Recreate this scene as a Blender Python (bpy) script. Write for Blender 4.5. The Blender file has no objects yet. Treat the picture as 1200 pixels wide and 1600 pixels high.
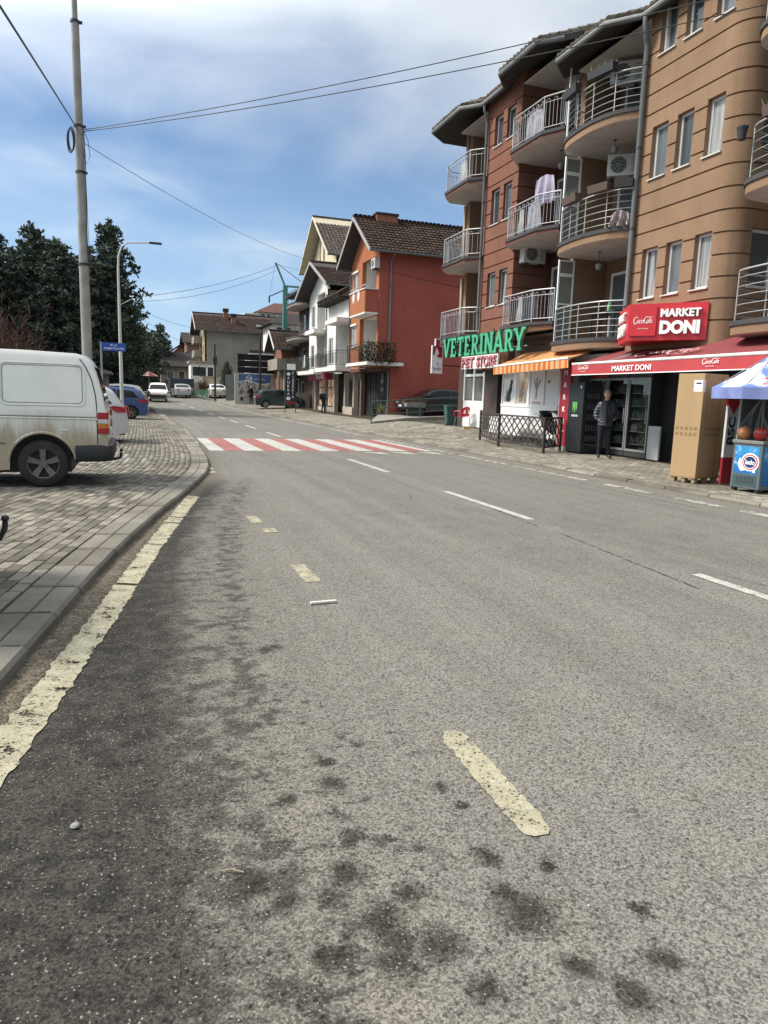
import bpy, bmesh, math, random
import numpy as np
from mathutils import Vector, Matrix
from mathutils.geometry import tessellate_polygon
random.seed(7); RNG = np.random.default_rng(7)
PI = math.pi; S = bpy.context.scene; COL = S.collection
def R(d): return math.radians(d)

# ------------------------------------------------------------------ camera, sky, sun, exposure
YAW, PITCH, ROLL, CAMH, FPX = 19.454, 9.246, 1.75, 1.5, 1100.0
_y, _p, _r = R(YAW), R(PITCH), R(ROLL)
fw = Vector((math.sin(_y)*math.cos(_p), math.cos(_y)*math.cos(_p), -math.sin(_p)))
rt = Vector((math.cos(_y), -math.sin(_y), 0)); up = rt.cross(fw)
rt2 = rt*math.cos(_r) + up*math.sin(_r); up2 = -rt*math.sin(_r) + up*math.cos(_r)
cd = bpy.data.cameras.new('camera'); cam = bpy.data.objects.new('camera', cd); COL.objects.link(cam)
cam.matrix_world = Matrix(((rt2.x, up2.x, -fw.x, 0), (rt2.y, up2.y, -fw.y, 0), (rt2.z, up2.z, -fw.z, CAMH), (0, 0, 0, 1)))
cd.sensor_fit = 'VERTICAL'; cd.sensor_height = 36.0; cd.lens = 36.0*FPX/1600.0
cd.clip_start = 0.05; cd.clip_end = 3000
S.camera = cam
SUN_ELEV, SUN_AZ = 48.0, -70.0          # azimuth from +Y (down the road), negative = to the left
sd = Vector((math.sin(R(SUN_AZ))*math.cos(R(SUN_ELEV)), math.cos(R(SUN_AZ))*math.cos(R(SUN_ELEV)), math.sin(R(SUN_ELEV))))
sl = bpy.data.lights.new('sun', 'SUN'); sl.energy = 2.3; sl.angle = R(12); sl.color = (1.0, 0.93, 0.82)
so = bpy.data.objects.new('sun', sl); COL.objects.link(so); so.rotation_euler = sd.to_track_quat('Z', 'Y').to_euler()
S.view_settings.view_transform = 'Standard'; S.view_settings.look = 'None'
S.view_settings.exposure = 1.1; S.view_settings.gamma = 1.0; S.view_settings.use_curve_mapping = False

W = bpy.data.worlds.new('World'); S.world = W; W.use_nodes = True
def build_world():
    nt = W.node_tree; N = nt.nodes; L = nt.links
    for n in list(N): N.remove(n)
    out = N.new('ShaderNodeOutputWorld'); bg = N.new('ShaderNodeBackground')
    sky = N.new('ShaderNodeTexSky'); sky.sky_type = 'NISHITA'; sky.sun_disc = False
    sky.sun_elevation = R(SUN_ELEV); sky.sun_rotation = R(SUN_AZ) % (2*PI)
    sky.air_density = 1.0; sky.dust_density = 0.35; sky.ozone_density = 2.0; sky.altitude = 500
    tc = N.new('ShaderNodeTexCoord'); sep = N.new('ShaderNodeSeparateXYZ'); L.new(tc.outputs['Generated'], sep.inputs[0])
    def m(op, a, b=None, c=None):
        n = N.new('ShaderNodeMath'); n.operation = op
        for i, v in enumerate((a, b, c)):
            if v is None: continue
            if isinstance(v, (int, float)): n.inputs[i].default_value = v
            else: L.new(v, n.inputs[i])
        return n.outputs[0]
    zz = m('ADD', m('MAXIMUM', sep.outputs[2], 0.0), 0.16)
    comb = N.new('ShaderNodeCombineXYZ'); L.new(m('DIVIDE', sep.outputs[0], zz), comb.inputs[0]); L.new(m('DIVIDE', sep.outputs[1], zz), comb.inputs[1])
    def noise(scale, det, rough, off, dist=0.0):
        mp = N.new('ShaderNodeMapping'); mp.inputs['Location'].default_value = off; L.new(comb.outputs[0], mp.inputs[0])
        t = N.new('ShaderNodeTexNoise'); t.inputs['Scale'].default_value = scale; t.inputs['Detail'].default_value = det
        t.inputs['Roughness'].default_value = rough; t.inputs['Distortion'].default_value = dist
        L.new(mp.outputs[0], t.inputs['Vector']); return t.outputs[0]
    def ss(v, a, b):
        n = N.new('ShaderNodeMapRange'); n.interpolation_type = 'SMOOTHSTEP'
        n.inputs[1].default_value = a; n.inputs[2].default_value = b; L.new(v, n.inputs[0]); return n.outputs[0]
    big = noise(0.62, 3, 0.5, (0.35, 1.72, 0.0), 0.4)
    fine = noise(1.7, 6, 0.5, (4.1, 0.3, 0.0), 0.5)
    # a broad bank of thin cloud high over the street, thinning out towards the horizon
    bank = ss(sep.outputs[2], 0.20, 0.58)
    dens = m('ADD', m('ADD', m('MULTIPLY', big, 0.95), m('MULTIPLY', fine, 0.42)), m('MULTIPLY', bank, 0.52))
    cover = ss(dens, 0.64, 1.08)
    # thin cloud scatters forward: brighter towards the veiled sun
    vd = N.new('ShaderNodeVectorMath'); vd.operation = 'DOT_PRODUCT'; L.new(tc.outputs['Generated'], vd.inputs[0]); vd.inputs[1].default_value = sd[:]
    glow = m('ADD', 1.0, m('ADD', m('MULTIPLY', ss(vd.outputs['Value'], 0.1, 1.0), 1.1), m('MULTIPLY', ss(vd.outputs['Value'], 0.8, 1.0), 1.6)))
    # pale horizon
    hz = m('MULTIPLY', m('SUBTRACT', 1.0, ss(sep.outputs[2], 0.0, 0.36)), 0.62)
    mix0 = N.new('ShaderNodeMix'); mix0.data_type = 'RGBA'; sat = N.new('ShaderNodeHueSaturation'); sat.inputs['Saturation'].default_value = 1.08; L.new(sky.outputs[0], sat.inputs['Color']); L.new(hz, mix0.inputs[0]); L.new(sat.outputs[0], mix0.inputs[6]); mix0.inputs[7].default_value = (3.3, 4.9, 7.0, 1)
    mix = N.new('ShaderNodeMix'); mix.data_type = 'RGBA'
    L.new(m('MULTIPLY', cover, 0.93), mix.inputs[0]); L.new(mix0.outputs[2], mix.inputs[6]); cs = N.new('ShaderNodeVectorMath'); cs.operation = 'SCALE'; cs.inputs[0].default_value = (6.6, 6.95, 7.15); L.new(glow, cs.inputs['Scale']); L.new(cs.outputs[0], mix.inputs[7])
    L.new(mix.outputs[2], bg.inputs[0]); bg.inputs[1].default_value = 0.064; L.new(bg.outputs[0], out.inputs[0])
build_world()

# ------------------------------------------------------------------ materials
MATS = {}
def mat(name, col, rough=0.7, metal=0.0, var=0.12, vs=2.0, bump=0.0, bs=40.0, dirt=0.0, emit=0.0, spec=None, island=0.0, transl=0.0):
    """Plain surface with mottled colour, an optional fine relief and vertical dirt streaks."""
    if name in MATS: return MATS[name]
    M = bpy.data.materials.new(name); M.use_nodes = True; MATS[name] = M
    nt = M.node_tree; N = nt.nodes; L = nt.links; b = N['Principled BSDF']
    b.inputs['Roughness'].default_value = rough; b.inputs['Metallic'].default_value = metal
    if spec is None and rough >= 0.75: spec = 0.22
    if spec is not None: b.inputs['Specular IOR Level'].default_value = spec
    tc = N.new('ShaderNodeTexCoord')
    t = N.new('ShaderNodeTexNoise'); t.inputs['Scale'].default_value = vs; t.inputs['Detail'].default_value = 6
    t.inputs['Roughness'].default_value = 0.62; L.new(tc.outputs['Object'], t.inputs['Vector'])
    r = N.new('ShaderNodeMapRange'); r.inputs[1].default_value = 0.3; r.inputs[2].default_value = 0.7
    r.inputs[3].default_value = 1 - var; r.inputs[4].default_value = 1 + var; L.new(t.outputs[0], r.inputs[0])
    fac = r.outputs[0]
    if island:
        g = N.new('ShaderNodeNewGeometry'); oi = N.new('ShaderNodeObjectInfo')
        ad = N.new('ShaderNodeMath'); ad.operation = 'ADD'; L.new(g.outputs['Random Per Island'], ad.inputs[0]); L.new(oi.outputs['Random'], ad.inputs[1])
        fr = N.new('ShaderNodeMath'); fr.operation = 'FRACT'; L.new(ad.outputs[0], fr.inputs[0])
        ri = N.new('ShaderNodeMapRange'); ri.inputs[3].default_value = 1 - island; ri.inputs[4].default_value = 1 + island; L.new(fr.outputs[0], ri.inputs[0])
        mu = N.new('ShaderNodeMath'); mu.operation = 'MULTIPLY'; L.new(fac, mu.inputs[0]); L.new(ri.outputs[0], mu.inputs[1]); fac = mu.outputs[0]
    if dirt:
        mp = N.new('ShaderNodeMapping'); mp.inputs['Scale'].default_value = (2.2, 2.2, 0.16); L.new(tc.outputs['Object'], mp.inputs[0])
        t3 = N.new('ShaderNodeTexNoise'); t3.inputs['Scale'].default_value = 1.6; t3.inputs['Detail'].default_value = 7; L.new(mp.outputs[0], t3.inputs['Vector'])
        r3 = N.new('ShaderNodeMapRange'); r3.inputs[1].default_value = 0.45; r3.inputs[2].default_value = 0.75; r3.inputs[3].default_value = 1.0; r3.inputs[4].default_value = 1 - dirt
        L.new(t3.outputs[0], r3.inputs[0]); mu = N.new('ShaderNodeMath'); mu.operation = 'MULTIPLY'; L.new(fac, mu.inputs[0]); L.new(r3.outputs[0], mu.inputs[1]); fac = mu.outputs[0]
    vm = N.new('ShaderNodeVectorMath'); vm.operation = 'SCALE'; vm.inputs[0].default_value = col[:3]; L.new(fac, vm.inputs['Scale'])
    L.new(vm.outputs[0], b.inputs['Base Color'])
    if bump:
        t2 = N.new('ShaderNodeTexNoise'); t2.inputs['Scale'].default_value = bs; t2.inputs['Detail'].default_value = 3; L.new(tc.outputs['Object'], t2.inputs['Vector'])
        bp = N.new('ShaderNodeBump'); bp.inputs['Strength'].default_value = bump; bp.inputs['Distance'].default_value = 0.02; L.new(t2.outputs[0], bp.inputs['Height']); L.new(bp.outputs[0], b.inputs['Normal'])
    if emit:
        b.inputs['Emission Color'].default_value = (*col[:3], 1); b.inputs['Emission Strength'].default_value = emit
    if transl: b.inputs['Transmission Weight'].default_value = transl
    return M
def tex_nodes(M):
    nt = M.node_tree; return nt, nt.nodes, nt.links
class NB:
    """Small helper for longer procedural materials."""
    def __init__(s, name, rough=0.8):
        s.M = bpy.data.materials.new(name); s.M.use_nodes = True; MATS[name] = s.M
        s.N = s.M.node_tree.nodes; s.L = s.M.node_tree.links; s.b = s.N['Principled BSDF']; s.b.inputs['Roughness'].default_value = rough
        s.tc = s.N.new('ShaderNodeTexCoord'); s.P = s.tc.outputs['Object']
    def m(s, op, a, b=None, c=None, clamp=False):
        n = s.N.new('ShaderNodeMath'); n.operation = op; n.use_clamp = clamp
        for i, v in enumerate((a, b, c)):
            if v is None: continue
            if isinstance(v, (int, float)): n.inputs[i].default_value = v
            else: s.L.new(v, n.inputs[i])
        return n.outputs[0]
    def xyz(s, P=None):
        n = s.N.new('ShaderNodeSeparateXYZ'); s.L.new(P or s.P, n.inputs[0]); return n.outputs
    def map(s, loc=(0, 0, 0), scale=(1, 1, 1), P=None):
        n = s.N.new('ShaderNodeMapping'); n.inputs['Location'].default_value = loc; n.inputs['Scale'].default_value = scale; s.L.new(P or s.P, n.inputs[0]); return n.outputs[0]
    def noise(s, scale, det=4, rough=0.55, P=None, dist=0.0):
        n = s.N.new('ShaderNodeTexNoise'); n.inputs['Scale'].default_value = scale; n.inputs['Detail'].default_value = det; n.inputs['Roughness'].default_value = rough; n.inputs['Distortion'].default_value = dist
        s.L.new(P or s.P, n.inputs['Vector']); return n.outputs[0]
    def vor(s, scale, P=None, out='Color', feat='F1'):
        n = s.N.new('ShaderNodeTexVoronoi'); n.inputs['Scale'].default_value = scale; n.feature = feat; s.L.new(P or s.P, n.inputs['Vector']); return n.outputs[out]
    def ss(s, v, a, b, lo=0.0, hi=1.0):
        n = s.N.new('ShaderNodeMapRange'); n.interpolation_type = 'SMOOTHSTEP'; s.L.new(v, n.inputs[0])
        for i, q in zip((1, 2, 3, 4), (a, b, lo, hi)): n.inputs[i].default_value = q
        return n.outputs[0]
    def mix(s, f, a, b, mode='MIX'):
        n = s.N.new('ShaderNodeMix'); n.data_type = 'RGBA'; n.blend_type = mode
        for i, v in ((0, f), (6, a), (7, b)):
            if isinstance(v, (int, float)): n.inputs[i].default_value = v
            elif isinstance(v, tuple): n.inputs[i].default_value = (*v, 1) if len(v) == 3 else v
            else: s.L.new(v, n.inputs[i])
        return n.outputs[2]
    def scale(s, col, f):
        n = s.N.new('ShaderNodeVectorMath'); n.operation = 'SCALE'
        if isinstance(col, tuple): n.inputs[0].default_value = col
        else: s.L.new(col, n.inputs[0])
        s.L.new(f, n.inputs['Scale']); return n.outputs[0]
    def bump(s, h, strength=0.4, dist=0.01):
        n = s.N.new('ShaderNodeBump'); n.inputs['Strength'].default_value = strength; n.inputs['Distance'].default_value = dist; s.L.new(h, n.inputs['Height']); s.L.new(n.outputs[0], s.b.inputs['Normal'])
    def color(s, c): s.L.new(c, s.b.inputs['Base Color']); return s.M

# ------------------------------------------------------------------ mesh building
class MB:
    def __init__(s): s.v = []; s.f = []; s.mi = []; s.mats = []
    def k(s, m):
        if m is None: return 0
        if m not in s.mats: s.mats.append(m)
        return s.mats.index(m)
    def add(s, vs, fs, m=None):
        o = len(s.v); i = s.k(m); s.v.extend([tuple(p) for p in vs]); s.f.extend([tuple(a+o for a in f) for f in fs]); s.mi.extend([i]*len(fs)); return s
    def quad(s, a, b, c, d, m=None): return s.add((a, b, c, d), ((0, 1, 2, 3),), m)
    def poly(s, pts, m=None): return s.add(pts, (tuple(range(len(pts))),), m)
    def box(s, x0, y0, z0, x1, y1, z1, m=None):
        return s.add([(x0, y0, z0), (x1, y0, z0), (x1, y1, z0), (x0, y1, z0), (x0, y0, z1), (x1, y0, z1), (x1, y1, z1), (x0, y1, z1)],
                     [(0, 3, 2, 1), (4, 5, 6, 7), (0, 1, 5, 4), (1, 2, 6, 5), (2, 3, 7, 6), (3, 0, 4, 7)], m)
    def bbox(s, x0, y0, z0, x1, y1, z1, b=0.01, m=None):
        """box with bevelled vertical and horizontal edges"""
        bm = bmesh.new(); bmesh.ops.create_cube(bm, size=1)
        for v in bm.verts: v.co = Vector(((x0+x1)/2+v.co.x*(x1-x0), (y0+y1)/2+v.co.y*(y1-y0), (z0+z1)/2+v.co.z*(z1-z0)))
        bmesh.ops.bevel(bm, geom=bm.edges[:], offset=b, segments=2, affect='EDGES', profile=0.5)
        s.frombm(bm, m); return s
    def frombm(s, bm, m=None):
        bm.verts.index_update(); s.add([v.co[:] for v in bm.verts], [[v.index for v in f.verts] for f in bm.faces], m); bm.free()
    def prism(s, pts, vec, m=None):
        n = len(pts); p = [Vector(a) for a in pts]; q = [a+Vector(vec) for a in p]
        nrm = Vector((0, 0, 0))
        for i in range(n): nrm += p[i].cross(p[(i+1) % n])
        rev = nrm.dot(Vector(vec)) > 0
        a = tuple(range(n)); b = tuple(range(n, 2*n))
        fs = [a[::-1] if rev else a, b if rev else b[::-1]]
        for i in range(n):
            j = (i+1) % n; fs.append((i, j, n+j, n+i) if rev else (j, i, n+i, n+j))
        return s.add(p+q, fs, m)
    def bar(s, p, q, w, h=None, m=None):
        p, q = Vector(p), Vector(q); h = h or w; d = (q-p).normalized()
        u = d.cross(Vector((0, 0, 1))); u = Vector((1, 0, 0)) if u.length < 1e-4 else u.normalized(); t = u.cross(d)
        c = [u*w/2+t*h/2, -u*w/2+t*h/2, -u*w/2-t*h/2, u*w/2-t*h/2]
        return s.add([p+a for a in c]+[q+a for a in c], [(0, 1, 2, 3), (7, 6, 5, 4), (0, 4, 5, 1), (1, 5, 6, 2), (2, 6, 7, 3), (3, 7, 4, 0)], m)
    def tube(s, path, r, n=8, m=None, closed=False, cap=True):
        P = [Vector(p) for p in path]; k = len(P); rs = r if isinstance(r, (list, tuple)) else [r]*k
        rings = []; pu = None
        for i in range(k):
            if closed: d = P[(i+1) % k]-P[i-1]
            else: d = P[min(i+1, k-1)]-P[max(i-1, 0)]
            d.normalize()
            if pu is None:
                u = d.cross(Vector((0, 0, 1)));
                if u.length < 1e-3: u = d.cross(Vector((0, 1, 0)))
            else: u = pu - d*pu.dot(d)
            u.normalize(); pu = u; t = d.cross(u)
            rings.append([P[i]+(u*math.cos(2*PI*j/n)+t*math.sin(2*PI*j/n))*rs[i] for j in range(n)])
        vs = [p for rg in rings for p in rg]; fs = []
        for i in range(k if closed else k-1):
            a, b = i*n, ((i+1) % k)*n
            for j in range(n): jj = (j+1) % n; fs.append((a+j, a+jj, b+jj, b+j))
        if cap and not closed: fs += [tuple(range(n))[::-1], tuple(range((k-1)*n, k*n))]
        return s.add(vs, fs, m)
    def lathe(s, prof, c=(0, 0, 0), n=20, m=None, axis='z', cap=True):
        vs = []; fs = []; k = len(prof)
        for r_, z_ in prof:
            for j in range(n):
                a = 2*PI*j/n; x, y, z = r_*math.cos(a), r_*math.sin(a), z_
                if axis == 'y': x, y, z = x, -z, y
                if axis == 'x': x, y, z = z, x, y
                vs.append((x+c[0], y+c[1], z+c[2]))
        for i in range(k-1):
            for j in range(n): jj = (j+1) % n; fs.append((i*n+j, i*n+jj, (i+1)*n+jj, (i+1)*n+j))
        if cap and prof[0][0] > 1e-5: fs.append(tuple(range(n))[::-1])
        if cap and prof[-1][0] > 1e-5: fs.append(tuple(range((k-1)*n, k*n)))
        return s.add(vs, fs, m)
    def ball(s, c, r, m=None, n=12, sz=1.0):
        return s.lathe([(r*math.sin(PI*i/n) if 0 < i < n else 0.0004, -r*sz*math.cos(PI*i/n)) for i in range(n+1)], c, n+4, m)
    def xf(s, M):
        s.v = [tuple(M @ Vector(p)) for p in s.v]; return s
    def mesh(s, name, m=None, smooth=False, org=(0, 0, 0), fix=False):
        me = bpy.data.meshes.new(name); o = org
        me.from_pydata([(x-o[0], y-o[1], z-o[2]) for x, y, z in s.v] if any(o) else s.v, [], s.f)
        ms = s.mats or ([m] if m else [])
        for q in ms: me.materials.append(q)
        if s.mats and len(s.mats) > 1: me.polygons.foreach_set('material_index', s.mi)
        if fix:
            bm = bmesh.new(); bm.from_mesh(me); bmesh.ops.remove_doubles(bm, verts=bm.verts, dist=1e-4); bmesh.ops.recalc_face_normals(bm, faces=bm.faces); bm.to_mesh(me); bm.free()
        if smooth:
            me.polygons.foreach_set('use_smooth', [True]*len(me.polygons)); me.set_sharp_from_angle(angle=R(smooth if smooth is not True else 40))
        me.update(); return me
def tag(o, label=None, cat=None, group=None, kind=None):
    if label: o['label'] = label
    if cat: o['category'] = cat
    if group: o['group'] = group
    if kind: o['kind'] = kind
    return o
def thing(name, label, cat, loc=(0, 0, 0), rz=0.0, group=None):
    o = bpy.data.objects.new(name, None); o.empty_display_size = 0.2; COL.objects.link(o); o.location = loc; o.rotation_euler = (0, 0, rz); return tag(o, label, cat, group)
def link(name, me, parent=None, loc=None, rot=None):
    o = bpy.data.objects.new(name, me); COL.objects.link(o)
    if parent: o.parent = parent
    if loc is not None: o.location = loc
    if rot is not None: o.rotation_euler = rot
    return o
def org_of(T):
    x = y = z = 0.0
    while T: x += T.location.x; y += T.location.y; z += T.location.z; T = T.parent
    return (x, y, z)
def part(T, name, mb, m=None, smooth=False, world=False, fix=False, label=None, kind=None):
    """one mesh object under T; world=True when the builder holds world coordinates (T unrotated)"""
    o = link(name, mb.mesh(name, m, smooth, org_of(T) if (world and T) else (0, 0, 0), fix), T); return tag(o, label, None, None, kind)
def solo(name, mb, label, cat, m=None, smooth=False, org=(0, 0, 0), group=None, fix=False):
    o = link(name, mb.mesh(name, m, smooth, org, fix)); o.location = org; return tag(o, label, cat, group)
def struct(name, mb, m=None, smooth=False, fix=False, kind='structure'):
    o = link(name, mb.mesh(name, m, smooth, (0, 0, 0), fix)); o['kind'] = kind; return o
def dup(root, loc=None, rz=None, label=None, group=None, parent=None):
    r = root.copy(); COL.objects.link(r)
    if loc is not None: r.location = loc
    if rz is not None: r.rotation_euler = (0, 0, rz)
    if label: r['label'] = label
    if group: r['group'] = group
    if parent: r.parent = parent
    for c in list(root.children): dup(c, parent=r)
    return r
FACE_ROAD = Matrix(((0, 0, -1), (-1, 0, 0), (0, 1, 0)))      # text plane facing -X (towards the road)
FACE_CAM = Matrix(((1, 0, 0), (0, 0, -1), (0, 1, 0)))        # text plane facing -Y
def face_dir(a):
    """text plane whose reading direction is (cos a, sin a, 0)"""
    c, s_ = math.cos(a), math.sin(a); return Matrix(((c, 0, s_), (s_, 0, -c), (0, 1, 0)))
def text(T, name, s, pos, size, m, basis=FACE_ROAD, ext=0.01, off=0.0, shear=0.0, align='CENTER', width=None, height=None, world=True, spacing=1.0):
    cu = bpy.data.curves.new(name, 'FONT'); cu.body = s; cu.size = 1; cu.extrude = ext; cu.offset = off; cu.shear = shear; cu.align_x = 'LEFT'; cu.space_character = spacing; cu.resolution_u = 4
    ob = bpy.data.objects.new(name, cu); COL.objects.link(ob); dg = bpy.context.evaluated_depsgraph_get(); dg.update()
    me = bpy.data.meshes.new_from_object(ob.evaluated_get(dg)); bpy.data.objects.remove(ob); me.name = name
    n = len(me.vertices); a = np.empty(n*3, 'f'); me.vertices.foreach_get('co', a); a = a.reshape(-1, 3)
    x0, x1, y0, y1 = a[:, 0].min(), a[:, 0].max(), a[:, 1].min(), a[:, 1].max()
    sy = (height/(y1-y0)) if height else size; sx = (width/(x1-x0)) if width else sy
    a[:, 0] = (a[:, 0]-(x0+x1)/2)*sx if align == 'CENTER' else (a[:, 0]-x0)*sx
    a[:, 1] = (a[:, 1]-(y0+y1)/2)*sy
    B = np.array(basis); a = a @ B.T + np.array(pos)
    if world and T: a = a - np.array(org_of(T))
    me.vertices.foreach_set('co', a.astype('f').ravel()); me.materials.clear(); me.materials.append(m); me.update()
    return link(name, me, T)
# ------------------------------------------------------------------ lie of the land
def hz(y):
    if y < 40: return 0.0
    if y < 85: return 0.00047*(y-40)**2
    return 0.952+0.02*min(y-85, 130)
def bend(y):
    if y < 43: return 0.0
    if y < 85: return -0.0016*(y-43)**2
    return -2.82-0.134*(min(y, 200)-85)
_lk = ((-6, -2.15), (0, -1.20), (3.83, -0.645), (6.22, -0.27), (8.5, 0.19), (11.4, 0.87), (13.5, 1.27), (15.9, 1.46), (19, 1.56), (28, 1.66), (43, 1.62), (400, 1.62))
LKY = np.array([a for a, b in _lk]); LKX = np.array([b for a, b in _lk])
def lk(y):
    # softened piecewise line
    s = 0.0
    for d in (-0.8, -0.4, 0, 0.4, 0.8): s += np.interp(y+d, LKY, LKX)
    return float(s/5)+bend(y)
def rk(y): return 8.72+0.03*max(0, 12-y)*0.6+bend(y)
def sm(x, a, b): t = min(1, max(0, (x-a)/(b-a))); return t*t*(3-2*t)
def rise(x, y):
    """forecourt in front of the shops climbs towards the vet's end"""
    s = 0.125*sm(y, 17.2, 23.5)*(1-0.55*sm(y, 30, 36))
    return s*max(0.0, min(x-bend(y), 13.2)-9.6)
def zl(y): return hz(y)+0.10
def rz(x, y):
    return hz(y)+0.022*(1-sm(x-lk(y), 0.0, 0.30))+0.058*(1-sm(rk(y)-x, 0.0, 0.75))
def zrp(x, y): return hz(y)+0.105+rise(x, y)
def grid_sheet(xs_of, ys, zf, attrs=None):
    """sheet from rows of x positions"""
    V = []; F = []; n = None
    for y in ys:
        xs = xs_of(y); n = len(xs)
        for x in xs: V.append((x, y, zf(x, y)))
    for i in range(len(ys)-1):
        for j in range(n-1): a = i*n+j; F.append((a, a+1, a+n+1, a+n))
    b = MB(); b.v = V; b.f = F; b.mi = [0]*len(F); return b

# ---- asphalt
def asphalt():
    q = NB('asphalt', 0.85); P = q.P; x, y, z = q.xyz()
    warp = q.noise(1.3, 5, 0.6); warp2 = q.noise(6.0, 5, 0.65)
    # stone chippings: light and dark aggregate in binder
    c1 = q.vor(150.0); s1 = q.N.new('ShaderNodeSeparateColor'); q.L.new(c1, s1.inputs[0])
    c2 = q.vor(95.0); s2 = q.N.new('ShaderNodeSeparateColor'); q.L.new(c2, s2.inputs[0])
    f2 = q.noise(170, 2, 0.6)
    ag = q.ss(s1.outputs[0], 0.05, 0.95, 0.50, 1.40)
    ag = q.m('MULTIPLY', ag, q.ss(f2, 0.3, 0.7, 0.76, 1.22))
    dk = q.m('MULTIPLY', q.ss(s2.outputs[1], 0.86, 0.92), 0.62)           # single dark stones
    ag = q.m('MULTIPLY', ag, q.m('SUBTRACT', 1.0, dk))
    c3 = q.vor(190.0, q.map((.3, .7, 0))); s3 = q.N.new('ShaderNodeSeparateColor'); q.L.new(c3, s3.inputs[0]); wh = q.ss(s3.outputs[1], 0.978, 0.992)              # single bright stones
    big = q.noise(0.22, 3, 0.5); mid = q.noise(1.9, 6, 0.62)
    base = q.mix(q.ss(big, 0.35, 0.65), (0.138, 0.131, 0.117), (0.162, 0.154, 0.138))
    base = q.mix(q.ss(mid, 0.25, 0.75), base, (0.172, 0.161, 0.141))
    base = q.mix(q.ss(q.noise(3.1, 4, 0.6, q.map((9, 3, 0))), 0.52, 0.75, 0, 0.35), base, (0.19, 0.172, 0.128))
    # wheel tracks and long streaks
    st = q.noise(1.0, 4, 0.6, q.map((0, 0, 0), (2.6, 0.07, 1)))
    base = q.scale(base, q.ss(st, 0.3, 0.7, 0.88, 1.1))
    # newer, damp asphalt of the lay-by: ragged edge that follows the lay-by line
    lim = q.m('ADD', q.m('MULTIPLY', q.m('MULTIPLY', y, y), 0.0111), q.m('ADD', q.m('MULTIPLY', y, -0.034), 0.13))
    d = q.m('SUBTRACT', x, lim); d0 = d
    d = q.m('ADD', d, q.m('MULTIPLY', q.m('SUBTRACT', warp, 0.5), 0.42))
    d = q.m('ADD', d, q.m('MULTIPLY', q.m('SUBTRACT', warp2, 0.5), 0.55))
    d = q.m('ADD', d, q.m('MULTIPLY', q.m('SUBTRACT', q.noise(22, 4, 0.7), 0.5), 0.22))
    near = q.ss(y, 13.5, 10.5)
    damp = q.m('MULTIPLY', q.ss(d, 0.16, -0.13), near)
    # broken dark patches that trail out of the damp area, and a second trail beside it
    bl = q.m('ADD', q.m('MULTIPLY', q.noise(7.5, 5, 0.62, q.map((3, 0, 0), (1.0, 1.25, 1))), 0.8), q.m('MULTIPLY', q.noise(2.2, 3, 0.5, q.map((1, 8, 0))), 0.2))
    w1 = q.m('MULTIPLY', q.ss(d0, 0.6, 0.0), 0.105)
    w2 = q.m('MULTIPLY', q.m('MULTIPLY', q.ss(q.m('ABSOLUTE', q.m('SUBTRACT', d0, 0.42)), 0.22, 0.03), q.ss(y, 2.2, 5.0)), 0.095)
    w3 = q.m('MULTIPLY', q.ss(d0, 1.5, 0.2), q.m('MULTIPLY', q.ss(y, 5.0, 2.5), 0.055))
    pat = q.m('MULTIPLY', q.ss(q.m('ADD', bl, q.m('ADD', w1, q.m('ADD', w2, w3))), 0.575, 0.69), q.m('MULTIPLY', q.m('MULTIPLY', q.ss(d0, 1.7, 0.6), near), 0.86))
    # drips of oil where they lie
    drip = q.m('MULTIPLY', q.m('MULTIPLY', q.ss(q.noise(13, 4, 0.65, q.map((2, 5, 0))), 0.66, 0.74), q.ss(q.m('ABSOLUTE', q.m('SUBTRACT', d0, 0.9)), 0.9, 0.5)), q.m('MULTIPLY', q.ss(y, 6.0, 3.0), 0.65))
    jit = q.m('MULTIPLY', q.m('SUBTRACT', q.noise(15, 6, 0.7), 0.5), 0.13)
    for (sx, sy, sr) in SPOTS:
        dx_ = q.m('SUBTRACT', x, sx); dy_ = q.m('SUBTRACT', y, sy)
        rr = q.m('SQRT', q.m('ADD', q.m('MULTIPLY', dx_, dx_), q.m('MULTIPLY', q.m('MULTIPLY', dy_, dy_), 0.8)))
        drip = q.m('MAXIMUM', drip, q.m('MULTIPLY', q.ss(q.m('ADD', rr, jit), sr*1.4, sr*0.25), 0.90))
    base = q.mix(q.m('MULTIPLY', q.ss(d0, 1.8, 0.2), q.m('MULTIPLY', near, 0.35)), base, (0.145, 0.132, 0.112)); base = q.mix(q.m('MULTIPLY', q.ss(d0, 0.9, 0.1), q.m('MULTIPLY', near, 0.55)), base, (0.105, 0.096, 0.080))
    # pale dusty scuffs on the old surface beside the damp part
    dust = q.m('MULTIPLY', q.m('MULTIPLY', q.ss(q.noise(2.6, 6, 0.7, q.map((5, 5, 0))), 0.48, 0.68), q.ss(q.m('ABSOLUTE', q.m('SUBTRACT', d0, 0.30)), 0.45, 0.1)), q.m('MULTIPLY', near, 0.7))
    col = q.mix(damp, base, q.mix(q.ss(q.noise(1.4, 4), 0.4, 0.72), (0.021, 0.0195, 0.0165), (0.029, 0.024, 0.0185)))
    col = q.mix(q.m('MULTIPLY', dust, 0.55), col, (0.20, 0.182, 0.145))
    col = q.mix(pat, col, (0.046, 0.040, 0.034))
    col = q.mix(drip, col, (0.026, 0.022, 0.018)); damp = q.m('MAXIMUM', damp, q.m('MAXIMUM', pat, drip))
    # silt in the gutters
    at = q.N.new('ShaderNodeAttribute'); at.attribute_name = 'kerb_distance'
    kd = q.m('ADD', at.outputs['Fac'], q.m('MULTIPLY', q.m('SUBTRACT', q.noise(7, 6, 0.7), 0.5), 0.22))
    silt = q.m('MULTIPLY', q.ss(kd, 0.30, 0.04), 0.85)
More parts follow.
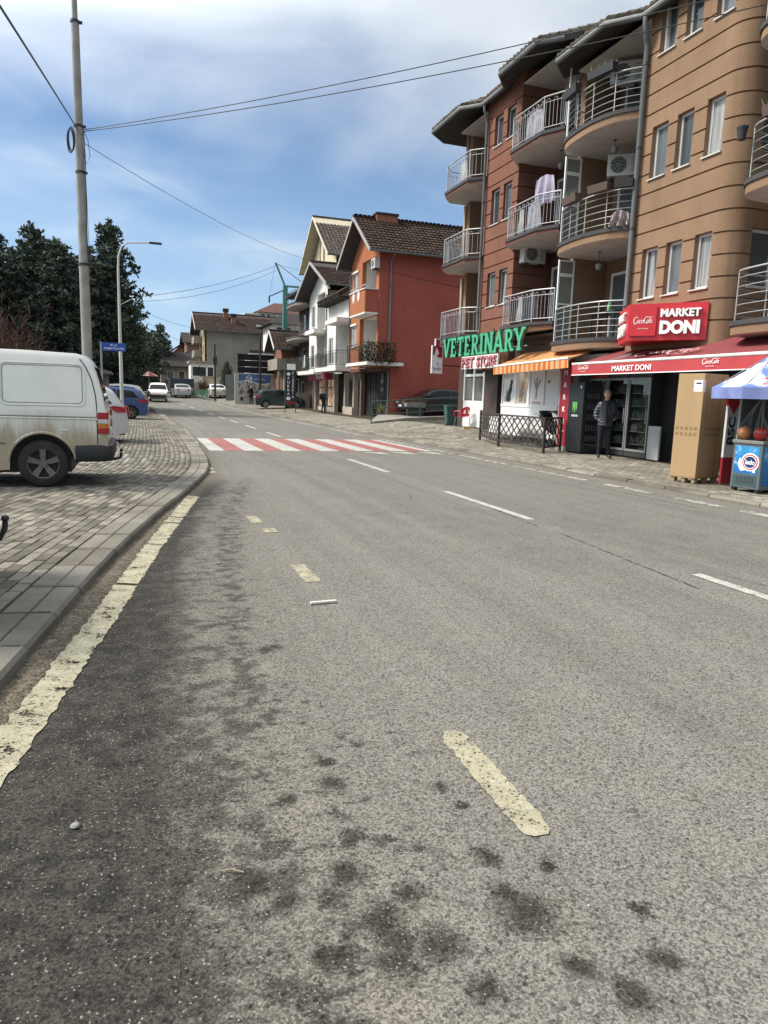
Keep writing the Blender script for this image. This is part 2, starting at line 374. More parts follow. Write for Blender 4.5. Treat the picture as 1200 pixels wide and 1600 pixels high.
    col = q.mix(silt, col, q.mix(q.ss(q.noise(30, 4, 0.7), 0.35, 0.7), (0.085, 0.067, 0.046), (0.20, 0.17, 0.125)))
    # fine cracks and an old patch seam
    cr = q.vor(0.55, q.mix(0.12, P, q.N.new('ShaderNodeTexNoise').outputs[1]), 'Distance', 'DISTANCE_TO_EDGE')
    crk = q.m('MULTIPLY', q.ss(cr, 0.006, 0.001), q.m('MULTIPLY', q.ss(q.noise(0.35, 2), 0.58, 0.64), 0.5))
    col = q.mix(crk, col, (0.03, 0.03, 0.028))

    fac = q.m('ADD', q.m('MULTIPLY', q.m('SUBTRACT', ag, 1.0), q.m('ADD', 0.85, q.m('MULTIPLY', damp, 0.15))), 1.0)
    col = q.scale(col, fac)
    col = q.mix(q.m('MULTIPLY', wh, 0.7), col, (0.27, 0.26, 0.235))
    q.color(col)
    q.L.new(q.ss(damp, 0, 1, 0.9, 0.8), q.b.inputs['Roughness'])
    q.b.inputs['Specular IOR Level'].default_value = 0.2
    h = q.m('ADD', q.m('MULTIPLY', s1.outputs[0], 0.6), q.m('MULTIPLY', f2, 0.6))
    q.bump(h, 0.5, 0.005); return q.M
SPOTS = [(1.06, 1.62, 0.10), (1.04, 1.70, 0.06), (0.64, 1.71, 0.085), (0.66, 1.62, 0.06), (0.60, 1.94, 0.07), (0.76, 1.58, 0.075), (1.07, 1.89, 0.05), (0.76, 1.80, 0.055), (1.09, 1.40, 0.055), (0.67, 2.11, 0.045), (0.69, 2.46, 0.06), (0.63, 1.56, 0.065), (0.31, 1.98, 0.06), (0.39, 1.87, 0.05), (1.09, 2.32, 0.035), (1.40, 1.53, 0.03), (1.24, 1.78, 0.03), (1.17, 1.27, 0.06), (1.33, 1.35, 0.05), (0.71, 2.63, 0.04), (0.88, 1.99, 0.03), (0.82, 1.41, 0.05), (0.5, 2.4, 0.045), (0.52, 1.84, 0.05), (0.88, 2.73, 0.03), (0.69, 3.99, 0.06), (0.76, 4.02, 0.045), (1.12, 2.18, 0.03), (0.46, 1.62, 0.05)]
ASPH = asphalt()
PAINT = NB('road_paint_cream', 0.75)
def _paint(q, c1, c2, thr, wear=7.0):
    n = q.noise(wear, 8, 0.72); n2 = q.noise(60, 3, 0.6)
    cracks = q.vor(16.0, q.map((0, 0, 0), (1.0, 1.6, 1)), 'Distance', 'DISTANCE_TO_EDGE')
    col = q.mix(q.ss(n, 0.35, 0.7), c1, c2); col = q.scale(col, q.m('MULTIPLY', q.ss(n2, 0.3, 0.7, 0.80, 1.10), q.ss(q.vor(150.0, None, 'Distance'), 0.2, 0.7, 1.04, 0.80))); col = q.mix(q.ss(cracks, 0.018, 0.004, 0, 0.4), col, (0.2, 0.18, 0.13)); q.color(col)
    tr = q.N.new('ShaderNodeBsdfTransparent'); mx = q.N.new('ShaderNodeMixShader'); out = [k for k in q.N if k.type == 'OUTPUT_MATERIAL'][0]
    keep = q.ss(q.m('ADD', n, q.m('MULTIPLY', q.m('SUBTRACT', n2, 0.5), 0.35)), thr-0.02, thr+0.02)
    sc_ = q.N.new('ShaderNodeSeparateColor'); q.L.new(q.vor(120.0), sc_.inputs[0]); keep = q.m('MULTIPLY', keep, q.m('SUBTRACT', 1.0, q.m('MULTIPLY', q.ss(q.m('ADD', sc_.outputs[0], q.m('MULTIPLY', q.m('SUBTRACT', n, 0.5), -0.9)), 0.90, 0.96), 0.8)))
    q.L.new(keep, mx.inputs[0]); q.L.new(tr.outputs[0], mx.inputs[1]); q.L.new(q.b.outputs[0], mx.inputs[2]); q.L.new(mx.outputs[0], out.inputs[0]); return q.M
P_CREAM = _paint(PAINT, (0.27, 0.245, 0.165), (0.40, 0.37, 0.262), 0.39)
P_WHITE = _paint(NB('road_paint_white', 0.7), (0.40, 0.39, 0.35), (0.50, 0.49, 0.45), 0.35)
P_WORN = _paint(NB('road_paint_worn', 0.75), (0.28, 0.265, 0.22), (0.40, 0.385, 0.335), 0.48, 5.0)
P_RED = _paint(NB('road_paint_red', 0.75), (0.28, 0.085, 0.075), (0.36, 0.125, 0.11), 0.35)

ys = list(np.arange(-4, 14, 0.35))+list(np.arange(14, 60, 1.0))+list(np.arange(60, 260, 4.0))
road_mb = grid_sheet(lambda y: list(np.linspace(lk(y)-0.02, lk(y)+0.5, 10))+list(np.linspace(lk(y)+0.5, rk(y)-0.9, 10))[1:-1]+list(np.linspace(rk(y)-0.9, rk(y)+0.02, 12)), ys, rz)
road = struct('road', road_mb, ASPH)
_at = road.data.attributes.new('kerb_distance', 'FLOAT', 'POINT')
_at.data.foreach_set('value', [float(min(x-lk(y), (rk(y)-x)*1.2)) for x, y, z in road_mb.v])

def stripe(name, pts, w, m, z=0.005, jag=0.0, step=0.06, rnd=False, label=None):
    """painted strip along a polyline, edges ragged by jag metres"""
    P = [Vector((a, b)) for a, b in pts]; L = []; 
    for a, b in zip(P[:-1], P[1:]):
        k = max(1, int((b-a).length/step)) if jag else max(1, int((b-a).length/1.0))
        for i in range(k): L.append(a+(b-a)*i/k)
    L.append(P[-1]); n = len(L); vs = []
    for i, p in enumerate(L):
        d = (L[min(i+1, n-1)]-L[max(i-1, 0)]).normalized(); nn = Vector((d.y, -d.x)); ww = w/2
        if rnd: 
            e = min(i, n-1-i)*step; ww = w/2*min(1.0, 0.45+math.sqrt(max(0, e))*1.9)
        for s_ in (-1, 1):
            qv = p+nn*s_*(ww+random.gauss(0, jag))+d*random.gauss(0, jag*0.6); vs.append((qv.x, qv.y, rz(qv.x, qv.y)+z))
    b = MB(); b.add(vs, [(2*i, 2*i+1, 2*i+3, 2*i+2) for i in range(n-1)], m); o = part(road, name, b, m)
    if label: o['label'] = label
    return o
# cream edge line of the lay-by, with bites out of it
edge = [(-1.35, -1.5), (-1.06, 0.6), (-0.56, 3.0), (-0.24, 4.8), (0.12, 7.0), (0.65, 9.87), (0.82, 10.7)]
for a, b in ((-1.5, 5.62), (5.68, 7.10), (7.13, 8.25), (8.3, 8.62), (8.66, 10.35)):
    yy = [a]+[p[1] for p in edge if a < p[1] < b]+[b]
    stripe('edge_line', [(float(np.interp(y, [p[1] for p in edge], [p[0] for p in edge])), y) for y in yy], 0.165, P_CREAM, jag=0.007, step=0.035)
stripe('edge_line', [(1.28, 13.3), (1.33, 14.2)], 0.16, P_WORN, jag=0.02)
stripe('edge_line', [(1.62, 21.0), (1.78, 29.5)], 0.14, P_WORN, jag=0.006)
# cream lay-by dashes
stripe('lane_dash', [(1.30, 1.93), (1.315, 2.74)], 0.125, P_CREAM, jag=0.004, step=0.022, rnd=True)
stripe('lane_dash', [(1.325, 5.42), (1.32, 6.02)], 0.13, P_CREAM, jag=0.004, step=0.03)
stripe('lane_dash', [(1.37, 7.55), (1.37, 7.78)], 0.15, P_CREAM, jag=0.006, step=0.03)
stripe('lane_dash', [(1.31, 8.15), (1.31, 8.60)], 0.13, P_CREAM, jag=0.006, step=0.03)
stripe('edge_line', [(.10, 6.9), (.14, 7.15)], .10, P_WORN, jag=.012)
for pts in ([(4.72, 8.9), (4.66, 8.2), (4.60, 7.4)], [(4.62, 6.9), (4.58, 6.3), (4.50, 5.6), (4.46, 5.1), (4.40, 4.5)], [(3.2, 8.6), (3.32, 8.58), (3.40, 8.62)], [(1.75, 15.4), (2.6, 15.55), (4.2, 15.35), (5.6, 15.5)], [(8.0, 12.0), (7.9, 10.0), (7.95, 8.0)]):
    stripe('crack', pts, 0.013, mat('crack_dark', (.035, .033, .03), .95), z=.002, jag=.006, step=.05)
# white centre dashes
stripe('centre_dash', [(4.76, 2.0), (4.76, 4.92)], 0.12, P_WHITE, jag=0.003)
stripe('centre_dash', [(4.77, 7.81), (4.78, 10.52)], 0.12, P_WHITE, jag=0.003)
stripe('centre_dash', [(4.80, 13.41), (4.81, 16.30)], 0.12, P_WHITE, jag=0.003)
for k in range(9):
    y0 = 25.0+5.7*k; stripe('centre_dash', [(4.84+bend(y), y) for y in np.linspace(y0, y0+2.9, 4)], 0.13, P_WHITE, z=0.004)
# worn white edge line along the far kerb, broken
for a, b in ((5.2, 7.9), (8.2, 9.2), (9.7, 11.0), (11.6, 14.4), (14.6, 17.3), (17.8, 24), (26, 31), (33, 38), (39, 52), (53, 64), (66, 76)):
    stripe('edge_line', [(8.24+bend(y)+0.02*max(0, 12-y), y) for y in np.linspace(a, b, 5)], 0.13, P_WORN, jag=0.006 if b < 30 else 0.0)
# zebra crossing, white and red bars, and the row of give-way triangles before it
for k in range(7):
    x0 = 1.64+1.03*k
    b = MB(); b.quad((x0, 18.75, .004), (x0+.52, 18.72, .004), (x0+.52, 23.8, .004), (x0, 23.8, .004), P_WHITE); o = part(road, 'crossing_bar', b); o['label'] = 'white zebra bar'
    if k < 6:
        b = MB(); b.quad((x0+.525, 18.72, .004), (x0+1.025, 18.72, .004), (x0+1.025, 23.8, .004), (x0+.525, 23.8, .004), P_RED); o = part(road, 'crossing_bar', b); o['label'] = 'red zebra bar'
for x0 in (5.75, 6.55, 7.35):
    b = MB(); b.add([(x0, 18.35, .004), (x0+.6, 18.35, .004), (x0+.6, 17.65, .004)], [(2, 1, 0)], P_WHITE); part(road, 'give_way_triangle', b)

# ---- ground sheet under everything
g = grid_sheet(lambda y: [bend(y)+d for d in (-400, -150, -60, -25, -10, -3, 2, 5, 8, 12, 16, 25, 45, 90, 200, 420)], list(np.arange(-60, 0, 12))+list(np.arange(0, 130, 5))+[140, 160, 200, 300, 500, 900], lambda x, y: hz(y)-0.05)
struct('ground', g, mat('earth', (0.17, 0.15, 0.115), 0.95, var=0.25, vs=0.4, bump=0.3, bs=9))

# ---- left pavement bed, kerb stones and pavers
M_BED = mat('jointing_dirt', (0.045, 0.038, 0.028), 0.95, var=0.25, vs=6, bump=0.4, bs=60)
def paver_mat(name, c1, c2, dirt):
    q = NB(name, 0.9); g = q.N.new('ShaderNodeNewGeometry'); oi = q.N.new('ShaderNodeObjectInfo')
    rn = q.m('FRACT', q.m('ADD', g.outputs['Random Per Island'], oi.outputs['Random']))
    pos = g.outputs['Position']
    col = q.mix(q.ss(rn, 0.0, 0.85), c1, c2); col = q.mix(q.ss(rn, 0.86, 0.97, 0, 0.8), col, tuple(k*1.35 for k in c2))
    col = q.scale(col, q.ss(q.noise(55, 5, 0.7, pos), 0.3, 0.7, 0.82, 1.14))
    st = q.m('ADD', q.noise(0.55, 5, 0.6, pos), q.m('MULTIPLY', q.noise(3.5, 5, 0.65, pos), 0.35))
    col = q.mix(q.ss(st, 0.58, 0.86, 0, 0.75), col, dirt)
    # hollows collect soil
    col = q.mix(q.ss(q.noise(1.3, 3, 0.5, q.map((7, 2, 0), (1, 1, 1), pos)), 0.55, 0.75, 0, 0.45), col, (0.21, 0.185, 0.14))
    q.color(col); q.bump(q.noise(90, 3, 0.6, pos), 0.35, 0.004); return q.M
M_PAVL = paver_mat('grey_brown_paver', (0.066, 0.058, 0.045), (0.205, 0.187, 0.152), (0.060, 0.050, 0.037))
M_PAVR = paver_mat('pale_grey_paver', (0.135, 0.122, 0.098), (0.235, 0.215, 0.175), (0.105, 0.09, 0.065))
M_KERB = paver_mat('kerb_concrete', (0.118, 0.107, 0.088), (0.20, 0.183, 0.152), (0.055, 0.045, 0.032))
yl = list(np.arange(-2, 40, 1.0))+list(np.arange(40, 200, 5.0))
pavement_l = struct('pavement', grid_sheet(lambda y: [lk(y)-t for t in (60, 25, 12, 6, 3, 0.36, 0.05)], yl, lambda x, y: zl(y)-0.010), M_BED)
pavement_l['label'] = 'brick paved parking strip along the left kerb'
KW = 0.34
def kerb_stone(L):
    b = MB(); c = 0.016; g = 0.010; e = 0.0085
    # cross-section, road face at u=0, u grows away from the road; a V groove down the middle
    sec = [(0, -0.10), (0, 0.078), (0.02, 0.10), (KW*0.50-g, 0.104), (KW*0.50, 0.094), (KW*0.50+g, 0.104), (KW-0.01, 0.104), (KW, 0.094), (KW, -0.10)]
    rows = [(e, -0.012), (e+c, 0.0), (L-e-c, 0.0), (L-e, -0.012)]
    vs = [(-u, s_, z+(dz if z > 0 else 0)) for s_, dz in rows for u, z in sec]; n = len(sec); fs = []
    for i in range(3):
        for j in range(n-1): fs.append((i*n+j, i*n+j+1, (i+1)*n+j+1, (i+1)*n+j))
    fs += [tuple(range(n))[::-1], tuple(range(3*n, 4*n))]; b.add(vs, fs, M_KERB); return b
kerb_l = tag(bpy.data.objects.new('kerb', None), kind='structure'); COL.objects.link(kerb_l); kerb_l['label'] = 'low concrete kerb along the left side of the road'
_ks = kerb_stone(0.62).mesh('kerb_stone', fix=True)
y = -2.0; k = 0
while y < 92:
    st = 0.62 if y < 48 else 1.24
    dxk = (lk(y+0.3)-lk(y-0.3))/0.6; a = math.atan2(-dxk, 1.0); 
    o = link('kerb_stone', _ks, kerb_l, (lk(y), y, hz(y)+random.uniform(-.009, .006)), (math.atan(hz(y+.5)-hz(y-.5)), random.uniform(-.012, .012), a+random.uniform(-.014, .014)))
    if st > 1: o.scale.y = 2
    y += st*math.cos(a)
def paver_mesh(pts, z0=-0.03, b=0.005):
    """flat stone with a bevelled rim: pts outline in the plane"""
    m = MB(); n = len(pts); c = Vector((sum(p[0] for p in pts)/n, sum(p[1] for p in pts)/n)); inn = []
    for p in pts:
        d = Vector(p)-c; inn.append(c+d*(1-b/d.length*1.3))
    vs = [(p[0], p[1], z0) for p in pts]+[(p[0], p[1], -b*0.8) for p in pts]+[(p.x, p.y, 0) for p in inn]
    fs = [tuple(range(2*n, 3*n))]
    for i in range(n): j = (i+1) % n; fs += [(i, j, n+j, n+i), (n+i, n+j, 2*n+j, 2*n+i)]
    m.add(vs, fs); return m
def lay(parent, name, places, outline, m, single=300):
    """places: (x, y, z, rot) nearest first; the first `single` stones are objects, the rest one joined mesh"""
    me = paver_mesh(outline).mesh(name, m)
    for (x, y, z, a) in places[:single]: link(name, me, parent, (x, y, z), (random.gauss(0, .008), random.gauss(0, .008), a))
    src = paver_mesh(outline); V = np.array(src.v); rest = np.array(places[single:])
    if len(rest) == 0: return
    n = len(V); ca, sa = np.cos(rest[:, 3])[:, None], np.sin(rest[:, 3])[:, None]
    tx, ty = RNG.normal(0, .006, (len(rest), 1)), RNG.normal(0, .006, (len(rest), 1))
    X = V[None, :, 0]*ca-V[None, :, 1]*sa+rest[:, 0:1]; Y = V[None, :, 0]*sa+V[None, :, 1]*ca+rest[:, 1:2]; Z = V[None, :, 2]+rest[:, 2:3]+tx*V[None, :, 0]+ty*V[None, :, 1]
    vs = np.stack([X, Y, Z], -1).reshape(-1, 3)
    lens = np.array([len(f) for f in src.f]); idx = np.concatenate([np.array(f) for f in src.f])
    nl = len(idx); loops = (idx[None, :]+np.arange(len(rest))[:, None]*n).ravel(); starts = (np.concatenate([[0], np.cumsum(lens)[:-1]])[None, :]+np.arange(len(rest))[:, None]*nl).ravel()
    me2 = bpy.data.meshes.new(name+'_field'); me2.vertices.add(len(vs)); me2.vertices.foreach_set('co', vs.astype('f').ravel())
    me2.loops.add(len(loops)); me2.loops.foreach_set('vertex_index', loops.astype('i')); me2.polygons.add(len(starts)); me2.polygons.foreach_set('loop_start', starts.astype('i'))
    me2.update(calc_edges=True); me2.materials.append(m); me2.validate(); o = link(name+'_field', me2, parent); o['kind'] = 'stuff'
PL = []; bw, bl = 0.107, 0.208
for i in range(70):
    off = (i % 2)*bl*0.5+random.uniform(-.02, .02)
    for j in range(232):
        yv = 0.8+j*bl+off; xv = lk(yv)-KW-0.012-i*bw-bw/2
        if xv < -0.19*yv-1.3 or yv > 47: continue
        a = math.atan2(-(lk(yv+.3)-lk(yv-.3))/.6, 1.0)
        PL.append((xv+random.gauss(0, .0015), yv, zl(yv)+random.gauss(0, .0016)+0.002, a+random.gauss(0, .010)))
# a few courses turned the other way next to the kerb are left as they are; nearest stones in view first
def cdist(p): return (p[0]**2+p[1]**2)
PL.sort(key=cdist); PLv = [p for p in PL if p[1] > 3.6 and p[0] > -0.19*p[1]-0.15]; _s = set(map(id, PLv)); PL = PLv+[p for p in PL if id(p) not in _s]
hb, hl = bw/2-0.0055, bl/2-0.0055
lay(pavement_l, 'paver', PL, [(-hb, -hl), (hb, -hl), (hb, hl), (-hb, hl)], M_PAVL)

# ---- right pavement
yr = list(np.arange(0, 62.5, 0.8)); yr2 = [yr[-1]]+list(np.arange(64, 124, 4.0))
pavement_r = struct('pavement', grid_sheet(lambda y: [rk(y)+t for t in (0.1, 0.5, 1, 1.5, 2, 2.6, 3.2, 4, 5, 7, 11, 20)], yr, lambda x, y: zrp(x, y)-0.012), mat('pavement_dust', (0.045, 0.038, 0.028), 0.95, var=0.2, vs=3, bump=0.4, bs=50))
pavement_f = struct('pavement', grid_sheet(lambda y: [rk(y)+t for t in (0.1, 1, 2, 3.2, 5, 8, 12, 20)], yr2, lambda x, y: zrp(x, y)-0.002), mat('far_pavement', (.17, .155, .125), .95, var=.2, vs=1.5)); pavement_f['label'] = 'plain pale pavement further down the shop side'
pavement_r['label'] = 'wavy block paving in front of the shops'
kerb_r = tag(bpy.data.objects.new('kerb', None), kind='structure'); COL.objects.link(kerb_r); kerb_r['label'] = 'narrow worn kerb on the shop side of the road'
sec = MB(); L_ = 0.98; c = 0.012
sec.add([(0, s_, z_) for s_ in (0.006, L_) for z_ in (-.1, .075)]+[(0.018, s_, .105) for s_ in (0.006, L_)]+[(0.15, s_, .108) for s_ in (0.006, L_)]+[(0.15, s_, -.1) for s_ in (0.006, L_)],
        [(0, 2, 3, 1), (1, 3, 5, 4), (4, 5, 7, 6), (6, 7, 9, 8), (0, 1, 4, 6, 8), (2, 9, 7, 5, 3)], M_KERB)
_kr = sec.mesh('kerb_stone', fix=True); y = 2.0
while y < 90:
    a = math.atan2(-(rk(y+.6)-rk(y-.1))/.7, 1.0); link('kerb_stone', _kr, kerb_r, (rk(y), y, hz(y)+random.uniform(-.012, .006)), (math.atan(hz(y+.5)-hz(y-.5)), random.uniform(-.02, .02), a)); y += 1.0
PR = []; zw, zl_ = 0.112, 0.225
for i in range(38):
    for j in range(255):
        yv = 6.2+j*zl_+(i % 2)*zl_*0.5; xv = rk(yv)+0.17+i*zw+zw/2
        if xv > 13.1 and yv < 23: continue
        if xv > 12.2: continue
        PR.append((xv, yv, zrp(xv, yv)+random.gauss(0, .002), random.gauss(0, .01)+math.atan2(0, 1)))
PR.sort(key=cdist); v_ = [p for p in PR if p[0] < 1.02*p[1]+0.35]; _s = set(map(id, v_)); PR = v_+[p for p in PR if id(p) not in _s]
wv = lambda t: 0.020*(1-abs(((t/(zl_/2)) % 2)-1)*2)
half = zl_/2-0.006; N_ = 4
side = [(-half+2*half*i/N_) for i in range(N_+1)]
zz_out = [(zw/2-.0065+wv(s_+zl_/2), s_) for s_ in side]+[(-zw/2+.0065+wv(s_+zl_/2), s_) for s_ in side[::-1]]
lay(pavement_r, 'paver', PR, zz_out, M_PAVR)
# ------------------------------------------------------------------ building kit
M_FRAME = mat('white_frame', (0.70, 0.70, 0.68), 0.4, var=0.05)
M_SILL = mat('pale_sill', (0.50, 0.48, 0.45), 0.6)
def glass(name, c, rough=0.06):
    return mat(name, c, rough, var=0.25, vs=0.9, spec=0.6)
G_DARK = glass('window_glass_dark', (0.035, 0.042, 0.045)); 
def curtain_glass():
    q = NB('window_glass_curtained', 0.1); q.b.inputs['Specular IOR Level'].default_value = .6; x, y, z = q.xyz(); u = q.m('ADD', x, y)
    f = q.noise(1.0, 3, .6, q.map((0, 0, 0), (14, 14, .5))); gap = q.noise(1.0, 1, .5, q.map((3, 0, 0), (2.6, 2.6, .15)))
    c = q.mix(q.ss(f, .3, .7), (.17, .175, .17), (.36, .365, .35)); c = q.mix(q.ss(gap, .52, .58), c, (.05, .056, .058)); q.color(c); return q.M
G_CURT = curtain_glass(); G_GREY = glass('window_glass_grey', (0.10, 0.115, 0.115), 0.08)
G_FROST = mat('frosted_glass', (0.20, 0.20, 0.185), 0.25, var=0.1, vs=2)
M_GUT = mat('zinc_gutter', (0.13, 0.14, 0.14), 0.6, 0.1, var=0.15, dirt=0.25)
M_BRACK = mat('dark_bracket', (0.05, 0.05, 0.05), 0.6)
M_RAILW = mat('silver_rail', (0.36, 0.37, 0.36), 0.42, 0.35, var=0.08)
M_RAILG = mat('weathered_rail', (0.36, 0.37, 0.38), 0.5, 0.35, var=0.2)
M_SOFF = mat('balcony_soffit', (0.56, 0.525, 0.49), 0.9, var=0.10, vs=1.2, dirt=0.2)
M_CAPD = mat('dark_slab_cap', (0.055, 0.053, 0.056), 0.8, var=0.2)
M_WOODD = mat('dark_eave_boards', (0.055, 0.050, 0.048), 0.8, var=0.25, vs=5)
def stucco(name, c, dirt=0.17):
    q = NB(name, 0.95); q.b.inputs['Specular IOR Level'].default_value = .2; n = q.noise(0.7, 5, 0.6); f = q.noise(38, 4, 0.7)
    col = q.scale((*c,)[:3], q.m('MULTIPLY', q.ss(n, 0.3, 0.7, 0.90, 1.10), q.ss(f, 0.3, 0.7, 0.86, 1.12)))
    st = q.noise(1.5, 7, 0.65, q.map((0, 0, 0), (2.6, 2.6, 0.14)))
    col = q.mix(q.ss(st, 0.5, 0.8, 0, dirt*2.2), col, tuple(k*0.45 for k in c))
    pale = q.vor(1.3, out='Distance'); col = q.mix(q.ss(q.m('ADD', pale, q.m('MULTIPLY', q.noise(20, 3), 0.12)), 0.09, 0.05, 0, 0.5), col, tuple(min(.8, k*1.6+.05) for k in c))
    q.color(col); q.bump(q.m('ADD', f, q.m('MULTIPLY', q.noise(110, 2), 0.5)), 0.7, 0.012); return q.M
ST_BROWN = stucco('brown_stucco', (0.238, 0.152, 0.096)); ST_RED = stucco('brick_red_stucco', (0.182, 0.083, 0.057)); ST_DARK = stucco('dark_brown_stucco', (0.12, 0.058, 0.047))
ST_RHOUSE = stucco('red_house_stucco', (0.30, 0.080, 0.060), 0.10); ST_ORANGE = stucco('orange_house_stucco', (0.34, 0.125, 0.060), 0.10); ST_WHITE = stucco('white_render', (0.66, 0.64, 0.60), 0.10)
def tile_mat(name, c1, c2):
    q = NB(name, 0.95); q.b.inputs['Specular IOR Level'].default_value = .15; g = q.N.new('ShaderNodeNewGeometry')
    col = q.mix(g.outputs['Random Per Island'], c1, c2); col = q.scale(col, q.ss(q.noise(2.0, 6, 0.7), 0.3, 0.7, 0.7, 1.25)); q.color(col); return q.M
T_BROWN = tile_mat('weathered_roof_tile', (0.034, 0.022, 0.017), (0.062, 0.040, 0.030)); T_GREY = tile_mat('grey_brown_roof_tile', (0.055, 0.045, 0.040), (0.09, 0.07, 0.06)); T_PALE = tile_mat('lichen_roof_tile', (0.10, 0.085, 0.070), (0.17, 0.145, 0.12))

def tri_clean(path):
    return [Vector((float(a), float(b))) for a, b in path]
def facade(T, name, path, z0, z1, grooves, openings, m, rev=0.20, gw=0.040, gd=0.040, world=True, m_rev=None):
    """stuccoed wall along a plan polyline with shadow grooves and real openings (s0, s1, za, zb). outward = right hand of the path"""
    P = tri_clean(path); segs = [(P[i+1]-P[i]) for i in range(len(P)-1)]; cum = [0.0]
    for s_ in segs: cum.append(cum[-1]+s_.length)
    nv = []
    for i in range(len(P)):
        n = Vector((0, 0))
        if i > 0: d = segs[i-1].normalized(); n += Vector((d.y, -d.x))
        if i < len(segs): d = segs[i].normalized(); n += Vector((d.y, -d.x))
        n.normalize(); d = segs[min(i, len(segs)-1)].normalized(); n /= max(0.5, n.dot(Vector((d.y, -d.x)))); nv.append(n)
    def at(s, out, z):
        i = min(max(int(np.searchsorted(cum, s, 'right'))-1, 0), len(segs)-1); t = (s-cum[i])/segs[i].length
        p = P[i]+segs[i]*t; n = nv[i]*(1-t)+nv[i+1]*t; return (p.x+n.x*out, p.y+n.y*out, z)
    ss_ = sorted(set([round(c, 4) for c in cum]+[round(o[k], 4) for o in openings for k in (0, 1)]))
    gz = [(g-gw/2, g+gw/2) for g in grooves if z0 < g-gw and g+gw < z1]
    zs = sorted(set([z0, z1]+[round(v, 4) for g in gz for v in g]+[round(o[k], 4) for o in openings for k in (2, 3)]))
    ns, nz = len(ss_)-1, len(zs)-1; D = [[0.0]*nz for _ in range(ns)]
    for i in range(ns):
        sc = (ss_[i]+ss_[i+1])/2
        for j in range(nz):
            zc = (zs[j]+zs[j+1])/2
            if any(a < zc < b for a, b in gz): D[i][j] = gd
            if any(o[0] < sc < o[1] and o[2] < zc < o[3] for o in openings): D[i][j] = None
    b = MB()
    for i in range(ns):
        for j in range(nz):
            a, c, e, f = ss_[i], ss_[i+1], zs[j], zs[j+1]; d = D[i][j]
            if d is not None: b.quad(at(a, -d, e), at(c, -d, e), at(c, -d, f), at(a, -d, f), m)
            dd = rev if d is None else d
            for (ii, jj, pa, pb) in ((i+1, j, (c, e), (c, f)), (i, j+1, (a, f), (c, f))):
                if ii >= ns or jj >= nz: continue
                d2 = D[ii][jj]; dd2 = rev if d2 is None else d2
                if (d is None) and (d2 is None): continue
                if abs(dd-dd2) > 1e-6:
                    b.quad(at(*[pa[0], -dd, pa[1]]), at(pb[0], -dd, pb[1]), at(pb[0], -dd2, pb[1]), at(pa[0], -dd2, pa[1]), m)
    o = part(T, name, b, None, 30, world, True); return o, at
def obox(b, at, s0, s1, o0, o1, z0, z1, m):
    p = [at(s0, o0, z0), at(s1, o0, z0), at(s1, o1, z0), at(s0, o1, z0), at(s0, o0, z1), at(s1, o0, z1), at(s1, o1, z1), at(s0, o1, z1)]
    b.add(p, [(0, 3, 2, 1), (4, 5, 6, 7), (0, 1, 5, 4), (1, 2, 6, 5), (2, 3, 7, 6), (3, 0, 4, 7)], m)
def window(T, at, s0, s1, z0, z1, depth=0.14, g=None, fr=0.055, mull=0, trans=0, sill=0.04, m=None, name='window', world=True, curtain=None, bars=None):
    """framed window: frame > pane(s), sill"""
    m = m or M_FRAME; g = g or G_DARK; b = MB(); a, c = -depth, -depth+0.05; e = 0.002
    obox(b, at, s0+e, s0+fr, a, c, z0+e, z1-e, m); obox(b, at, s1-fr, s1-e, a, c, z0+e, z1-e, m)
    obox(b, at, s0+fr, s1-fr, a, c, z0+e, z0+fr, m); obox(b, at, s0+fr, s1-fr, a, c, z1-fr, z1-e, m)
    for k in range(mull):
        x = s0+(s1-s0)*(k+1)/(mull+1); obox(b, at, x-fr*0.6, x+fr*0.6, a, c-.004, z0+fr, z1-fr, m)
    if trans: zt = z0+(z1-z0)*trans; obox(b, at, s0+fr, s1-fr, a, c-.006, zt-fr*.5, zt+fr*.5, m)
    w = part(T, name, b, None, world=world)
    p = MB(); obox(p, at, s0+fr*.6, s1-fr*.6, a+.012, a+.022, z0+fr*.6, z1-fr*.6, g)
    o = link('pane', p.mesh('pane', None, False, org_of(T) if world else (0, 0, 0)), w)
    if curtain:
        p = MB(); k = 14; pts = []
        for i in range(k+1):
            s_ = s0+fr+(s1-s0-2*fr)*curtain*i/k; pts.append((s_, -depth-0.05+0.018*math.sin(i*2.1)))
        for i in range(k): p.quad(at(pts[i][0], pts[i][1], z0+fr), at(pts[i+1][0], pts[i+1][1], z0+fr), at(pts[i+1][0], pts[i+1][1], z1-fr), at(pts[i][0], pts[i][1], z1-fr), M_FRAME)
    if sill:
        p = MB(); obox(p, at, s0-.03, s1+.03, -depth+.04, sill, z0-.03, z0-.002, M_SILL); link('sill', p.mesh('sill', None, False, org_of(T) if world else (0, 0, 0)), w)
    return w
def spline(pts, n=6):
    P = [Vector(p) for p in pts]; out = []
    for i in range(len(P)-1):
        a = P[max(i-1, 0)]; b, c = P[i], P[i+1]; d = P[min(i+2, len(P)-1)]
        for k in range(n):
            t = k/n; out.append(0.5*((2*b)+(c-a)*t+(2*a-5*b+4*c-d)*t*t+(3*b-a-3*c+d)*t**3))
    out.append(P[-1]); return out
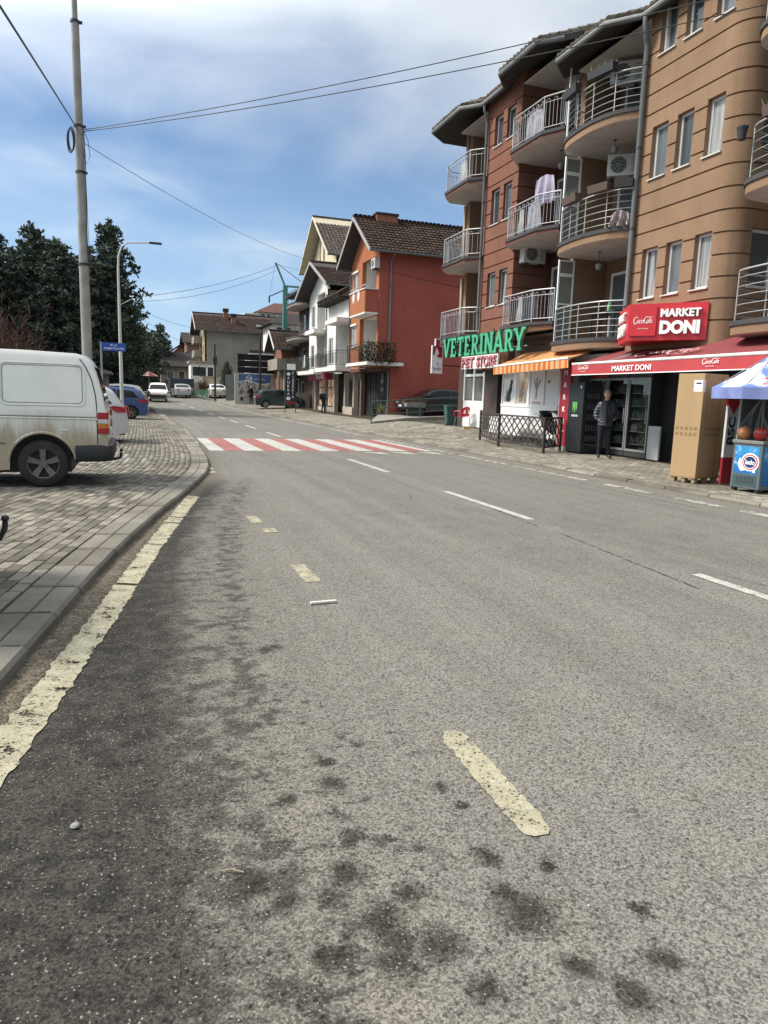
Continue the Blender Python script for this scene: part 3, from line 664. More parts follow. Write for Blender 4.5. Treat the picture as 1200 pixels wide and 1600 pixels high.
def slab(T, plan, ztop, th, m_edge, back, cap=0.095, m_cap=None, name='balcony_slab'):
    """balcony slab: plan is the outer edge polyline, back the points closing it on the wall side"""
    pl = [Vector(p) for p in plan]; bk = [Vector(p) for p in back]; b = MB(); poly = pl+bk
    n = len(poly); m_cap = m_cap or M_CAPD
    # orientation
    ar = sum(poly[i].x*poly[(i+1) % n].y-poly[(i+1) % n].x*poly[i].y for i in range(n))
    if ar < 0: poly = poly[::-1]
    V = lambda p, z: (p.x, p.y, z)
    b.poly([V(p, ztop-th) for p in poly[::-1]], M_SOFF)
    for i in range(n):
        p, q_ = poly[i], poly[(i+1) % n]; b.quad(V(p, ztop-th), V(q_, ztop-th), V(q_, ztop-cap), V(p, ztop-cap), m_edge)
    o = part(T, name, b, None, 30, True)
    c = sum(poly, Vector((0, 0)))/n; b = MB(); pp = []
    for i in range(n):
        d = (poly[(i+1) % n]-poly[i-1]).normalized(); pp.append(poly[i]+Vector((d.y, -d.x))*0.035)
    b.poly([V(p, ztop) for p in pp], m_cap); b.poly([V(p, ztop-cap) for p in pp[::-1]], m_cap)
    for i in range(n):
        p, q_ = pp[i], pp[(i+1) % n]; b.quad(V(p, ztop-cap), V(q_, ztop-cap), V(q_, ztop), V(p, ztop), m_cap)
    link('slab_edge', b.mesh('slab_edge', None, False, org_of(T)), o); return o
def inset(plan, d, left=True):
    P = [Vector(p) for p in plan]; out = []
    for i in range(len(P)):
        t = (P[min(i+1, len(P)-1)]-P[max(i-1, 0)]).normalized(); out.append(P[i]+Vector((t.y, -t.x))*d)
    return out
def walk(P, step):
    """points every `step` along a polyline"""
    out = []; L = 0.0; nxt = 0.0
    for a, b in zip(P[:-1], P[1:]):
        l = (b-a).length
        while nxt <= L+l+1e-6: out.append((a+(b-a)*((nxt-L)/l if l else 0), (b-a).normalized())); nxt += step
        L += l
    return out
def total(P): return sum((b-a).length for a, b in zip(P[:-1], P[1:]))
def rail_bars(T, plan, z, m, h=0.92, nb=5, posts=6, r=0.0085):
    """curved railing of horizontal bars: railing > rail_post, rail_bar"""
    P = plan; b = MB(); b.tube([(p.x, p.y, z+h) for p in P], 0.020, 8, m); o = part(T, 'railing', b, None, True, True)
    st = total(P)/(posts-1)-1e-4; og = org_of(T)
    pm = MB().tube([(0, 0, 0), (0, 0, h)], 0.015, 8, m).mesh('rail_post', None, True)
    for p, d in walk(P, st): link('rail_post', pm, o, (p.x-og[0], p.y-og[1], z-og[2]))
    for k in range(nb):
        zz_ = z+h*(0.14+0.72*k/(nb-1)); link('rail_bar', MB().tube([(p.x, p.y, zz_) for p in P], r, 6, m).mesh('rail_bar', None, True, og), o)
    return o
def rail_hoops(T, plan, z, m, h=0.95):
    """railing of hooped balusters: railing > baluster"""
    P = [Vector(p) for p in plan]; b = MB(); b.tube([(p.x, p.y, z+h) for p in P], 0.022, 6, m); b.tube([(p.x, p.y, z+.10) for p in P], 0.012, 6, m); b.tube([(p.x, p.y, z+h*.83) for p in P], 0.009, 6, m)
    for p in P: b.tube([(p.x, p.y, z), (p.x, p.y, z+h)], 0.02, 6, m)
    o = part(T, 'railing', b, None, True, True); og = org_of(T)
    w = 0.13; hb = MB(); arc = [(-w/2, 0, .10), (-w/2, 0, h*.83)]+[(-w/2*math.cos(PI*i/6), 0, h*.83+0.09*math.sin(PI*i/6)) for i in range(1, 6)]+[(w/2, 0, h*.83), (w/2, 0, .10)]
    hb.tube(arc, 0.0085, 5, m); me = hb.mesh('baluster', None, True)
    for a, c in zip(P[:-1], P[1:]):
        l = (c-a).length; k = max(1, int(l/0.24)); d = (c-a)/l
        for i in range(k):
            p = a+d*(l*(i+.5)/k); link('baluster', me, o, (p.x-og[0], p.y-og[1], z-og[2]), (0, 0, math.atan2(d.y, d.x)))
    return o
def downpipe(T, x, y, z0, z1, r=0.055, elbow=None, name='downpipe', m=None):
    b = MB(); pth = [(x, y, z0), (x, y, z1)]
    if elbow: pth += [(x-.02, y, z1+.05)]+list(elbow)
    b.tube(pth, r, 10, m or M_GUT); 
    for zc in np.arange(z0+.6, z1, 1.9): b.tube([(x, y, zc), (x, y, zc+.05)], r*1.22, 10, M_BRACK if not m else m)
    return part(T, name, b, None, True, True)
def roof_sheet(T, name, eave, ridge, th, m_under, tile=None, og=None, rows=7, gutter=True, tile_r=0.085, step=0.2, lip=0.02, flat=1.0):
    """sloped roof between an eave polyline and a ridge polyline (same count), underside boards, tile barrels and a gutter"""
    E_ = [Vector(p) for p in eave]; Rg = [Vector(p) for p in ridge]; b = MB(); n = len(E_); up_ = Vector((0, 0, th))
    for i in range(n-1):
        b.quad(E_[i], E_[i+1], Rg[i+1], Rg[i], m_under); b.quad(E_[i]+up_, Rg[i]+up_, Rg[i+1]+up_, E_[i+1]+up_, m_under); b.quad(E_[i], E_[i]+up_, E_[i+1]+up_, E_[i+1], m_under)
    b.quad(E_[0], Rg[0], Rg[0]+up_, E_[0]+up_, m_under); b.quad(E_[-1], E_[-1]+up_, Rg[-1]+up_, Rg[-1], m_under)
    o = part(T, name, b, None, False, True)
    if tile:
        t = MB()
        for i in range(n-1):
            L = (E_[i+1]-E_[i]).length; k = max(1, int(L/step))
            for j in range(k):
                f = (j+.5)/k; a = E_[i].lerp(E_[i+1], f)+up_; c = Rg[i].lerp(Rg[i+1], f)+up_; d = (c-a); dn = d.normalized(); ln = d.length
                u = (E_[i+1]-E_[i]).normalized()*step*.485; w = u.cross(dn).normalized()*.085
                if w.z < 0: w = -w
                m_ = min(rows, int(ln/0.34)+1)
                for r_ in range(m_):
                    p = a+dn*(r_*0.34-0.05); q_ = p+dn*0.38; l1, l2 = lip, 0.004; jit = Vector((0, 0, random.gauss(0, .006)))
                    sec_ = [(-1, 0), (-.6, .75*flat), (0, 1.0*flat), (.6, .75*flat), (1, 0)]
                    vs = [p+u*x+w*(y)+w.normalized()*l1+jit for x, y in sec_]+[q_+u*x*.9+w*(y*.9)+w.normalized()*l2+jit for x, y in sec_]
                    t.add(vs, [(0, 1, 6, 5), (1, 2, 7, 6), (2, 3, 8, 7), (3, 4, 9, 8), (4, 3, 2, 1, 0)], tile)
        ob = link('roof_tiles', t.mesh('roof_tiles', None, False, org_of(T)), o); ob['kind'] = 'stuff'
    if gutter:
        g_ = MB(); g_.tube([p+Vector((0, 0, th*.55)) for p in E_], 0.075, 8, M_GUT); link('gutter', g_.mesh('gutter', None, True, org_of(T)), o)
    return o
def line_at(p0, d):
    """straight wall frame: at(s, out, z), outward = right hand of d"""
    d = Vector(d).normalized(); n = Vector((d.y, -d.x)); p0 = Vector(p0)
    return lambda s, o, z: (p0.x+d.x*s+n.x*o, p0.y+d.y*s+n.y*o, z)

# ------------------------------------------------------------------ brown apartment building above the market
BB = thing('apartment_building', 'four storey brown stucco apartment building with curved balconies above the market', 'building', (12.0, 14.0, 0.0))
GB = [3.40+0.462*i for i in range(19)]
arc = [(12.5-0.5*math.cos(a), 12.95-0.5*math.sin(a)) for a in np.linspace(0, PI/2, 9)]
pathB = [(12.0, 15.62)]+arc+[(14.6, 12.45)]
sY = lambda y: 15.62-y
arcL = 15.62-12.95+PI/2*0.5*0.996; sX = lambda x: arcL+(x-12.5)
opsB = []; FL = (0, 1, 2); zw1 = (4.12, 6.95, 9.75); 
for f in FL:
    for (ya, yb) in ((15.25, 14.70), (14.40, 13.88), (13.48, 12.97)): opsB.append((sY(ya), sY(yb), zw1[f], zw1[f]+(1.20 if f < 2 else 1.15)))
    opsB.append((sX(12.60), sX(13.32), zw1[f]+.0, zw1[f]+1.22 if f < 2 else 10.95))
wallB, atB = facade(BB, 'wall', pathB, 2.86, 11.7, GB, opsB, ST_BROWN)
for i, (a, b_, c, d) in enumerate(opsB):
    k = i % 4; gl = G_CURT if k in (0, 1, 2) else G_GREY
    window(BB, atB, a, b_, c, d, depth=0.17, g=(G_CURT, G_GREY, G_CURT)[i % 3] if k < 3 else G_GREY, sill=0.045, fr=0.06)
# body: loggia walls, rear mass, shop shell
def slabwall(T, name, x0, y0, z0, x1, y1, z1, m): return part(T, name, MB().box(x0, y0, z0, x1, y1, z1, m), None, False, True)
slabwall(BB, 'rear_wall', 13.45, 15.42, 2.86, 13.65, 18.9, 11.7, ST_BROWN)
slabwall(BB, 'side_wall', 12.03, 15.40, 2.862, 13.448, 15.60, 11.7, ST_BROWN)
slabwall(BB, 'side_wall', 12.30, 18.66, 2.862, 13.448, 18.86, 11.7, ST_BROWN)
slabwall(BB, 'rear_wall', 14.6, 5.0, 2.86, 14.8, 12.44, 11.7, ST_BROWN)
slabwall(BB, 'ceiling', 12.06, 5.0, 2.70, 20.0, 18.64, 2.855, M_SOFF)
part(BB, 'core', MB().box(13.66, 12.6, 2.87, 21, 19.0, 11.6, ST_BROWN), None, False, True)
farB = spline([(12.30, 18.74), (11.80, 18.68), (11.52, 18.30), (11.40, 17.60), (11.40, 16.85), (11.58, 16.15), (11.97, 15.66)], 5)
nearB = spline([(12.62, 11.98), (11.95, 11.95), (11.55, 11.70), (11.42, 11.15), (11.40, 10.2), (11.42, 9.2), (11.7, 8.5), (12.5, 8.2)], 5)
zB = (3.24, 5.97, 8.78)
for z in zB:
    slab(BB, farB, z, 0.27, ST_BROWN, [(13.44, 15.7), (13.44, 18.64)]); rail_bars(BB, inset(farB, -0.06), z, M_RAILW)
    slab(BB, nearB, z, 0.27, ST_BROWN, [(14.59, 8.2), (14.59, 11.98)]); rail_bars(BB, inset(nearB, -0.06), z, M_RAILW, h=1.0)
# glazed balcony screens towards the neighbour
for z0, z1 in ((3.26, 5.62), (5.99, 8.43)):
    at = line_at((11.74, 18.60), (1, 0)); h = z1-z0
    w = window(BB, at, 0, 0.54, z0, z1, depth=0.03, g=G_FROST, fr=0.05, trans=0.47, sill=0, name='balcony_screen')
    b = MB(); obox(b, at, 0.05, 0.49, -.03, .016, z0+h*.80, z0+h*.84, M_FRAME); link('screen_rail', b.mesh('screen_rail', None, False, org_of(BB)), w)
b = MB().tube([(11.74, 18.62, 8.8), (11.74, 18.62, 10.75)], 0.03, 8, M_FRAME); part(BB, 'balcony_post', b, None, True, True)
# balcony doors
at = line_at((13.44, 18.5), (0, -1))
for z in zB: window(BB, at, 0.25, 1.05, z+.02, z+2.05, depth=-0.06, g=G_GREY, fr=0.08, sill=0, name='balcony_door'); window(BB, at, 1.5, 2.4, z+.85, z+2.05, depth=-0.06, g=G_DARK, fr=0.06, sill=0.06)
downpipe(BB, 11.90, 15.60, 3.35, 10.1, 0.062, elbow=[(11.78, 15.52, 10.35), (11.72, 15.5, 10.5), (11.72, 15.5, 10.66)])
eB = [(11.72, 4.0, 10.62), (11.72, 15.55, 10.62), (11.12, 16.25, 10.62), (11.12, 18.35, 10.62), (11.75, 19.0, 10.62)]
rB = [(16.5, 4.0, 12.6), (16.5, 15.55, 12.6), (16.5, 16.25, 12.6), (16.5, 18.35, 12.6), (16.5, 19.0, 12.6)]
roof_sheet(BB, 'roof', eB, rB, 0.16, M_WOODD, T_PALE, rows=6)
b = MB().box(12.0, 15.64, 10.70, 13.44, 18.64, 10.75, M_SOFF); part(BB, 'loggia_ceiling', b, None, False, True)

# ------------------------------------------------------------------ red apartment building above the vet
BR = thing('apartment_building', 'brick red stucco apartment building with angular balconies above the vet shop', 'building', (12.0, 22.0, 0.0))
GR = [3.9+0.458*i for i in range(19)]
pathR = [(12.0, 24.08), (12.0, 21.78), (13.42, 21.78)]
opsR = []; zr_ = (4.80, 7.60, 10.18)
for f in FL:
    for (ya, yb) in ((23.62, 23.02), (22.74, 22.16)): opsR.append((24.08-ya, 24.08-yb, zr_[f], zr_[f]+(1.18, 1.18, 1.0)[f]))
wallR, atR = facade(BR, 'wall', pathR, 2.6, 12.2, GR, opsR, ST_RED)
for i, (a, b_, c, d) in enumerate(opsR): window(BR, atR, a, b_, c, d, depth=0.17, g=(G_GREY, G_CURT, G_DARK)[i % 3], sill=0.04, fr=0.06)
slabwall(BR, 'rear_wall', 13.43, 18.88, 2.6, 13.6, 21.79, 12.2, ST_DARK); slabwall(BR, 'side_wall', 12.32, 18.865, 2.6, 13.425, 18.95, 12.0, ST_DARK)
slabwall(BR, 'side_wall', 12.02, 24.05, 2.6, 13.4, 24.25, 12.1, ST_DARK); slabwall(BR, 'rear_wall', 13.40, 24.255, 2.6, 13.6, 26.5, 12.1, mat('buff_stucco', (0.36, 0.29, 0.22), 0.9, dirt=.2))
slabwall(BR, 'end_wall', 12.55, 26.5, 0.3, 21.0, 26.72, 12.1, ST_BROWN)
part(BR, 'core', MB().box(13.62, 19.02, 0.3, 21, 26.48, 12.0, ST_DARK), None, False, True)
midR = [Vector(p) for p in ((12.01, 21.95), (11.5, 21.45), (11.5, 19.62), (11.86, 18.93), (12.3, 18.90))]
endR = [Vector(p) for p in ((12.56, 27.15), (11.95, 27.15), (11.5, 26.55), (11.5, 24.55), (11.98, 24.06))]
zR = (3.92, 6.68, 9.38)
for z in zR:
    slab(BR, midR, z, 0.20, ST_DARK, [(13.42, 18.96), (13.42, 21.76)]); rail_hoops(BR, inset(midR, -0.05)[:-1], z, M_RAILG)
    slab(BR, endR, z, 0.20, ST_DARK, [(13.39, 24.26), (13.39, 27.15)]); rail_hoops(BR, inset(endR, -0.05), z, M_RAILG)
at = line_at((13.42, 21.6), (0, -1))
for z in zR: window(BR, at, 0.1, 0.95, z+.02, z+2.05, depth=-0.06, g=G_GREY, fr=0.08, sill=0, name='balcony_door'); window(BR, at, 1.25, 1.95, z+.85, z+2.0, depth=-0.06, g=G_DARK, fr=0.06, sill=0)
at = line_at((13.39, 26.4), (0, -1))
for z in zR: window(BR, at, 0.9, 1.7, z+.02, z+2.05, depth=-0.06, g=G_DARK, fr=0.06, sill=0, name='balcony_door', m=mat('brown_frame', (0.10, 0.06, 0.04), 0.5))
for z in zR: part(BR, 'balcony_post', MB().box(12.56, 26.95, z, 12.72, 27.11, z+2.44, mat('buff_stucco', (0.36, 0.29, 0.22))), None, False, True)
downpipe(BR, 11.90, 24.05, 4.05, 11.1, 0.05, elbow=[(11.8, 23.98, 11.35), (11.72, 23.95, 11.5), (11.72, 23.95, 11.66)])
eR = [(11.72, 19.05, 11.62), (11.15, 19.6, 11.62), (11.15, 21.8, 11.62), (11.70, 22.5, 11.62), (11.70, 24.1, 11.62), (11.15, 24.7, 11.62), (11.15, 27.2, 11.62), (11.9, 27.9, 11.62), (17, 27.9, 11.62)]
rR = [(16.5, 19.05, 13.5), (16.5, 19.6, 13.5), (16.5, 21.8, 13.5), (16.5, 22.5, 13.5), (16.5, 23.2, 13.5), (16.5, 23.4, 13.5), (16.5, 23.6, 13.5), (16.5, 23.8, 13.5), (17.2, 23.9, 13.5)]
roof_sheet(BR, 'roof', eR, rR, 0.16, M_WOODD, T_PALE, rows=6)
for y0, y1 in ((18.97, 21.76), (24.3, 26.48)): part(BR, 'loggia_ceiling', MB().box(12.02, y0, 11.55, 13.41, y1, 11.60, M_SOFF), None, False, True)
# the shop fronts at street level
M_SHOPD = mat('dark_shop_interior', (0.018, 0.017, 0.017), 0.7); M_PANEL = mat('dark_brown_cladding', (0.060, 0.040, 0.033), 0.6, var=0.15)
M_WPVC = mat('white_plastic', (0.66, 0.66, 0.65), 0.4, var=0.04); M_WPVC2 = mat('translucent_white_blind', (0.60, 0.60, 0.58), 0.35, var=0.06, vs=0.8)
b = MB(); b.box(12.42, 26.0, 0.25, 12.6, 26.5, 2.8, M_PANEL); b.box(12.42, 23.2, 0.25, 12.6, 24.2, 2.8, M_PANEL); b.box(13.3, 22.3, 0.2, 13.4, 23.2, 2.6, M_PANEL); b.box(12.22, 18.95, 2.55, 12.4, 24.2, 3.55, M_PANEL); b.box(12.0, 18.9, 3.52, 13.4, 26.9, 3.6, M_PANEL); part(BR, 'shop_wall', b, None, False, True)
# vet door: white double door, half glazed
at = line_at((12.40, 25.98), (0, -1)); zf = 0.46
b = MB(); obox(b, at, 0.02, 1.76, -.05, 0, zf, zf+1.02, M_WPVC); 
for s0_, s1_ in ((0.0, .11), (.83, .95), (1.67, 1.78)): obox(b, at, s0_, s1_, -.06, .012, zf+1.02, zf+2.35, M_WPVC)
obox(b, at, 0.11, 1.67, -.06, .010, zf+1.94, zf+2.04, M_WPVC); obox(b, at, .11, 1.67, -.06, .010, zf+2.29, zf+2.35, M_WPVC); D_ = part(BR, 'shop_door', b, None, False, True)
for s0_, s1_ in ((.11, .83), (.95, 1.67)):
    for z0, z1 in ((zf+1.02, zf+1.94), (zf+2.04, zf+2.29)): p = MB(); obox(p, at, s0_, s1_, -.05, -.03, z0, z1, G_DARK); link('pane', p.mesh('pane', None, False, org_of(BR)), D_)
    p = MB(); k = 10
    for i in range(k): obox(p, at, s0_+.03+i*.07, s0_+.066+i*.07, -.028, -.024, zf+1.05, zf+1.9, mat('net_curtain', (0.22, 0.22, 0.21), 0.9))
    link('curtain', p.mesh('curtain', None, False, org_of(BR)), D_)
# vet shop window: four white panes with animal pictures above a white parapet
at = line_at((12.25, 22.55), (0, -1)); zf = 0.34
b = MB(); obox(b, at, 0, 3.62, -.12, 0, zf, zf+.98, M_WPVC); obox(b, at, 0, 3.62, -.12, 0.02, zf+.98, zf+1.06, M_WPVC)
for s_ in (0, .92, 1.82, 2.72, 3.56): obox(b, at, s_, s_+.06, -.10, 0.0, zf+1.06, zf+2.16, M_WPVC)
obox(b, at, 0, 3.62, -.10, 0.003, zf+2.16, zf+2.24, M_WPVC); SW = part(BR, 'shop_window', b, None, False, True)
for s0_, s1_ in ((.06, .92), (.98, 1.82), (1.88, 2.72), (2.78, 3.56)): p = MB(); obox(p, at, s0_, s1_, -.06, -.04, zf+1.06, zf+2.16, M_WPVC2); link('pane', p.mesh('pane', None, False, org_of(BR)), SW)
p = MB(); obox(p, at, 0, 3.62, -.6, -.08, zf+2.26, zf+3.1, G_GREY); 
for s_ in (.0, 1.2, 2.4, 3.5): obox(p, at, s_, s_+.08, -.08, 0, zf+2.26, zf+3.1, mat('grey_frame', (.3, .3, .29), .5))
link('pane', p.mesh('pane', None, False, org_of(BR)), SW)
M_SIL = [mat('print_black', (0.03, 0.028, 0.026), 0.6), mat('print_tan', (0.30, 0.21, 0.14), 0.6, var=.3, vs=6), mat('print_grey', (0.22, 0.20, 0.19), 0.6, var=.3, vs=6)]
def decal(T, at, s, z, shape, sc, m, o=0.0, name='window_picture'):
    b = MB(); pts = [at(s+x*sc, -0.037+o, z+y*sc) for x, y in shape]; b.poly(pts, m); q = [tuple(Vector(p)) for p in pts]; return link(name, b.mesh(name, m, False, org_of(T)), SW)
CAT = [(.15, 0), (.45, 0), (.55, .1), (.5, .3), (.62, .55), (.6, .8), (.7, .95), (.62, .97), (.66, 1.1), (.55, 1.02), (.44, 1.1), (.42, .92), (.36, .7), (.2, .45), (.1, .2)]
DOG = [(.05, 0), (.3, 0), (.3, .45), (.55, .42), (.55, 0), (.75, 0), (.78, .5), (.85, .75), (.75, .98), (.5, 1.05), (.3, .95), (.2, .7), (.08, .4)]
BIRD = [(.3, 0), (.42, .02), (.45, .5), (.75, .95), (.66, 1.0), (.45, .72), (.42, 1.05), (.3, 1.05), (.3, .7), (.15, 1.0), (.08, .95), (.28, .5)]
decal(BR, at, .22, zf+1.14, CAT, .72, M_SIL[0]); decal(BR, at, .10, zf+1.14, [(x*.6+.02, y*.6) for x, y in CAT], .62, M_SIL[2], .001)
decal(BR, at, 1.02, zf+1.10, [(0, 0), (.7, 0), (.7, 1.2), (0, 1.2)], .85, M_SIL[1] if False else mat('print_cream', (0.45, 0.38, 0.30), .6), 0); decal(BR, at, 1.12, zf+1.12, DOG, .70, M_SIL[1], .002); decal(BR, at, 1.28, zf+1.16, [(x*.8, y*.8) for x, y in DOG], .58, M_SIL[2], .004)
decal(BR, at, 2.02, zf+1.24, BIRD, .66, M_SIL[2]); decal(BR, at, 2.9, zf+1.75, [(.0, 0), (.3, 0), (.3, .2), (0, .2)], .5, M_SIL[2])
text(BR, 'window_lettering', 'VETERINA', at(2.25, -.034, zf+1.14), 1, mat('print_red', (0.5, 0.06, 0.06), .6), height=.06, width=.6, ext=.001)
# ------------------------------------------------------------------ signs
M_GREEN = mat('sign_green', (0.055, 0.33, 0.17), 0.45, var=0.08); M_GREENS = mat('sign_green_side', (0.03, 0.12, 0.075), 0.5)
M_RED = mat('sign_red', (0.50, 0.022, 0.028), 0.35, var=0.06); M_MAROON = mat('sign_maroon', (0.27, 0.018, 0.030), 0.45, var=0.12, dirt=0.15); M_LET = mat('letter_white', (0.80, 0.80, 0.79), 0.4, var=0.03)
M_STEEL = mat('galvanised_steel', (0.33, 0.34, 0.34), 0.45, 0.6, var=0.15); M_BLK = mat('black_plastic', (0.016, 0.016, 0.018), 0.4, var=0.2); M_BLKM = mat('black_iron', (0.022, 0.022, 0.022), 0.55, var=0.2)
def rects_letter(b, ch, x0, w, h, y_of, m):
    """slab-serif capital drawn with straight strokes in the (u, v) plane; returns advance"""
    t = 0.25*h*0.86; sf = 0.11*h
    def q(pts, lift=0.0):
        b.append((pts, lift))
    X = lambda u: x0+u*w
    def stem(u, lift=0): c = X(u); q([(c-t/2, 0), (c+t/2, 0), (c+t/2, h), (c-t/2, h)], lift)
    def serif(u, v, ww=1.75, lift=.003): c = X(u); q([(c-t*ww/2, v), (c+t*ww/2, v), (c+t*ww/2, v+sf), (c-t*ww/2, v+sf)], lift)
    def hbar(u0, u1, v, th=None, lift=.0015): th = th or sf*1.25; q([(X(u0), v), (X(u1), v), (X(u1), v+th), (X(u0), v+th)], lift)
    def diag(u0, v0, u1, v1, lift=.001): q([(X(u0)-t/2, v0), (X(u0)+t/2, v0), (X(u1)+t/2, v1), (X(u1)-t/2, v1)], lift)
    def arcp(u, v0, v1, r, lift=.002):
        c = X(u); n = 9; o = []; i_ = []
        for k in range(n+1):
            a = -PI/2+PI*k/n; vm = (v0+v1)/2; hv = (v1-v0)/2
            o.append((c+r*math.cos(a), vm+hv*math.sin(a))); i_.append((c+max(0, r-t*.95)*math.cos(a), vm+max(.01, hv-sf*1.15)*math.sin(a)))
        for k in range(n): q([i_[k], o[k], o[k+1], i_[k+1]], lift)
    if ch == 'V': diag(.5, 0, .14, h); diag(.5, 0, .86, h, .002); serif(.14, h-sf); serif(.86, h-sf)
    elif ch == 'Y': diag(.5, h*.4, .13, h); diag(.5, h*.4, .87, h, .002); q([(X(.5)-t/2, 0), (X(.5)+t/2, 0), (X(.5)+t/2, h*.45), (X(.5)-t/2, h*.45)], .0025); serif(.13, h-sf); serif(.87, h-sf); serif(.5, 0)
    elif ch == 'A': diag(.12, 0, .5, h); diag(.88, 0, .5, h, .002); hbar(.28, .72, h*.26); serif(.12, 0); serif(.88, 0)
    elif ch == 'E': stem(.28); hbar(.05, .9, h-sf*1.2); hbar(.05, .92, 0); hbar(.3, .7, h*.45); q([(X(.9)-t*.45, h-sf*2.6), (X(.9), h-sf*2.6), (X(.9), h), (X(.9)-t*.45, h)], .004); q([(X(.92)-t*.45, 0), (X(.92), 0), (X(.92), sf*2.8), (X(.92)-t*.45, sf*2.8)], .004)
    elif ch == 'T': stem(.5); hbar(.04, .96, h-sf*1.2); serif(.5, 0); q([(X(.04), h-sf*2.7), (X(.04)+t*.45, h-sf*2.7), (X(.04)+t*.45, h), (X(.04), h)], .004); q([(X(.96)-t*.45, h-sf*2.7), (X(.96), h-sf*2.7), (X(.96), h), (X(.96)-t*.45, h)], .004)
    elif ch == 'R': stem(.26); hbar(.05, .55, h-sf*1.2); hbar(.3, .55, h*.43); arcp(.52, h*.43, h, w*.36); diag(.86, 0, .52, h*.5, .0027); serif(.26, 0); serif(.9, 0, 1.3)
    elif ch == 'I': stem(.5); serif(.5, 0, 1.9); serif(.5, h-sf, 1.9)
    elif ch == 'N': stem(.2); stem(.82); diag(.82, 0, .2, h, .002); serif(.2, 0); serif(.14, h-sf); serif(.82, h-sf)
def extr(b, pts3, back, m_f, m_s):
    n = len(pts3); P = [Vector(p) for p in pts3]; Q = [p+Vector(back) for p in P]
    b.poly(P, m_f); 
    for i in range(n): j = (i+1) % n; b.quad(P[i], Q[i], Q[j], P[j], m_s)
# VETERINARY: separate box letters on a frame under the balconies
T = thing('veterinary_sign', 'large green slab-serif VETERINARY letters mounted under the balconies', 'sign', (11.34, 22.7, 3.05))
word = 'VETERINARY'; ws = [1.0, .80, .86, .80, .92, .52, .96, 1.0, .92, .98]; Ltot = 6.22; sc = Ltot/sum(ws); y = 25.82; hL = 0.70
for ch, w in zip(word, ws):
    st = []; rects_letter(st, ch, 0.02, w*sc-.04, hL, None, None); b = MB()
    for pts, lf in st:
        p3 = [(11.34-lf, y-u, 3.08+v) for u, v in pts]; extr(b, p3, (0.10+lf, 0, 0), M_GREEN, M_GREENS)
    part(T, 'letter', b, None, False, True); y -= w*sc
b = MB()
for z in (3.22, 3.66): b.bar((11.47, 25.8, z), (11.47, 19.65, z), .03, .03, M_STEEL)
for y in (25.6, 23.8, 21.9, 19.9): b.bar((11.475, y, 3.1), (11.475, y, 3.9), .03, .03, M_BLKM); b.bar((11.48, y, 3.3), (12.2, y, 3.3), .03, .03, M_BLKM)
part(T, 'sign_frame', b, None, False, True)
T = thing('pet_store_sign', 'white PET STORE sign with dark red outlined letters below the green letters', 'sign', (11.36, 22.7, 2.57))
part(T, 'board', MB().bbox(11.36, 21.32, 2.60, 11.42, 24.10, 3.05, .006, mat('sign_board_white', (0.66, 0.64, 0.64), .45)), None, False, True)
for i, (s_, w) in enumerate((('PET', 1.0), ('STORE', 1.45))):
    yc = 23.52 if i == 0 else 22.10
    text(T, 'lettering', s_, (11.35, yc, 2.825), 1, M_MAROON, off=0.05, ext=.02, height=.37, width=w)
    text(T, 'lettering', s_, (11.335, yc, 2.825), 1, mat('pale_pink_face', (.55, .36, .38), .5), off=-0.022, ext=.02, height=.30, width=w*.955)
# vet cross sign that sticks out from the corner
T = thing('vet_cross_sign', 'white and red cross shaped vet sign projecting from the corner of the red building', 'sign', (11.30, 26.25, 2.5))
def plate(pts, y, th, m, T_, nm): b = MB(); b.prism([(a, y, c) for a, c in pts], (0, th, 0), m); return part(T_, nm, b, None, False, True, True)
x0, z0 = 11.06, 2.50
plate([(x0, z0), (x0+.46, z0), (x0+.46, z0+1.08), (x0+.34, z0+1.08), (x0+.34, z0+1.34), (x0+.13, z0+1.34), (x0+.13, z0+1.08), (x0, z0+1.08)], 26.2, .09, mat('sign_board_white', (0.66, 0.64, 0.64), .45), T, 'board')
plate([(x0+.03, z0+.70), (x0+.10, z0+.72), (x0+.17, z0+1.0), (x0+.22, z0+.95), (x0+.30, z0+.78), (x0+.27, z0+.72), (x0+.22, z0+.74), (x0+.24, z0+.62), (x0+.43, z0+.62), (x0+.43, z0+1.05), (x0+.31, z0+1.05), (x0+.31, z0+1.31), (x0+.16, z0+1.31), (x0+.16, z0+1.05), (x0+.03, z0+1.05)], 26.192, .012, M_MAROON, T, 'red_cross')
plate([(x0+.24, z0+.32), (x0+.27, z0+.32), (x0+.28, z0+.40), (x0+.25, z0+.42)], 26.194, .01, M_BLK, T, 'paw_mark')
text(T, 'lettering', 'TRI VET', (x0+.23, 26.192, z0+.17), 1, mat('print_dark', (.09, .08, .08), .6), FACE_CAM, ext=.003, height=.10, width=.36)
[part(T, 'bracket', MB().box(x0+.46, 26.23, z0+h_, 12.5, 26.26, z0+h_+.04, M_BLKM), None, False, True) for h_ in (.3, .9)]

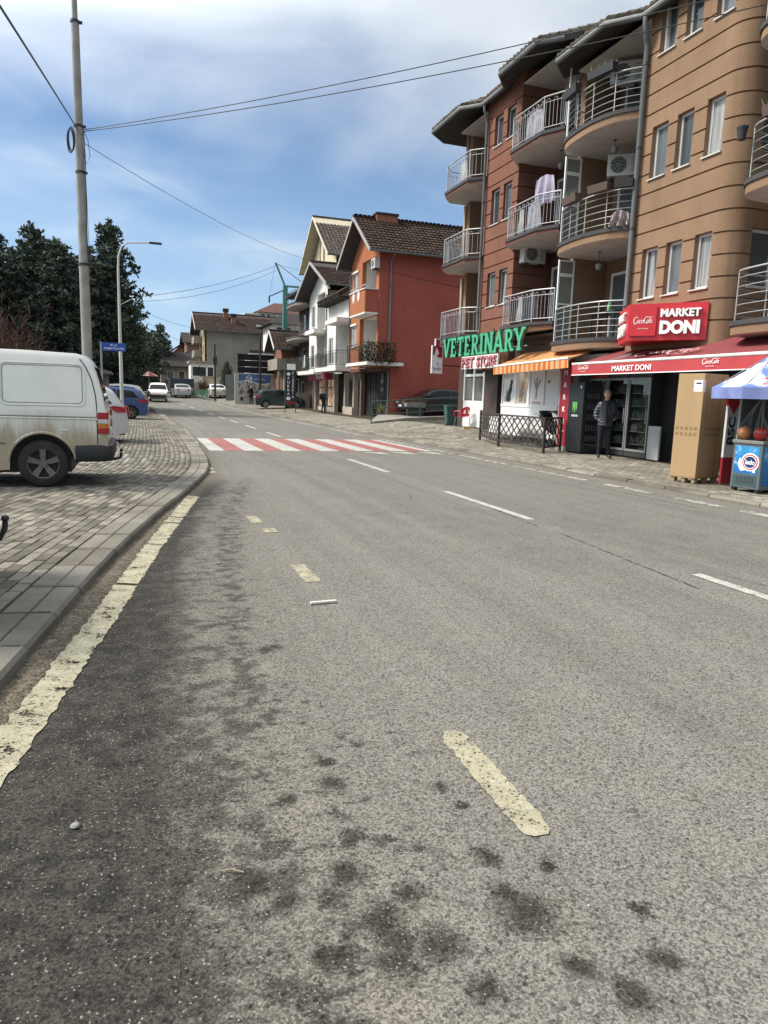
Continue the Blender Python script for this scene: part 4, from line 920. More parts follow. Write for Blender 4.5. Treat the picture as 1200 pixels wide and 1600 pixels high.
# MARKET DONI box sign, turned out from the corner
T = thing('market_sign', 'red illuminated MARKET DONI box sign angled out from the brown building', 'sign', (11.4, 13.6, 3.05))
A_ = Vector((10.88, 14.12)); B_ = Vector((11.97, 12.82)); C_ = Vector((11.62, 15.42)); zb, zt = 2.98, 3.80
b = MB(); b.prism([(A_.x, A_.y, zb), (B_.x, B_.y, zb), (12.05, 12.95, zb), (12.03, 15.4, zb), (C_.x, C_.y, zb)], (0, 0, zt-zb), M_RED); part(T, 'box', b, None, False, True, True)
d = (B_-A_).normalized(); n_ = Vector((d.y, -d.x)); ang = math.atan2(d.y, d.x); L = (B_-A_).length
def sp(s, z, o=0.012): p = A_+d*s+n_*o; return (p.x, p.y, z)
Bs = face_dir(ang)
text(T, 'lettering', 'MARKET', sp(L*.67, zb+.60, .045), 1, M_LET, Bs, ext=.035, off=.042, height=.18, width=L*.50)
text(T, 'lettering', 'DONI', sp(L*.67, zb+.28, .045), 1, M_LET, Bs, ext=.035, off=.06, height=.30, width=L*.50)
b = MB(); q0, q1 = .05, L*.37
P4 = [sp(q0, zb+.10, .05), sp(q1, zb+.10, .05), sp(q1, zb+.75, .05), sp(q0, zb+.75, .05)]; extr(b, P4, (-n_.x*.05, -n_.y*.05, 0), M_RED, M_MAROON); part(T, 'panel', b, None, False, True)
def script_logo(T_, at2, m, lift=0.0):
    """flowing script of the soft drink, drawn as ribbons; at2(u, v, o) maps the unit logo (3.1 wide, 1 high)"""
    def arc(cx, cy, rx, ry, a0, a1, n=14): return [(cx+rx*math.cos(R(a0+(a1-a0)*i/n)), cy+ry*math.sin(R(a0+(a1-a0)*i/n))) for i in range(n+1)]
    st = [(arc(.38, .55, .36, .42, 40, 335, 20), .12), ([(.70, .36), (.5, .02), (.2, .02), (.02, .18)], .06), (arc(.80, .35, .16, .2, 0, 360), .10), (arc(1.14, .35, .16, .2, 50, 310), .10), (arc(1.46, .35, .16, .2, 0, 360), .10), ([(1.64, .56), (1.6, .2), (1.68, .14)], .09),
          ([(1.70, .40), (1.82, .40)], .07), (arc(2.10, .55, .34, .42, 45, 320, 20), .12), ([(2.3, .9), (2.6, 1.0), (2.95, .95), (3.1, .8)], .06), (arc(2.38, .35, .15, .2, 0, 360), .10), ([(2.56, .3), (2.72, .85), (2.62, .9), (2.58, .3), (2.66, .14)], .08), (arc(2.86, .35, .15, .2, 0, 360), .10), ([(3.02, .56), (2.99, .2), (3.1, .14)], .09)]
    b = MB()
    for k, (pl, w) in enumerate(st):
        P = [Vector((x+.16*y, y)) for x, y in pl]; n = len(P); L_ = []; R_ = []
        for i in range(n):
            t = (P[min(i+1, n-1)]-P[max(i-1, 0)]).normalized(); nn = Vector((-t.y, t.x)); ww = w/2*(1.0-.45*abs(t.x))
            L_.append(P[i]+nn*ww); R_.append(P[i]-nn*ww)
        for i in range(n-1): b.add([at2(q.x, q.y, lift+k*.0006) for q in (R_[i], R_[i+1], L_[i+1], L_[i])], [(0, 1, 2, 3)], m)
    return part(T_, 'script_lettering', b, m, False, True)
script_logo(T, lambda u, v, o: sp(q0+.07+(u/3.25)*(q1-q0-.14), zb+.36+v*.17, .054+o), M_LET)
text(T, 'lettering', 'taste the feeling', sp((q0+q1)/2, zb+.26, .053), 1, M_LET, Bs, ext=.001, height=.035, width=.24)
d2 = (A_-C_).normalized(); ang2 = math.atan2(d2.y, d2.x); n2 = Vector((d2.y, -d2.x)); L2 = (A_-C_).length
def sp2(s, z, o=.012): p = C_+d2*s+n2*o; return (p.x, p.y, z)
text(T, 'lettering', 'MARKET', sp2(L2*.5, zb+.58, .035), 1, M_LET, face_dir(ang2), ext=.025, off=.03, height=.18, width=L2*.62)
text(T, 'lettering', 'DONI', sp2(L2*.5, zb+.27, .035), 1, M_LET, face_dir(ang2), ext=.025, off=.04, height=.28, width=L2*.62)

# tall maroon MARKET post
T = thing('market_post', 'tall maroon post with white MARKET letters running down beside the black fridge', 'sign', (11.72, 17.82, 0.13))
part(T, 'panel', MB().bbox(11.70, 17.52, .26, 11.80, 18.0, 2.86, .008, M_MAROON), None, False, True)
part(T, 'edge_trim', MB().box(11.688, 18.0, .26, 11.81, 18.03, 2.86, mat('pink_edge', (.55, .36, .35), .5)), None, False, True)
part(T, 'plinth', MB().bbox(11.68, 17.46, .08, 11.86, 18.06, .255, .01, mat('plinth_concrete', (.22, .2, .17), .9)), None, False, True)
for i, ch in enumerate('MARKET'): text(T, 'letter', ch, (11.695, 17.76, 2.36-i*.345), 1, M_LET, ext=.004, off=.02, height=.15)

# ------------------------------------------------------------------ awnings
def stripes_mat(name, a, b_, per, axis=1, thin=None):
    q = NB(name, 0.75); x = q.xyz()[axis]; f = q.m('FRACT', q.m('DIVIDE', x, per)); c = q.mix(q.m('GREATER_THAN', f, .5), a, b_)
    if thin: c = q.mix(q.m('GREATER_THAN', q.m('FRACT', q.m('MULTIPLY', q.m('DIVIDE', x, per), 2.0)), .86), c, thin)
    q.color(q.scale(c, q.ss(q.noise(1.6, 5, .6), .3, .7, .88, 1.08))); return q.M
M_ORST = stripes_mat('orange_striped_canvas', (0.50, 0.105, 0.018), (0.52, 0.34, 0.17), 0.27, thin=(0.55, 0.25, 0.05))
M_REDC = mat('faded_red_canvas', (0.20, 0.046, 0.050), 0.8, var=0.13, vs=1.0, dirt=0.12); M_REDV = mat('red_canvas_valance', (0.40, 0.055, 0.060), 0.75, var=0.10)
M_BARW = mat('white_awning_bar', (0.62, 0.60, 0.57), 0.4)
def awning(T, yA, yB, wallx, wallz, fx, fzA, fzB, val, m_c, m_v, wave=0.0, sag=0.03, arms=True):
    """sloping canvas from the wall out to a front bar, with a valance. yA far end, yB near end"""
    b = MB(); nu, nv = 24, 7; g = []
    for i in range(nu+1):
        y = yA+(yB-yA)*i/nu; fz = fzA+(fzB-fzA)*i/nu
        for j in range(nv+1):
            t = j/nv; g.append((wallx+(fx-wallx)*t, y, wallz+(fz-wallz)*t-sag*math.sin(PI*t)+.008*math.sin(i*1.7)*math.sin(PI*t)))
    fs = [(i*(nv+1)+j, (i+1)*(nv+1)+j, (i+1)*(nv+1)+j+1, i*(nv+1)+j+1) for i in range(nu) for j in range(nv)]; b.add(g, fs, m_c); part(T, 'canvas', b, None, True, True)
    b = MB(); nu = 60
    for i in range(nu):
        a0, a1 = yA+(yB-yA)*i/nu, yA+(yB-yA)*(i+1)/nu; za, zc = fzA+(fzB-fzA)*i/nu, fzA+(fzB-fzA)*(i+1)/nu; w = lambda k: wave*math.sin(k*1.9)
        b.quad((fx-.02+w(i)*.3, a0, za-.03), (fx-.02+w(i+1)*.3, a1, zc-.03), (fx-.015+w(i+1), a1, zc-.03-val), (fx-.015+w(i), a0, za-.03-val), m_v)
    part(T, 'valance', b, None, True, True)
    b = MB(); b.tube([(fx, yA, fzA), (fx, yB, fzB)], .038, 10, M_BARW); part(T, 'front_bar', b, None, True, True)
    if arms:
        for y in (yA+(yB-yA)*.12, yA+(yB-yA)*.85): part(T, 'folding_arm', MB().bar((wallx, y, wallz-.2), ((wallx+fx)/2, y-.35, wallz-.28), .045, .045, M_BARW).bar(((wallx+fx)/2, y-.35, wallz-.28), (fx+.03, y, fzA-.04), .045, .045, M_BARW), None, False, True)
T = thing('awning', 'orange and cream striped awning over the vet window', 'awning', (12.2, 19.5, 2.6))
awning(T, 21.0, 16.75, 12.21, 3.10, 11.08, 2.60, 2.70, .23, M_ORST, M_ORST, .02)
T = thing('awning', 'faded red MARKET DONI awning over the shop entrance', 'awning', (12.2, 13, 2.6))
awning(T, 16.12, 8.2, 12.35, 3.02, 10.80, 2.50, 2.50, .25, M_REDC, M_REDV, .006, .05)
text(T, 'lettering', 'MARKET DONI', (10.764, 13.75, 2.345), 1, M_LET, ext=.001, off=.02, height=.125, width=1.38)
for yc in (15.62, 11.35): script_logo(T, lambda u, v, o, yc=yc: (10.766-o, yc+.22-u*.145, 2.345+v*.115), M_LET); text(T, 'lettering', 'taste the feeling', (10.766, yc, 2.305), 1, M_LET, ext=.001, height=.025, width=.22)
part(T, 'valance_hem', MB().box(10.775, 8.2, 2.212, 10.79, 16.12, 2.232, M_LET), None, False, True)
script_logo(T, lambda u, v, o: (11.55-v*.45-o*.3, 14.3-u*.62, 2.755-v*.148+.018+o), mat('worn_print', (.50, .30, .29), .7))

# ------------------------------------------------------------------ market front
MK = BB
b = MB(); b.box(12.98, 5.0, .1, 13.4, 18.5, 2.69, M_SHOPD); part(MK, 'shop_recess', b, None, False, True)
b = MB(); b.box(12.3, 17.98, .12, 12.97, 18.4, 2.69, mat('grey_render', (.16, .155, .15), .9)); b.box(12.03, 17.9, 2.42, 12.4, 18.6, 2.69, mat('grey_render', (.16, .155, .15), .9)); part(MK, 'shop_pier', b, None, False, True)
M_ALU = mat('aluminium_frame', (0.40, 0.405, 0.40), 0.4, 0.5); M_COOL = mat('cooler_grey', (0.05, 0.05, 0.052), 0.5)
def goods_mat(name, sc, bright):
    q = NB(name, .5); v = q.N.new('ShaderNodeTexVoronoi'); v.inputs['Scale'].default_value = 1.0; q.L.new(q.map((0, 0, 0), (sc, sc, sc*.55)), v.inputs['Vector'])
    hs = q.N.new('ShaderNodeHueSaturation'); hs.inputs['Saturation'].default_value = .75; hs.inputs['Value'].default_value = bright; q.L.new(v.outputs['Color'], hs.inputs['Color']); q.color(hs.outputs[0]); return q.M
M_GOODS = goods_mat('shelf_goods', 11, .16); M_GOODG = mat('green_bottles', (.04, .10, .035), .3, var=.6, vs=14); M_GOODK = mat('dark_cans', (.03, .028, .034), .35, var=.7, vs=16)
def bottle_mesh(m, h=.24, r=.035):
    return MB().lathe([(r, 0), (r, h*.6), (r*.4, h*.8), (r*.38, h*.97), (r*.45, h)], (0, 0, 0), 8, m).mesh('bottle', None, True)
BOTS = [bottle_mesh(mat(n_, c_, .3)) for n_, c_ in (('bottle_green', (.016, .035, .014)), ('bottle_red', (.085, .010, .010)), ('bottle_amber', (.035, .018, .009)), ('bottle_white', (.085, .085, .08)))]
def cooler(y0, y1, lab, red=False, mixb=(0, 1, 2, 3)):
    T = thing('drinks_cooler', lab, 'fridge', (12.62, (y0+y1)/2, .12)); D = .34
    b = MB(); b.box(-.02, -(y1-y0)/2, 0, D, (y1-y0)/2, .12, M_COOL); b.box(.02, -(y1-y0)/2, .12, D, -(y1-y0)/2+.03, 2.12, M_COOL); b.box(.02, (y1-y0)/2-.03, .12, D, (y1-y0)/2, 2.12, M_COOL); b.box(D-.03, -(y1-y0)/2+.03, .12, D, (y1-y0)/2-.03, 2.12, M_COOL); b.box(0, -(y1-y0)/2, 2.12, D, (y1-y0)/2, 2.30, M_RED if red else M_COOL); part(T, 'cabinet', b)
    w = (y1-y0); f = .045; b = MB()
    for s in (-w/2, w/2-f): b.box(-.03, s, .14, .01, s+f, 2.1, M_ALU)
    b.box(-.03, -w/2+f, .14, .01, w/2-f, .20, M_ALU); b.box(-.03, -w/2+f, 2.04, .01, w/2-f, 2.1, M_ALU); d_ = part(T, 'door', b); link('handle', MB().box(-.06, -w/2+.06, .9, -.035, -w/2+.085, 1.3, M_ALU).mesh('handle'), d_)
    gl = MB().box(-.012, -w/2+f, .2, -.006, w/2-f, 2.04, mat('clear_cooler_glass', (.9, .95, .93), .03, transl=1.0, var=0.0)); link('pane', gl.mesh('pane'), d_)
    for k in range(5):
        z = .32+k*.34; s_ = part(T, 'shelf', MB().box(.06, -w/2+.04, z, D-.04, w/2-.04, z+.015, M_ALU)); j = 0
        yv = -w/2+.085
        while yv < w/2-.06: link('bottle', BOTS[mixb[(k+int(j/3)) % len(mixb)]], s_, (.10, yv, z+.015)); yv += .082; j += 1
cooler(17.03, 17.88, 'glass door drinks cooler with red header nearest the black fridge', True, (1, 1, 3, 2)); cooler(16.12, 17.0, 'glass door drinks cooler behind the standing man', False, (0, 3, 0, 2)); cooler(15.22, 16.09, 'glass door drinks cooler beside the dark shop entrance', False, (0, 0, 2, 3))
T = thing('drinks_cooler', 'dark open fronted cooler half hidden behind the cardboard box', 'fridge', (12.55, 13.55, .12)); part(T, 'cabinet', MB().bbox(0, -.55, 0, .5, .5, 1.95, .02, M_BLK)); 
for k in range(4): part(T, 'shelf_goods', MB().box(-.012, -.5, .35+k*.36, -.002, .45, .58+k*.36, M_GOODS if k != 1 else mat('pink_pack', (.22, .10, .11), .6)))
solo('notice_board', MB().bbox(12.50, 14.62, .115, 12.56, 15.06, .98, .01, mat('off_white_board', (.42, .43, .42), .6)), 'off white board leaning in the shop entrance', 'board', org=(12.52, 14.85, .115))
# black energy drink fridge
T = thing('energy_drink_fridge', 'slim black energy drink fridge with a green claw logo beside the maroon post', 'fridge', (11.62, 16.72, .115)); M_FRB = mat('matt_black_panel', (.017, .019, .022), .45, var=.15)
b = MB(); b.bbox(0, 0, .03, .62, .72, 1.96, .018, M_FRB); part(T, 'cabinet', b)
b = MB(); b.box(.05, -.022, .12, .10, -.002, 1.9, M_BLK).box(.54, -.022, .12, .59, -.002, 1.9, M_BLK).box(.10, -.022, .12, .54, -.002, .20, M_BLK).box(.10, -.022, 1.82, .54, -.002, 1.9, M_BLK); d_ = part(T, 'door', b); link('pane', MB().box(.10, -.014, .2, .54, -.008, 1.82, glass('cooler_glass_black', (.012, .012, .014), .05)).mesh('pane'), d_)
for k in range(5):
    for j in range(5): part(T, 'can', MB().lathe([(.03, 0), (.03, .15)], (.15+j*.085, -.003, .35+k*.29), 8, mat('can_grey', (.05, .055, .055), .35)), None, True)
for i, (u, top, bot) in enumerate(((.0, .30, .02), (.075, .30, -.02), (.15, .30, .03))):
    pts = [(u, top-.0), (u+.055, top), (u+.048, top-.10), (u+.056, top-.13), (u+.03, bot+.04), (u+.02, bot), (u+.012, bot+.07), (u+.004, top-.12)]
    b = MB(); b.prism([(-.004, .48-p, 1.12+q) for p, q in pts], (-.003, 0, 0), mat('claw_green', (.16, .50, .14), .4)); part(T, 'claw_mark', b, None, False, False, True)
text(T, 'lettering', 'MONSTER', (-.003, .36, 1.04), 1, M_LET, ext=.002, off=.01, height=.055, width=.30, world=False)
part(T, 'badge', MB().prism([(-.004, .16, 1.86), (-.004, .10, 1.86), (-.004, .115, 1.79), (-.004, .145, 1.79)], (-.003, 0, 0), M_LET), None, False, False, True)

# tall carton on a pallet
T = thing('cardboard_box', 'tall brown cardboard fridge carton standing on a small pallet', 'box', (9.60, 10.20, .115), R(13)); lw, ww_, hh = .72, .53, 1.98
M_CARD = mat('cardboard', (0.365, 0.245, 0.132), 0.85, var=0.06, vs=1.5, dirt=.06); M_CARDP = mat('carton_print', (.20, .125, .065), .85); M_CARDT = mat('parcel_tape', (.30, .20, .11), .45)
part(T, 'carton', MB().bbox(0, 0, .10, lw, ww_, hh, .006, M_CARD))
part(T, 'tape', MB().box(.10, -.0025, .10, .145, -.0005, hh, M_CARDT).box(.52, -.0025, .10, .535, -.0005, hh, M_CARDP), label='vertical tape and seam on the side'); 
for y_ in (0.02, .22, .44):
    for j in (0,): part(T, 'pallet_block', MB().box(.02+0, y_, 0, .12, y_+.07, .085, mat('pallet_wood', (.30, .22, .12), .9)))
for x_ in (.32, .62): part(T, 'pallet_block', MB().box(x_, .02, 0, x_+.09, .10, .085, mat('pallet_wood', (.30, .22, .12), .9)))
part(T, 'pallet_board', MB().box(0, 0.01, .085, lw, ww_-.01, .0995, mat('pallet_wood', (.30, .22, .12), .9)))
lb = MB().box(-.002, .03, 1.66, -.0005, .20, 1.86, M_LET); part(T, 'shipping_label', lb); part(T, 'shipping_label', MB().box(.0, -.002, 1.66, .045, -.0005, 1.86, M_LET))
b = MB(); b.box(-.003, .05, 1.79, -.002, .16, 1.82, M_BLK); b.box(-.003, .08, 1.755, -.002, .12, 1.765, M_BLK); b.box(.012, -.003, 1.69, .016, -.002, 1.84, M_BLK).box(.022, -.003, 1.69, .030, -.002, 1.84, M_BLK); part(T, 'label_print', b)
for r_ in range(2):
    for c_ in range(5):
        u = .06+c_*.095; z = .86+r_*.105; b = MB()
        for (a0, a1, c0, c1) in ((0, .055, 0, .008), (0, .055, .047, .055), (0, .008, .008, .047), (.047, .055, .008, .047)) + (((.015, .04, .015, .035),) if (r_+c_) % 2 else ((.024, .031, .01, .042),)): b.box(-.0022, u+a0, z+c0, -.0005, u+a1, z+c1, M_CARDP)
        part(T, 'handling_mark', b); b = MB(); u = .17+c_*.10
        for (a0, a1, c0, c1) in ((0, .055, 0, .008), (0, .055, .047, .055), (0, .008, .008, .047), (.047, .055, .008, .047)) + (((.015, .04, .015, .035),) if (r_+c_) % 2 else ((.024, .031, .01, .042),)): b.box(u+a0, -.0042, z+c0, u+a1, -.0027, z+c1, M_CARDP)
        part(T, 'handling_mark', b)
# ice cream freezer
T = thing('ice_cream_freezer', 'grey chest freezer with blue ice cream stickers under the parasol', 'freezer', (9.66, 8.85, .115)); M_FZ = mat('freezer_grey', (.10, .125, .13), .45, var=.1)
def ice_print():
    q = NB('blue_ice_print', .35); x, y, z = q.xyz(); n = q.noise(2.2, 4, .6, q.map((0, 0, 0), (1, 1.3, 2.8)), 1.2)
    c = q.mix(q.ss(z, .15, .8), (.012, .10, .30), (.03, .25, .52)); c = q.mix(q.ss(n, .52, .72), c, (.45, .62, .72)); q.color(c); return q.M
M_ICE = ice_print()
part(T, 'body', MB().bbox(0, 0, .05, 1.5, .60, .80, .015, M_FZ)); part(T, 'lid_frame', MB().bbox(-.02, -.02, .80, 1.52, .62, .86, .012, mat('freezer_trim', (.20, .19, .185), .4)))
part(T, 'sticker', MB().box(-.004, .05, .30, -.0015, .55, .76, M_ICE)); part(T, 'sticker', MB().box(.05, -.004, .12, 1.4, -.0015, .76, M_ICE)); part(T, 'grille', MB().box(-.004, .05, .09, -.0015, .55, .28, mat('grille_teal', (.045, .075, .08), .5)))
for k in range(9): part(T, 'grille_slot', MB().box(-.0065, .12+k*.042, .13, -.0045, .13+k*.042, .25, M_BLK))
for (m_, r_, o_, sx) in ((M_LET, .15, .005, 1.25), (M_RED, .128, .0062, 1.25), (M_LET, .108, .0074, 1.25), (mat('navy_print', (.012, .03, .12), .4), .095, .0086, 1.28)):
    b = MB(); b.poly([(-o_, .22+r_*sx*math.cos(a), .50+r_*math.sin(a)) for a in np.linspace(2*PI, 0, 29)[:-1]], m_); part(T, 'logo_disc', b)
text(T, 'lettering', 'ledo', (-.0095, .215, .50), 1, M_LET, ext=.0006, off=.02, height=.085, width=.19, world=False)
b = MB(); b.box(-.0055, .10, .33, -.0045, .15, .40, M_LET); part(T, 'price_tag', b)
b = MB(); b.poly([(-.0055, .44, .56), (-.0055, .36, .50), (-.0055, .30, .36), (-.0055, .40, .34), (-.0055, .47, .44)][::-1], M_LET); part(T, 'ice_swirl', b)
b = MB(); b.box(0.02, .02, 0, .08, .1, .05, M_BLK).box(1.4, .02, 0, 1.46, .1, .05, M_BLK).box(.02, .5, 0, .08, .58, .05, M_BLK); part(T, 'foot', b)
# parasol
T = thing('parasol', 'blue and white ice cream parasol over the freezer', 'umbrella', (10.04, 9.12, .98-.12+.115)); r_, h0, h1 = .97, .86, 1.50
def parasol_mat():
    q = NB('parasol_print', .7); n = q.noise(1.5, 4, .55, None, .8); n2 = q.noise(2.6, 3, .5, q.map((3, 1, 5)), .6)
    c = q.mix(q.ss(n, .46, .56), (.10, .16, .46), (.58, .60, .64)); c = q.mix(q.ss(n2, .60, .63), c, (.52, .05, .06)); q.color(c); return q.M
M_PAR = parasol_mat(); M_PARV = mat('parasol_valance_blue', (.15, .185, .38), .7, var=.25, vs=2.5); n = 8; b = MB()
rim = [Vector((r_*math.cos(2*PI*(i+.35)/n), r_*math.sin(2*PI*(i+.35)/n), h0)) for i in range(n)]; ap = Vector((0, 0, h1))
for i in range(n):
    a, c = rim[i], rim[(i+1) % n]; k = 6
    for j in range(k):
        t0, t1 = j/k, (j+1)/k; sg = lambda t: Vector((0, 0, -.05*math.sin(PI*t)))
        m0 = (a+c)/2; 
        P0, P1, Q0, Q1 = ap.lerp(a, t0)+sg(t0), ap.lerp(c, t0)+sg(t0), ap.lerp(a, t1)+sg(t1), ap.lerp(c, t1)+sg(t1)
        if j == 0: b.add([P0, Q0, Q1], [(0, 1, 2)], M_PAR)
        else: b.quad(P0, Q0, Q1, P1, M_PAR)
part(T, 'canopy', b, None, False)
for i in range(n):
    a, c = rim[i], rim[(i+1) % n]; b = MB(); k = 6
    for j in range(k):
        p, q_ = a.lerp(c, j/k), a.lerp(c, (j+1)/k); w = Vector((.012*math.sin(i+j*2), .012*math.cos(i+j*2), 0)); w2 = Vector((.012*math.sin(i+j*2+2), .012*math.cos(i+j*2+2), 0)); b.quad(p, p*1.005+w+Vector((0, 0, -.19)), q_*1.005+w2+Vector((0, 0, -.19)), q_, M_PARV)
    part(T, 'valance_flap', b)
part(T, 'pole', MB().tube([(0, 0, -.86), (0, 0, h1+.05)], .019, 8, M_STEEL), None, True)
for i in range(n): part(T, 'rib', MB().tube([(0, 0, h1-.02), tuple(rim[i]*.98+Vector((0, 0, .01)))], .007, 5, M_STEEL), None, True)
mid = (rim[3]+rim[4])/2
# balls in a net
def ball_thing(lab, pos, m, m2):
    T = thing('ball', lab, 'ball', pos); part(T, 'skin', MB().ball((0, 0, .115), .115, m, 16), None, True); s_ = MB()
    for ax in range(3):
        P = []
        for k in range(24):
            a = 2*PI*k/24; v = [math.cos(a)*.1155, math.sin(a)*.1155]; v.insert(ax, 0); P.append((v[0], v[1], v[2]+.115))
        s_.tube(P, .003, 4, m2, closed=True)
    part(T, 'seam', s_, None, True)
ball_thing('orange and green ball lying in a net on the freezer', (9.72, 9.32, .976), mat('ball_orange', (.42, .16, .07), .5, var=.5, vs=9), mat('ball_green', (.07, .16, .06), .5)); ball_thing('shiny red ball beside the orange ball on the freezer', (9.78, 9.03, .976), mat('ball_red', (.36, .03, .025), .25, var=.2), mat('ball_dark', (.12, .02, .02), .4))
b = MB()
for cx, cy in ((9.72, 9.32), (9.78, 9.03)):
    for k in range(10):
        a = 2*PI*k/10; b.tube([(cx+.12*math.cos(a), cy+.12*math.sin(a), 1.09), (cx+.09*math.cos(a+.2), cy+.09*math.sin(a+.2), 1.21), (cx*.6+9.85*.4+.03*math.cos(a), cy*.6+9.2*.4+.03*math.sin(a), 1.42), (9.93, 9.2, 1.72)], .0022, 4, mat('net_string', (.30, .29, .27), .9))
solo('net_bag', b, 'loose string net holding the two balls above the freezer', 'net', org=(9.75, 9.18, 1.09), smooth=True)
b = MB(); b.bar((9.70, 9.43, .98), (9.70, 9.43, 1.95), .03, .03, M_STEEL).bar((10.2, 9.43, .98), (10.2, 9.43, 1.95), .03, .03, M_STEEL).box(9.72, 9.43, 1.0, 10.19, 9.44, 1.93, mat('smoked_panel', (.06, .06, .058), .3)); solo('display_screen', b, 'grey smoked display panel standing behind the balls', 'panel', org=(9.95, 9.43, .98))
b = MB().bbox(10.4, 11.2, .115, 11.1, 11.7, 2.1, .02, mat('deep_blue_panel', (.01, .02, .10), .4)); solo('blue_fridge', b, 'deep blue fridge standing behind the parasol', 'fridge', org=(10.75, 11.4, .115))
# advertising column behind the freezer
T = thing('advertising_banner', 'narrow red and white advertising banner between the carton and the freezer', 'banner', (9.98, 9.98, .115)); w = .27
part(T, 'panel', MB().box(0, 0, 0.02, w, .05, .50, M_MAROON).box(0, 0, .50, w, .05, 1.42, mat('banner_white', (.58, .58, .57), .5)).box(0, 0, 1.42, w, .05, 1.72, M_RED))
part(T, 'red_arrow', MB().prism([(.03, -.002, 1.42), (w-.03, -.002, 1.42), (w/2, -.002, 1.26)], (0, .0015, 0), M_RED), None, False, False, True)
text(T, 'lettering', 'BSC', (w*.45, -.004, .98), 1, M_BLK, Matrix(((0, -1, 0), (0, 0, -1), (1, 0, 0))), ext=.002, off=.03, height=.16, width=.50, world=False)
text(T, 'lettering', 'akcija', (w*.5, -.004, .62), 1, mat('print_grey', (.2, .2, .2)), Matrix(((0, -1, 0), (0, 0, -1), (1, 0, 0))), ext=.001, height=.09, width=.16, world=False) if False else None
part(T, 'white_script', MB().prism([(.06, -.002, 1.56), (.13, -.002, 1.60), (.21, -.002, 1.55), (.22, -.002, 1.58), (.13, -.002, 1.63), (.05, -.002, 1.59)], (0, .0015, 0), M_LET), None, False, False, True)

# ------------------------------------------------------------------ forecourt of the vet
def gz(x, y): return zrp(x, y)+.004
M_LAT = mat('dark_lattice_wood', (.035, .027, .022), .7, var=.2)
T = thing('lattice_fence', 'dark brown diagonal lattice fence standing in front of the vet window', 'fence', (10.5, 19.0, gz(10.5, 19)))
FP = [(10.72, 21.05), (10.36, 19.10), (10.60, 16.95), (11.56, 17.62)]; H = .96
for i, (x, y) in enumerate(FP): z = gz(x, y); part(T, 'post', MB().box(x-.03, y-.03, z, x+.03, y+.03, z+H+.02, M_LAT), None, False, True)
for (a, c) in zip(FP[:-1], FP[1:]):
    A, C = Vector((a[0], a[1], gz(*a))), Vector((c[0], c[1], gz(*c))); D = C-A; L = D.xy.length; u = D/L; lo, hi = .16, H
    for z in (lo, hi): part(T, 'rail', MB().bar(A+u*.03+Vector((0, 0, z)), C-u*.03+Vector((0, 0, z)), .035, .045, M_LAT), None, False, True)
    for sgn in (1, -1):
        s = -(hi-lo)+.1
        while s < L:
            s0, z0, s1, z1 = s, lo, s+(hi-lo), hi
            if sgn < 0: s0, s1 = s1, s0
            def clip(sa, za, sb, zb_):
                if sa < 0.03: t = (0.03-sa)/(sb-sa); sa, za = .03, za+(zb_-za)*t
                if sa > L-.03: t = (L-.03-sa)/(sb-sa); sa, za = L-.03, za+(zb_-za)*t
                return sa, za
            s0c, z0c = clip(s0, z0, s1, z1); s1c, z1c = clip(s1, z1, s0, z0)
            if 0 <= s0c <= L and 0 <= s1c <= L and abs(z1c-z0c) > .06:
                off = Vector((-u.y, u.x, 0))*(.008*sgn); part(T, 'slat', MB().bar(A+u*s0c+off+Vector((0, 0, z0c)), A+u*s1c+off+Vector((0, 0, z1c)), .014, .032, M_LAT), None, False, True)
            s += .265
M_CHR = mat('red_plastic', (.50, .025, .035), .4, var=.05); M_TUB = mat('chrome_tube', (.45, .45, .45), .3, .8)
T = thing('armchair', 'red plastic cafe armchair with metal legs outside the white vet door', 'chair', (11.98, 25.1, gz(11.98, 25.1)), R(200))
b = MB()
for i in range(8):
    for j in range(8):
        def sp_(i, j): u, v = i/8-.5, j/8-.5; return (u*.46, v*.44, .44+.05*(u*u*4)*.4-.02*math.cos(v*3))
        b.quad(sp_(i, j), sp_(i+1, j), sp_(i+1, j+1), sp_(i, j+1), M_CHR)
part(T, 'seat', b, None, True)
b = MB()
for i in range(10):
    for j in range(6):
        def bp_(i, j): a = PI*(i/10); r1 = .25; v = j/6; return (r1*math.cos(a)*(1+.06*v), .10+r1*math.sin(a)*(.75+.25*v)*.62, .46+v*(.16+.22*math.sin(a)))
        if 2 <= j <= 3 and i in (1, 3, 6, 8): continue
        b.quad(bp_(i, j), bp_(i+1, j), bp_(i+1, j+1), bp_(i, j+1), M_CHR)
part(T, 'backrest', b, None, True)
for s in (-1, 1): part(T, 'armrest', MB().tube([(s*.25, .12, .66), (s*.265, 0, .66), (s*.25, -.2, .64), (s*.23, -.22, .46)], .022, 6, M_CHR), None, True)
for sx in (-1, 1):
    for sy in (-1, 1): part(T, 'leg', MB().tube([(sx*.19, sy*.18, .43), (sx*.23, sy*.23, 0)], .012, 6, M_TUB), None, True)
T = thing('litter_bin', 'grey green plastic bin standing by the ramp wall', 'bin', (12.38, 27.0, gz(12.3, 27)), R(-10)); M_BIN = mat('bin_green', (.035, .075, .075), .5, var=.1)
b = MB(); b.add([(-.22, -.22, .08), (.22, -.22, .08), (.22, .22, .08), (-.22, .22, .08), (-.27, -.28, .74), (.27, -.28, .74), (.27, .28, .74), (-.27, .28, .74)], [(3, 2, 1, 0), (0, 1, 5, 4), (1, 2, 6, 5), (2, 3, 7, 6), (3, 0, 4, 7), (4, 5, 6, 7)], M_BIN); part(T, 'body', b); part(T, 'lid', MB().bbox(-.29, -.30, .742, .29, .30, .80, .02, M_BIN)); part(T, 'base', MB().box(-.26, -.24, 0, .24, .24, .078, M_BIN))
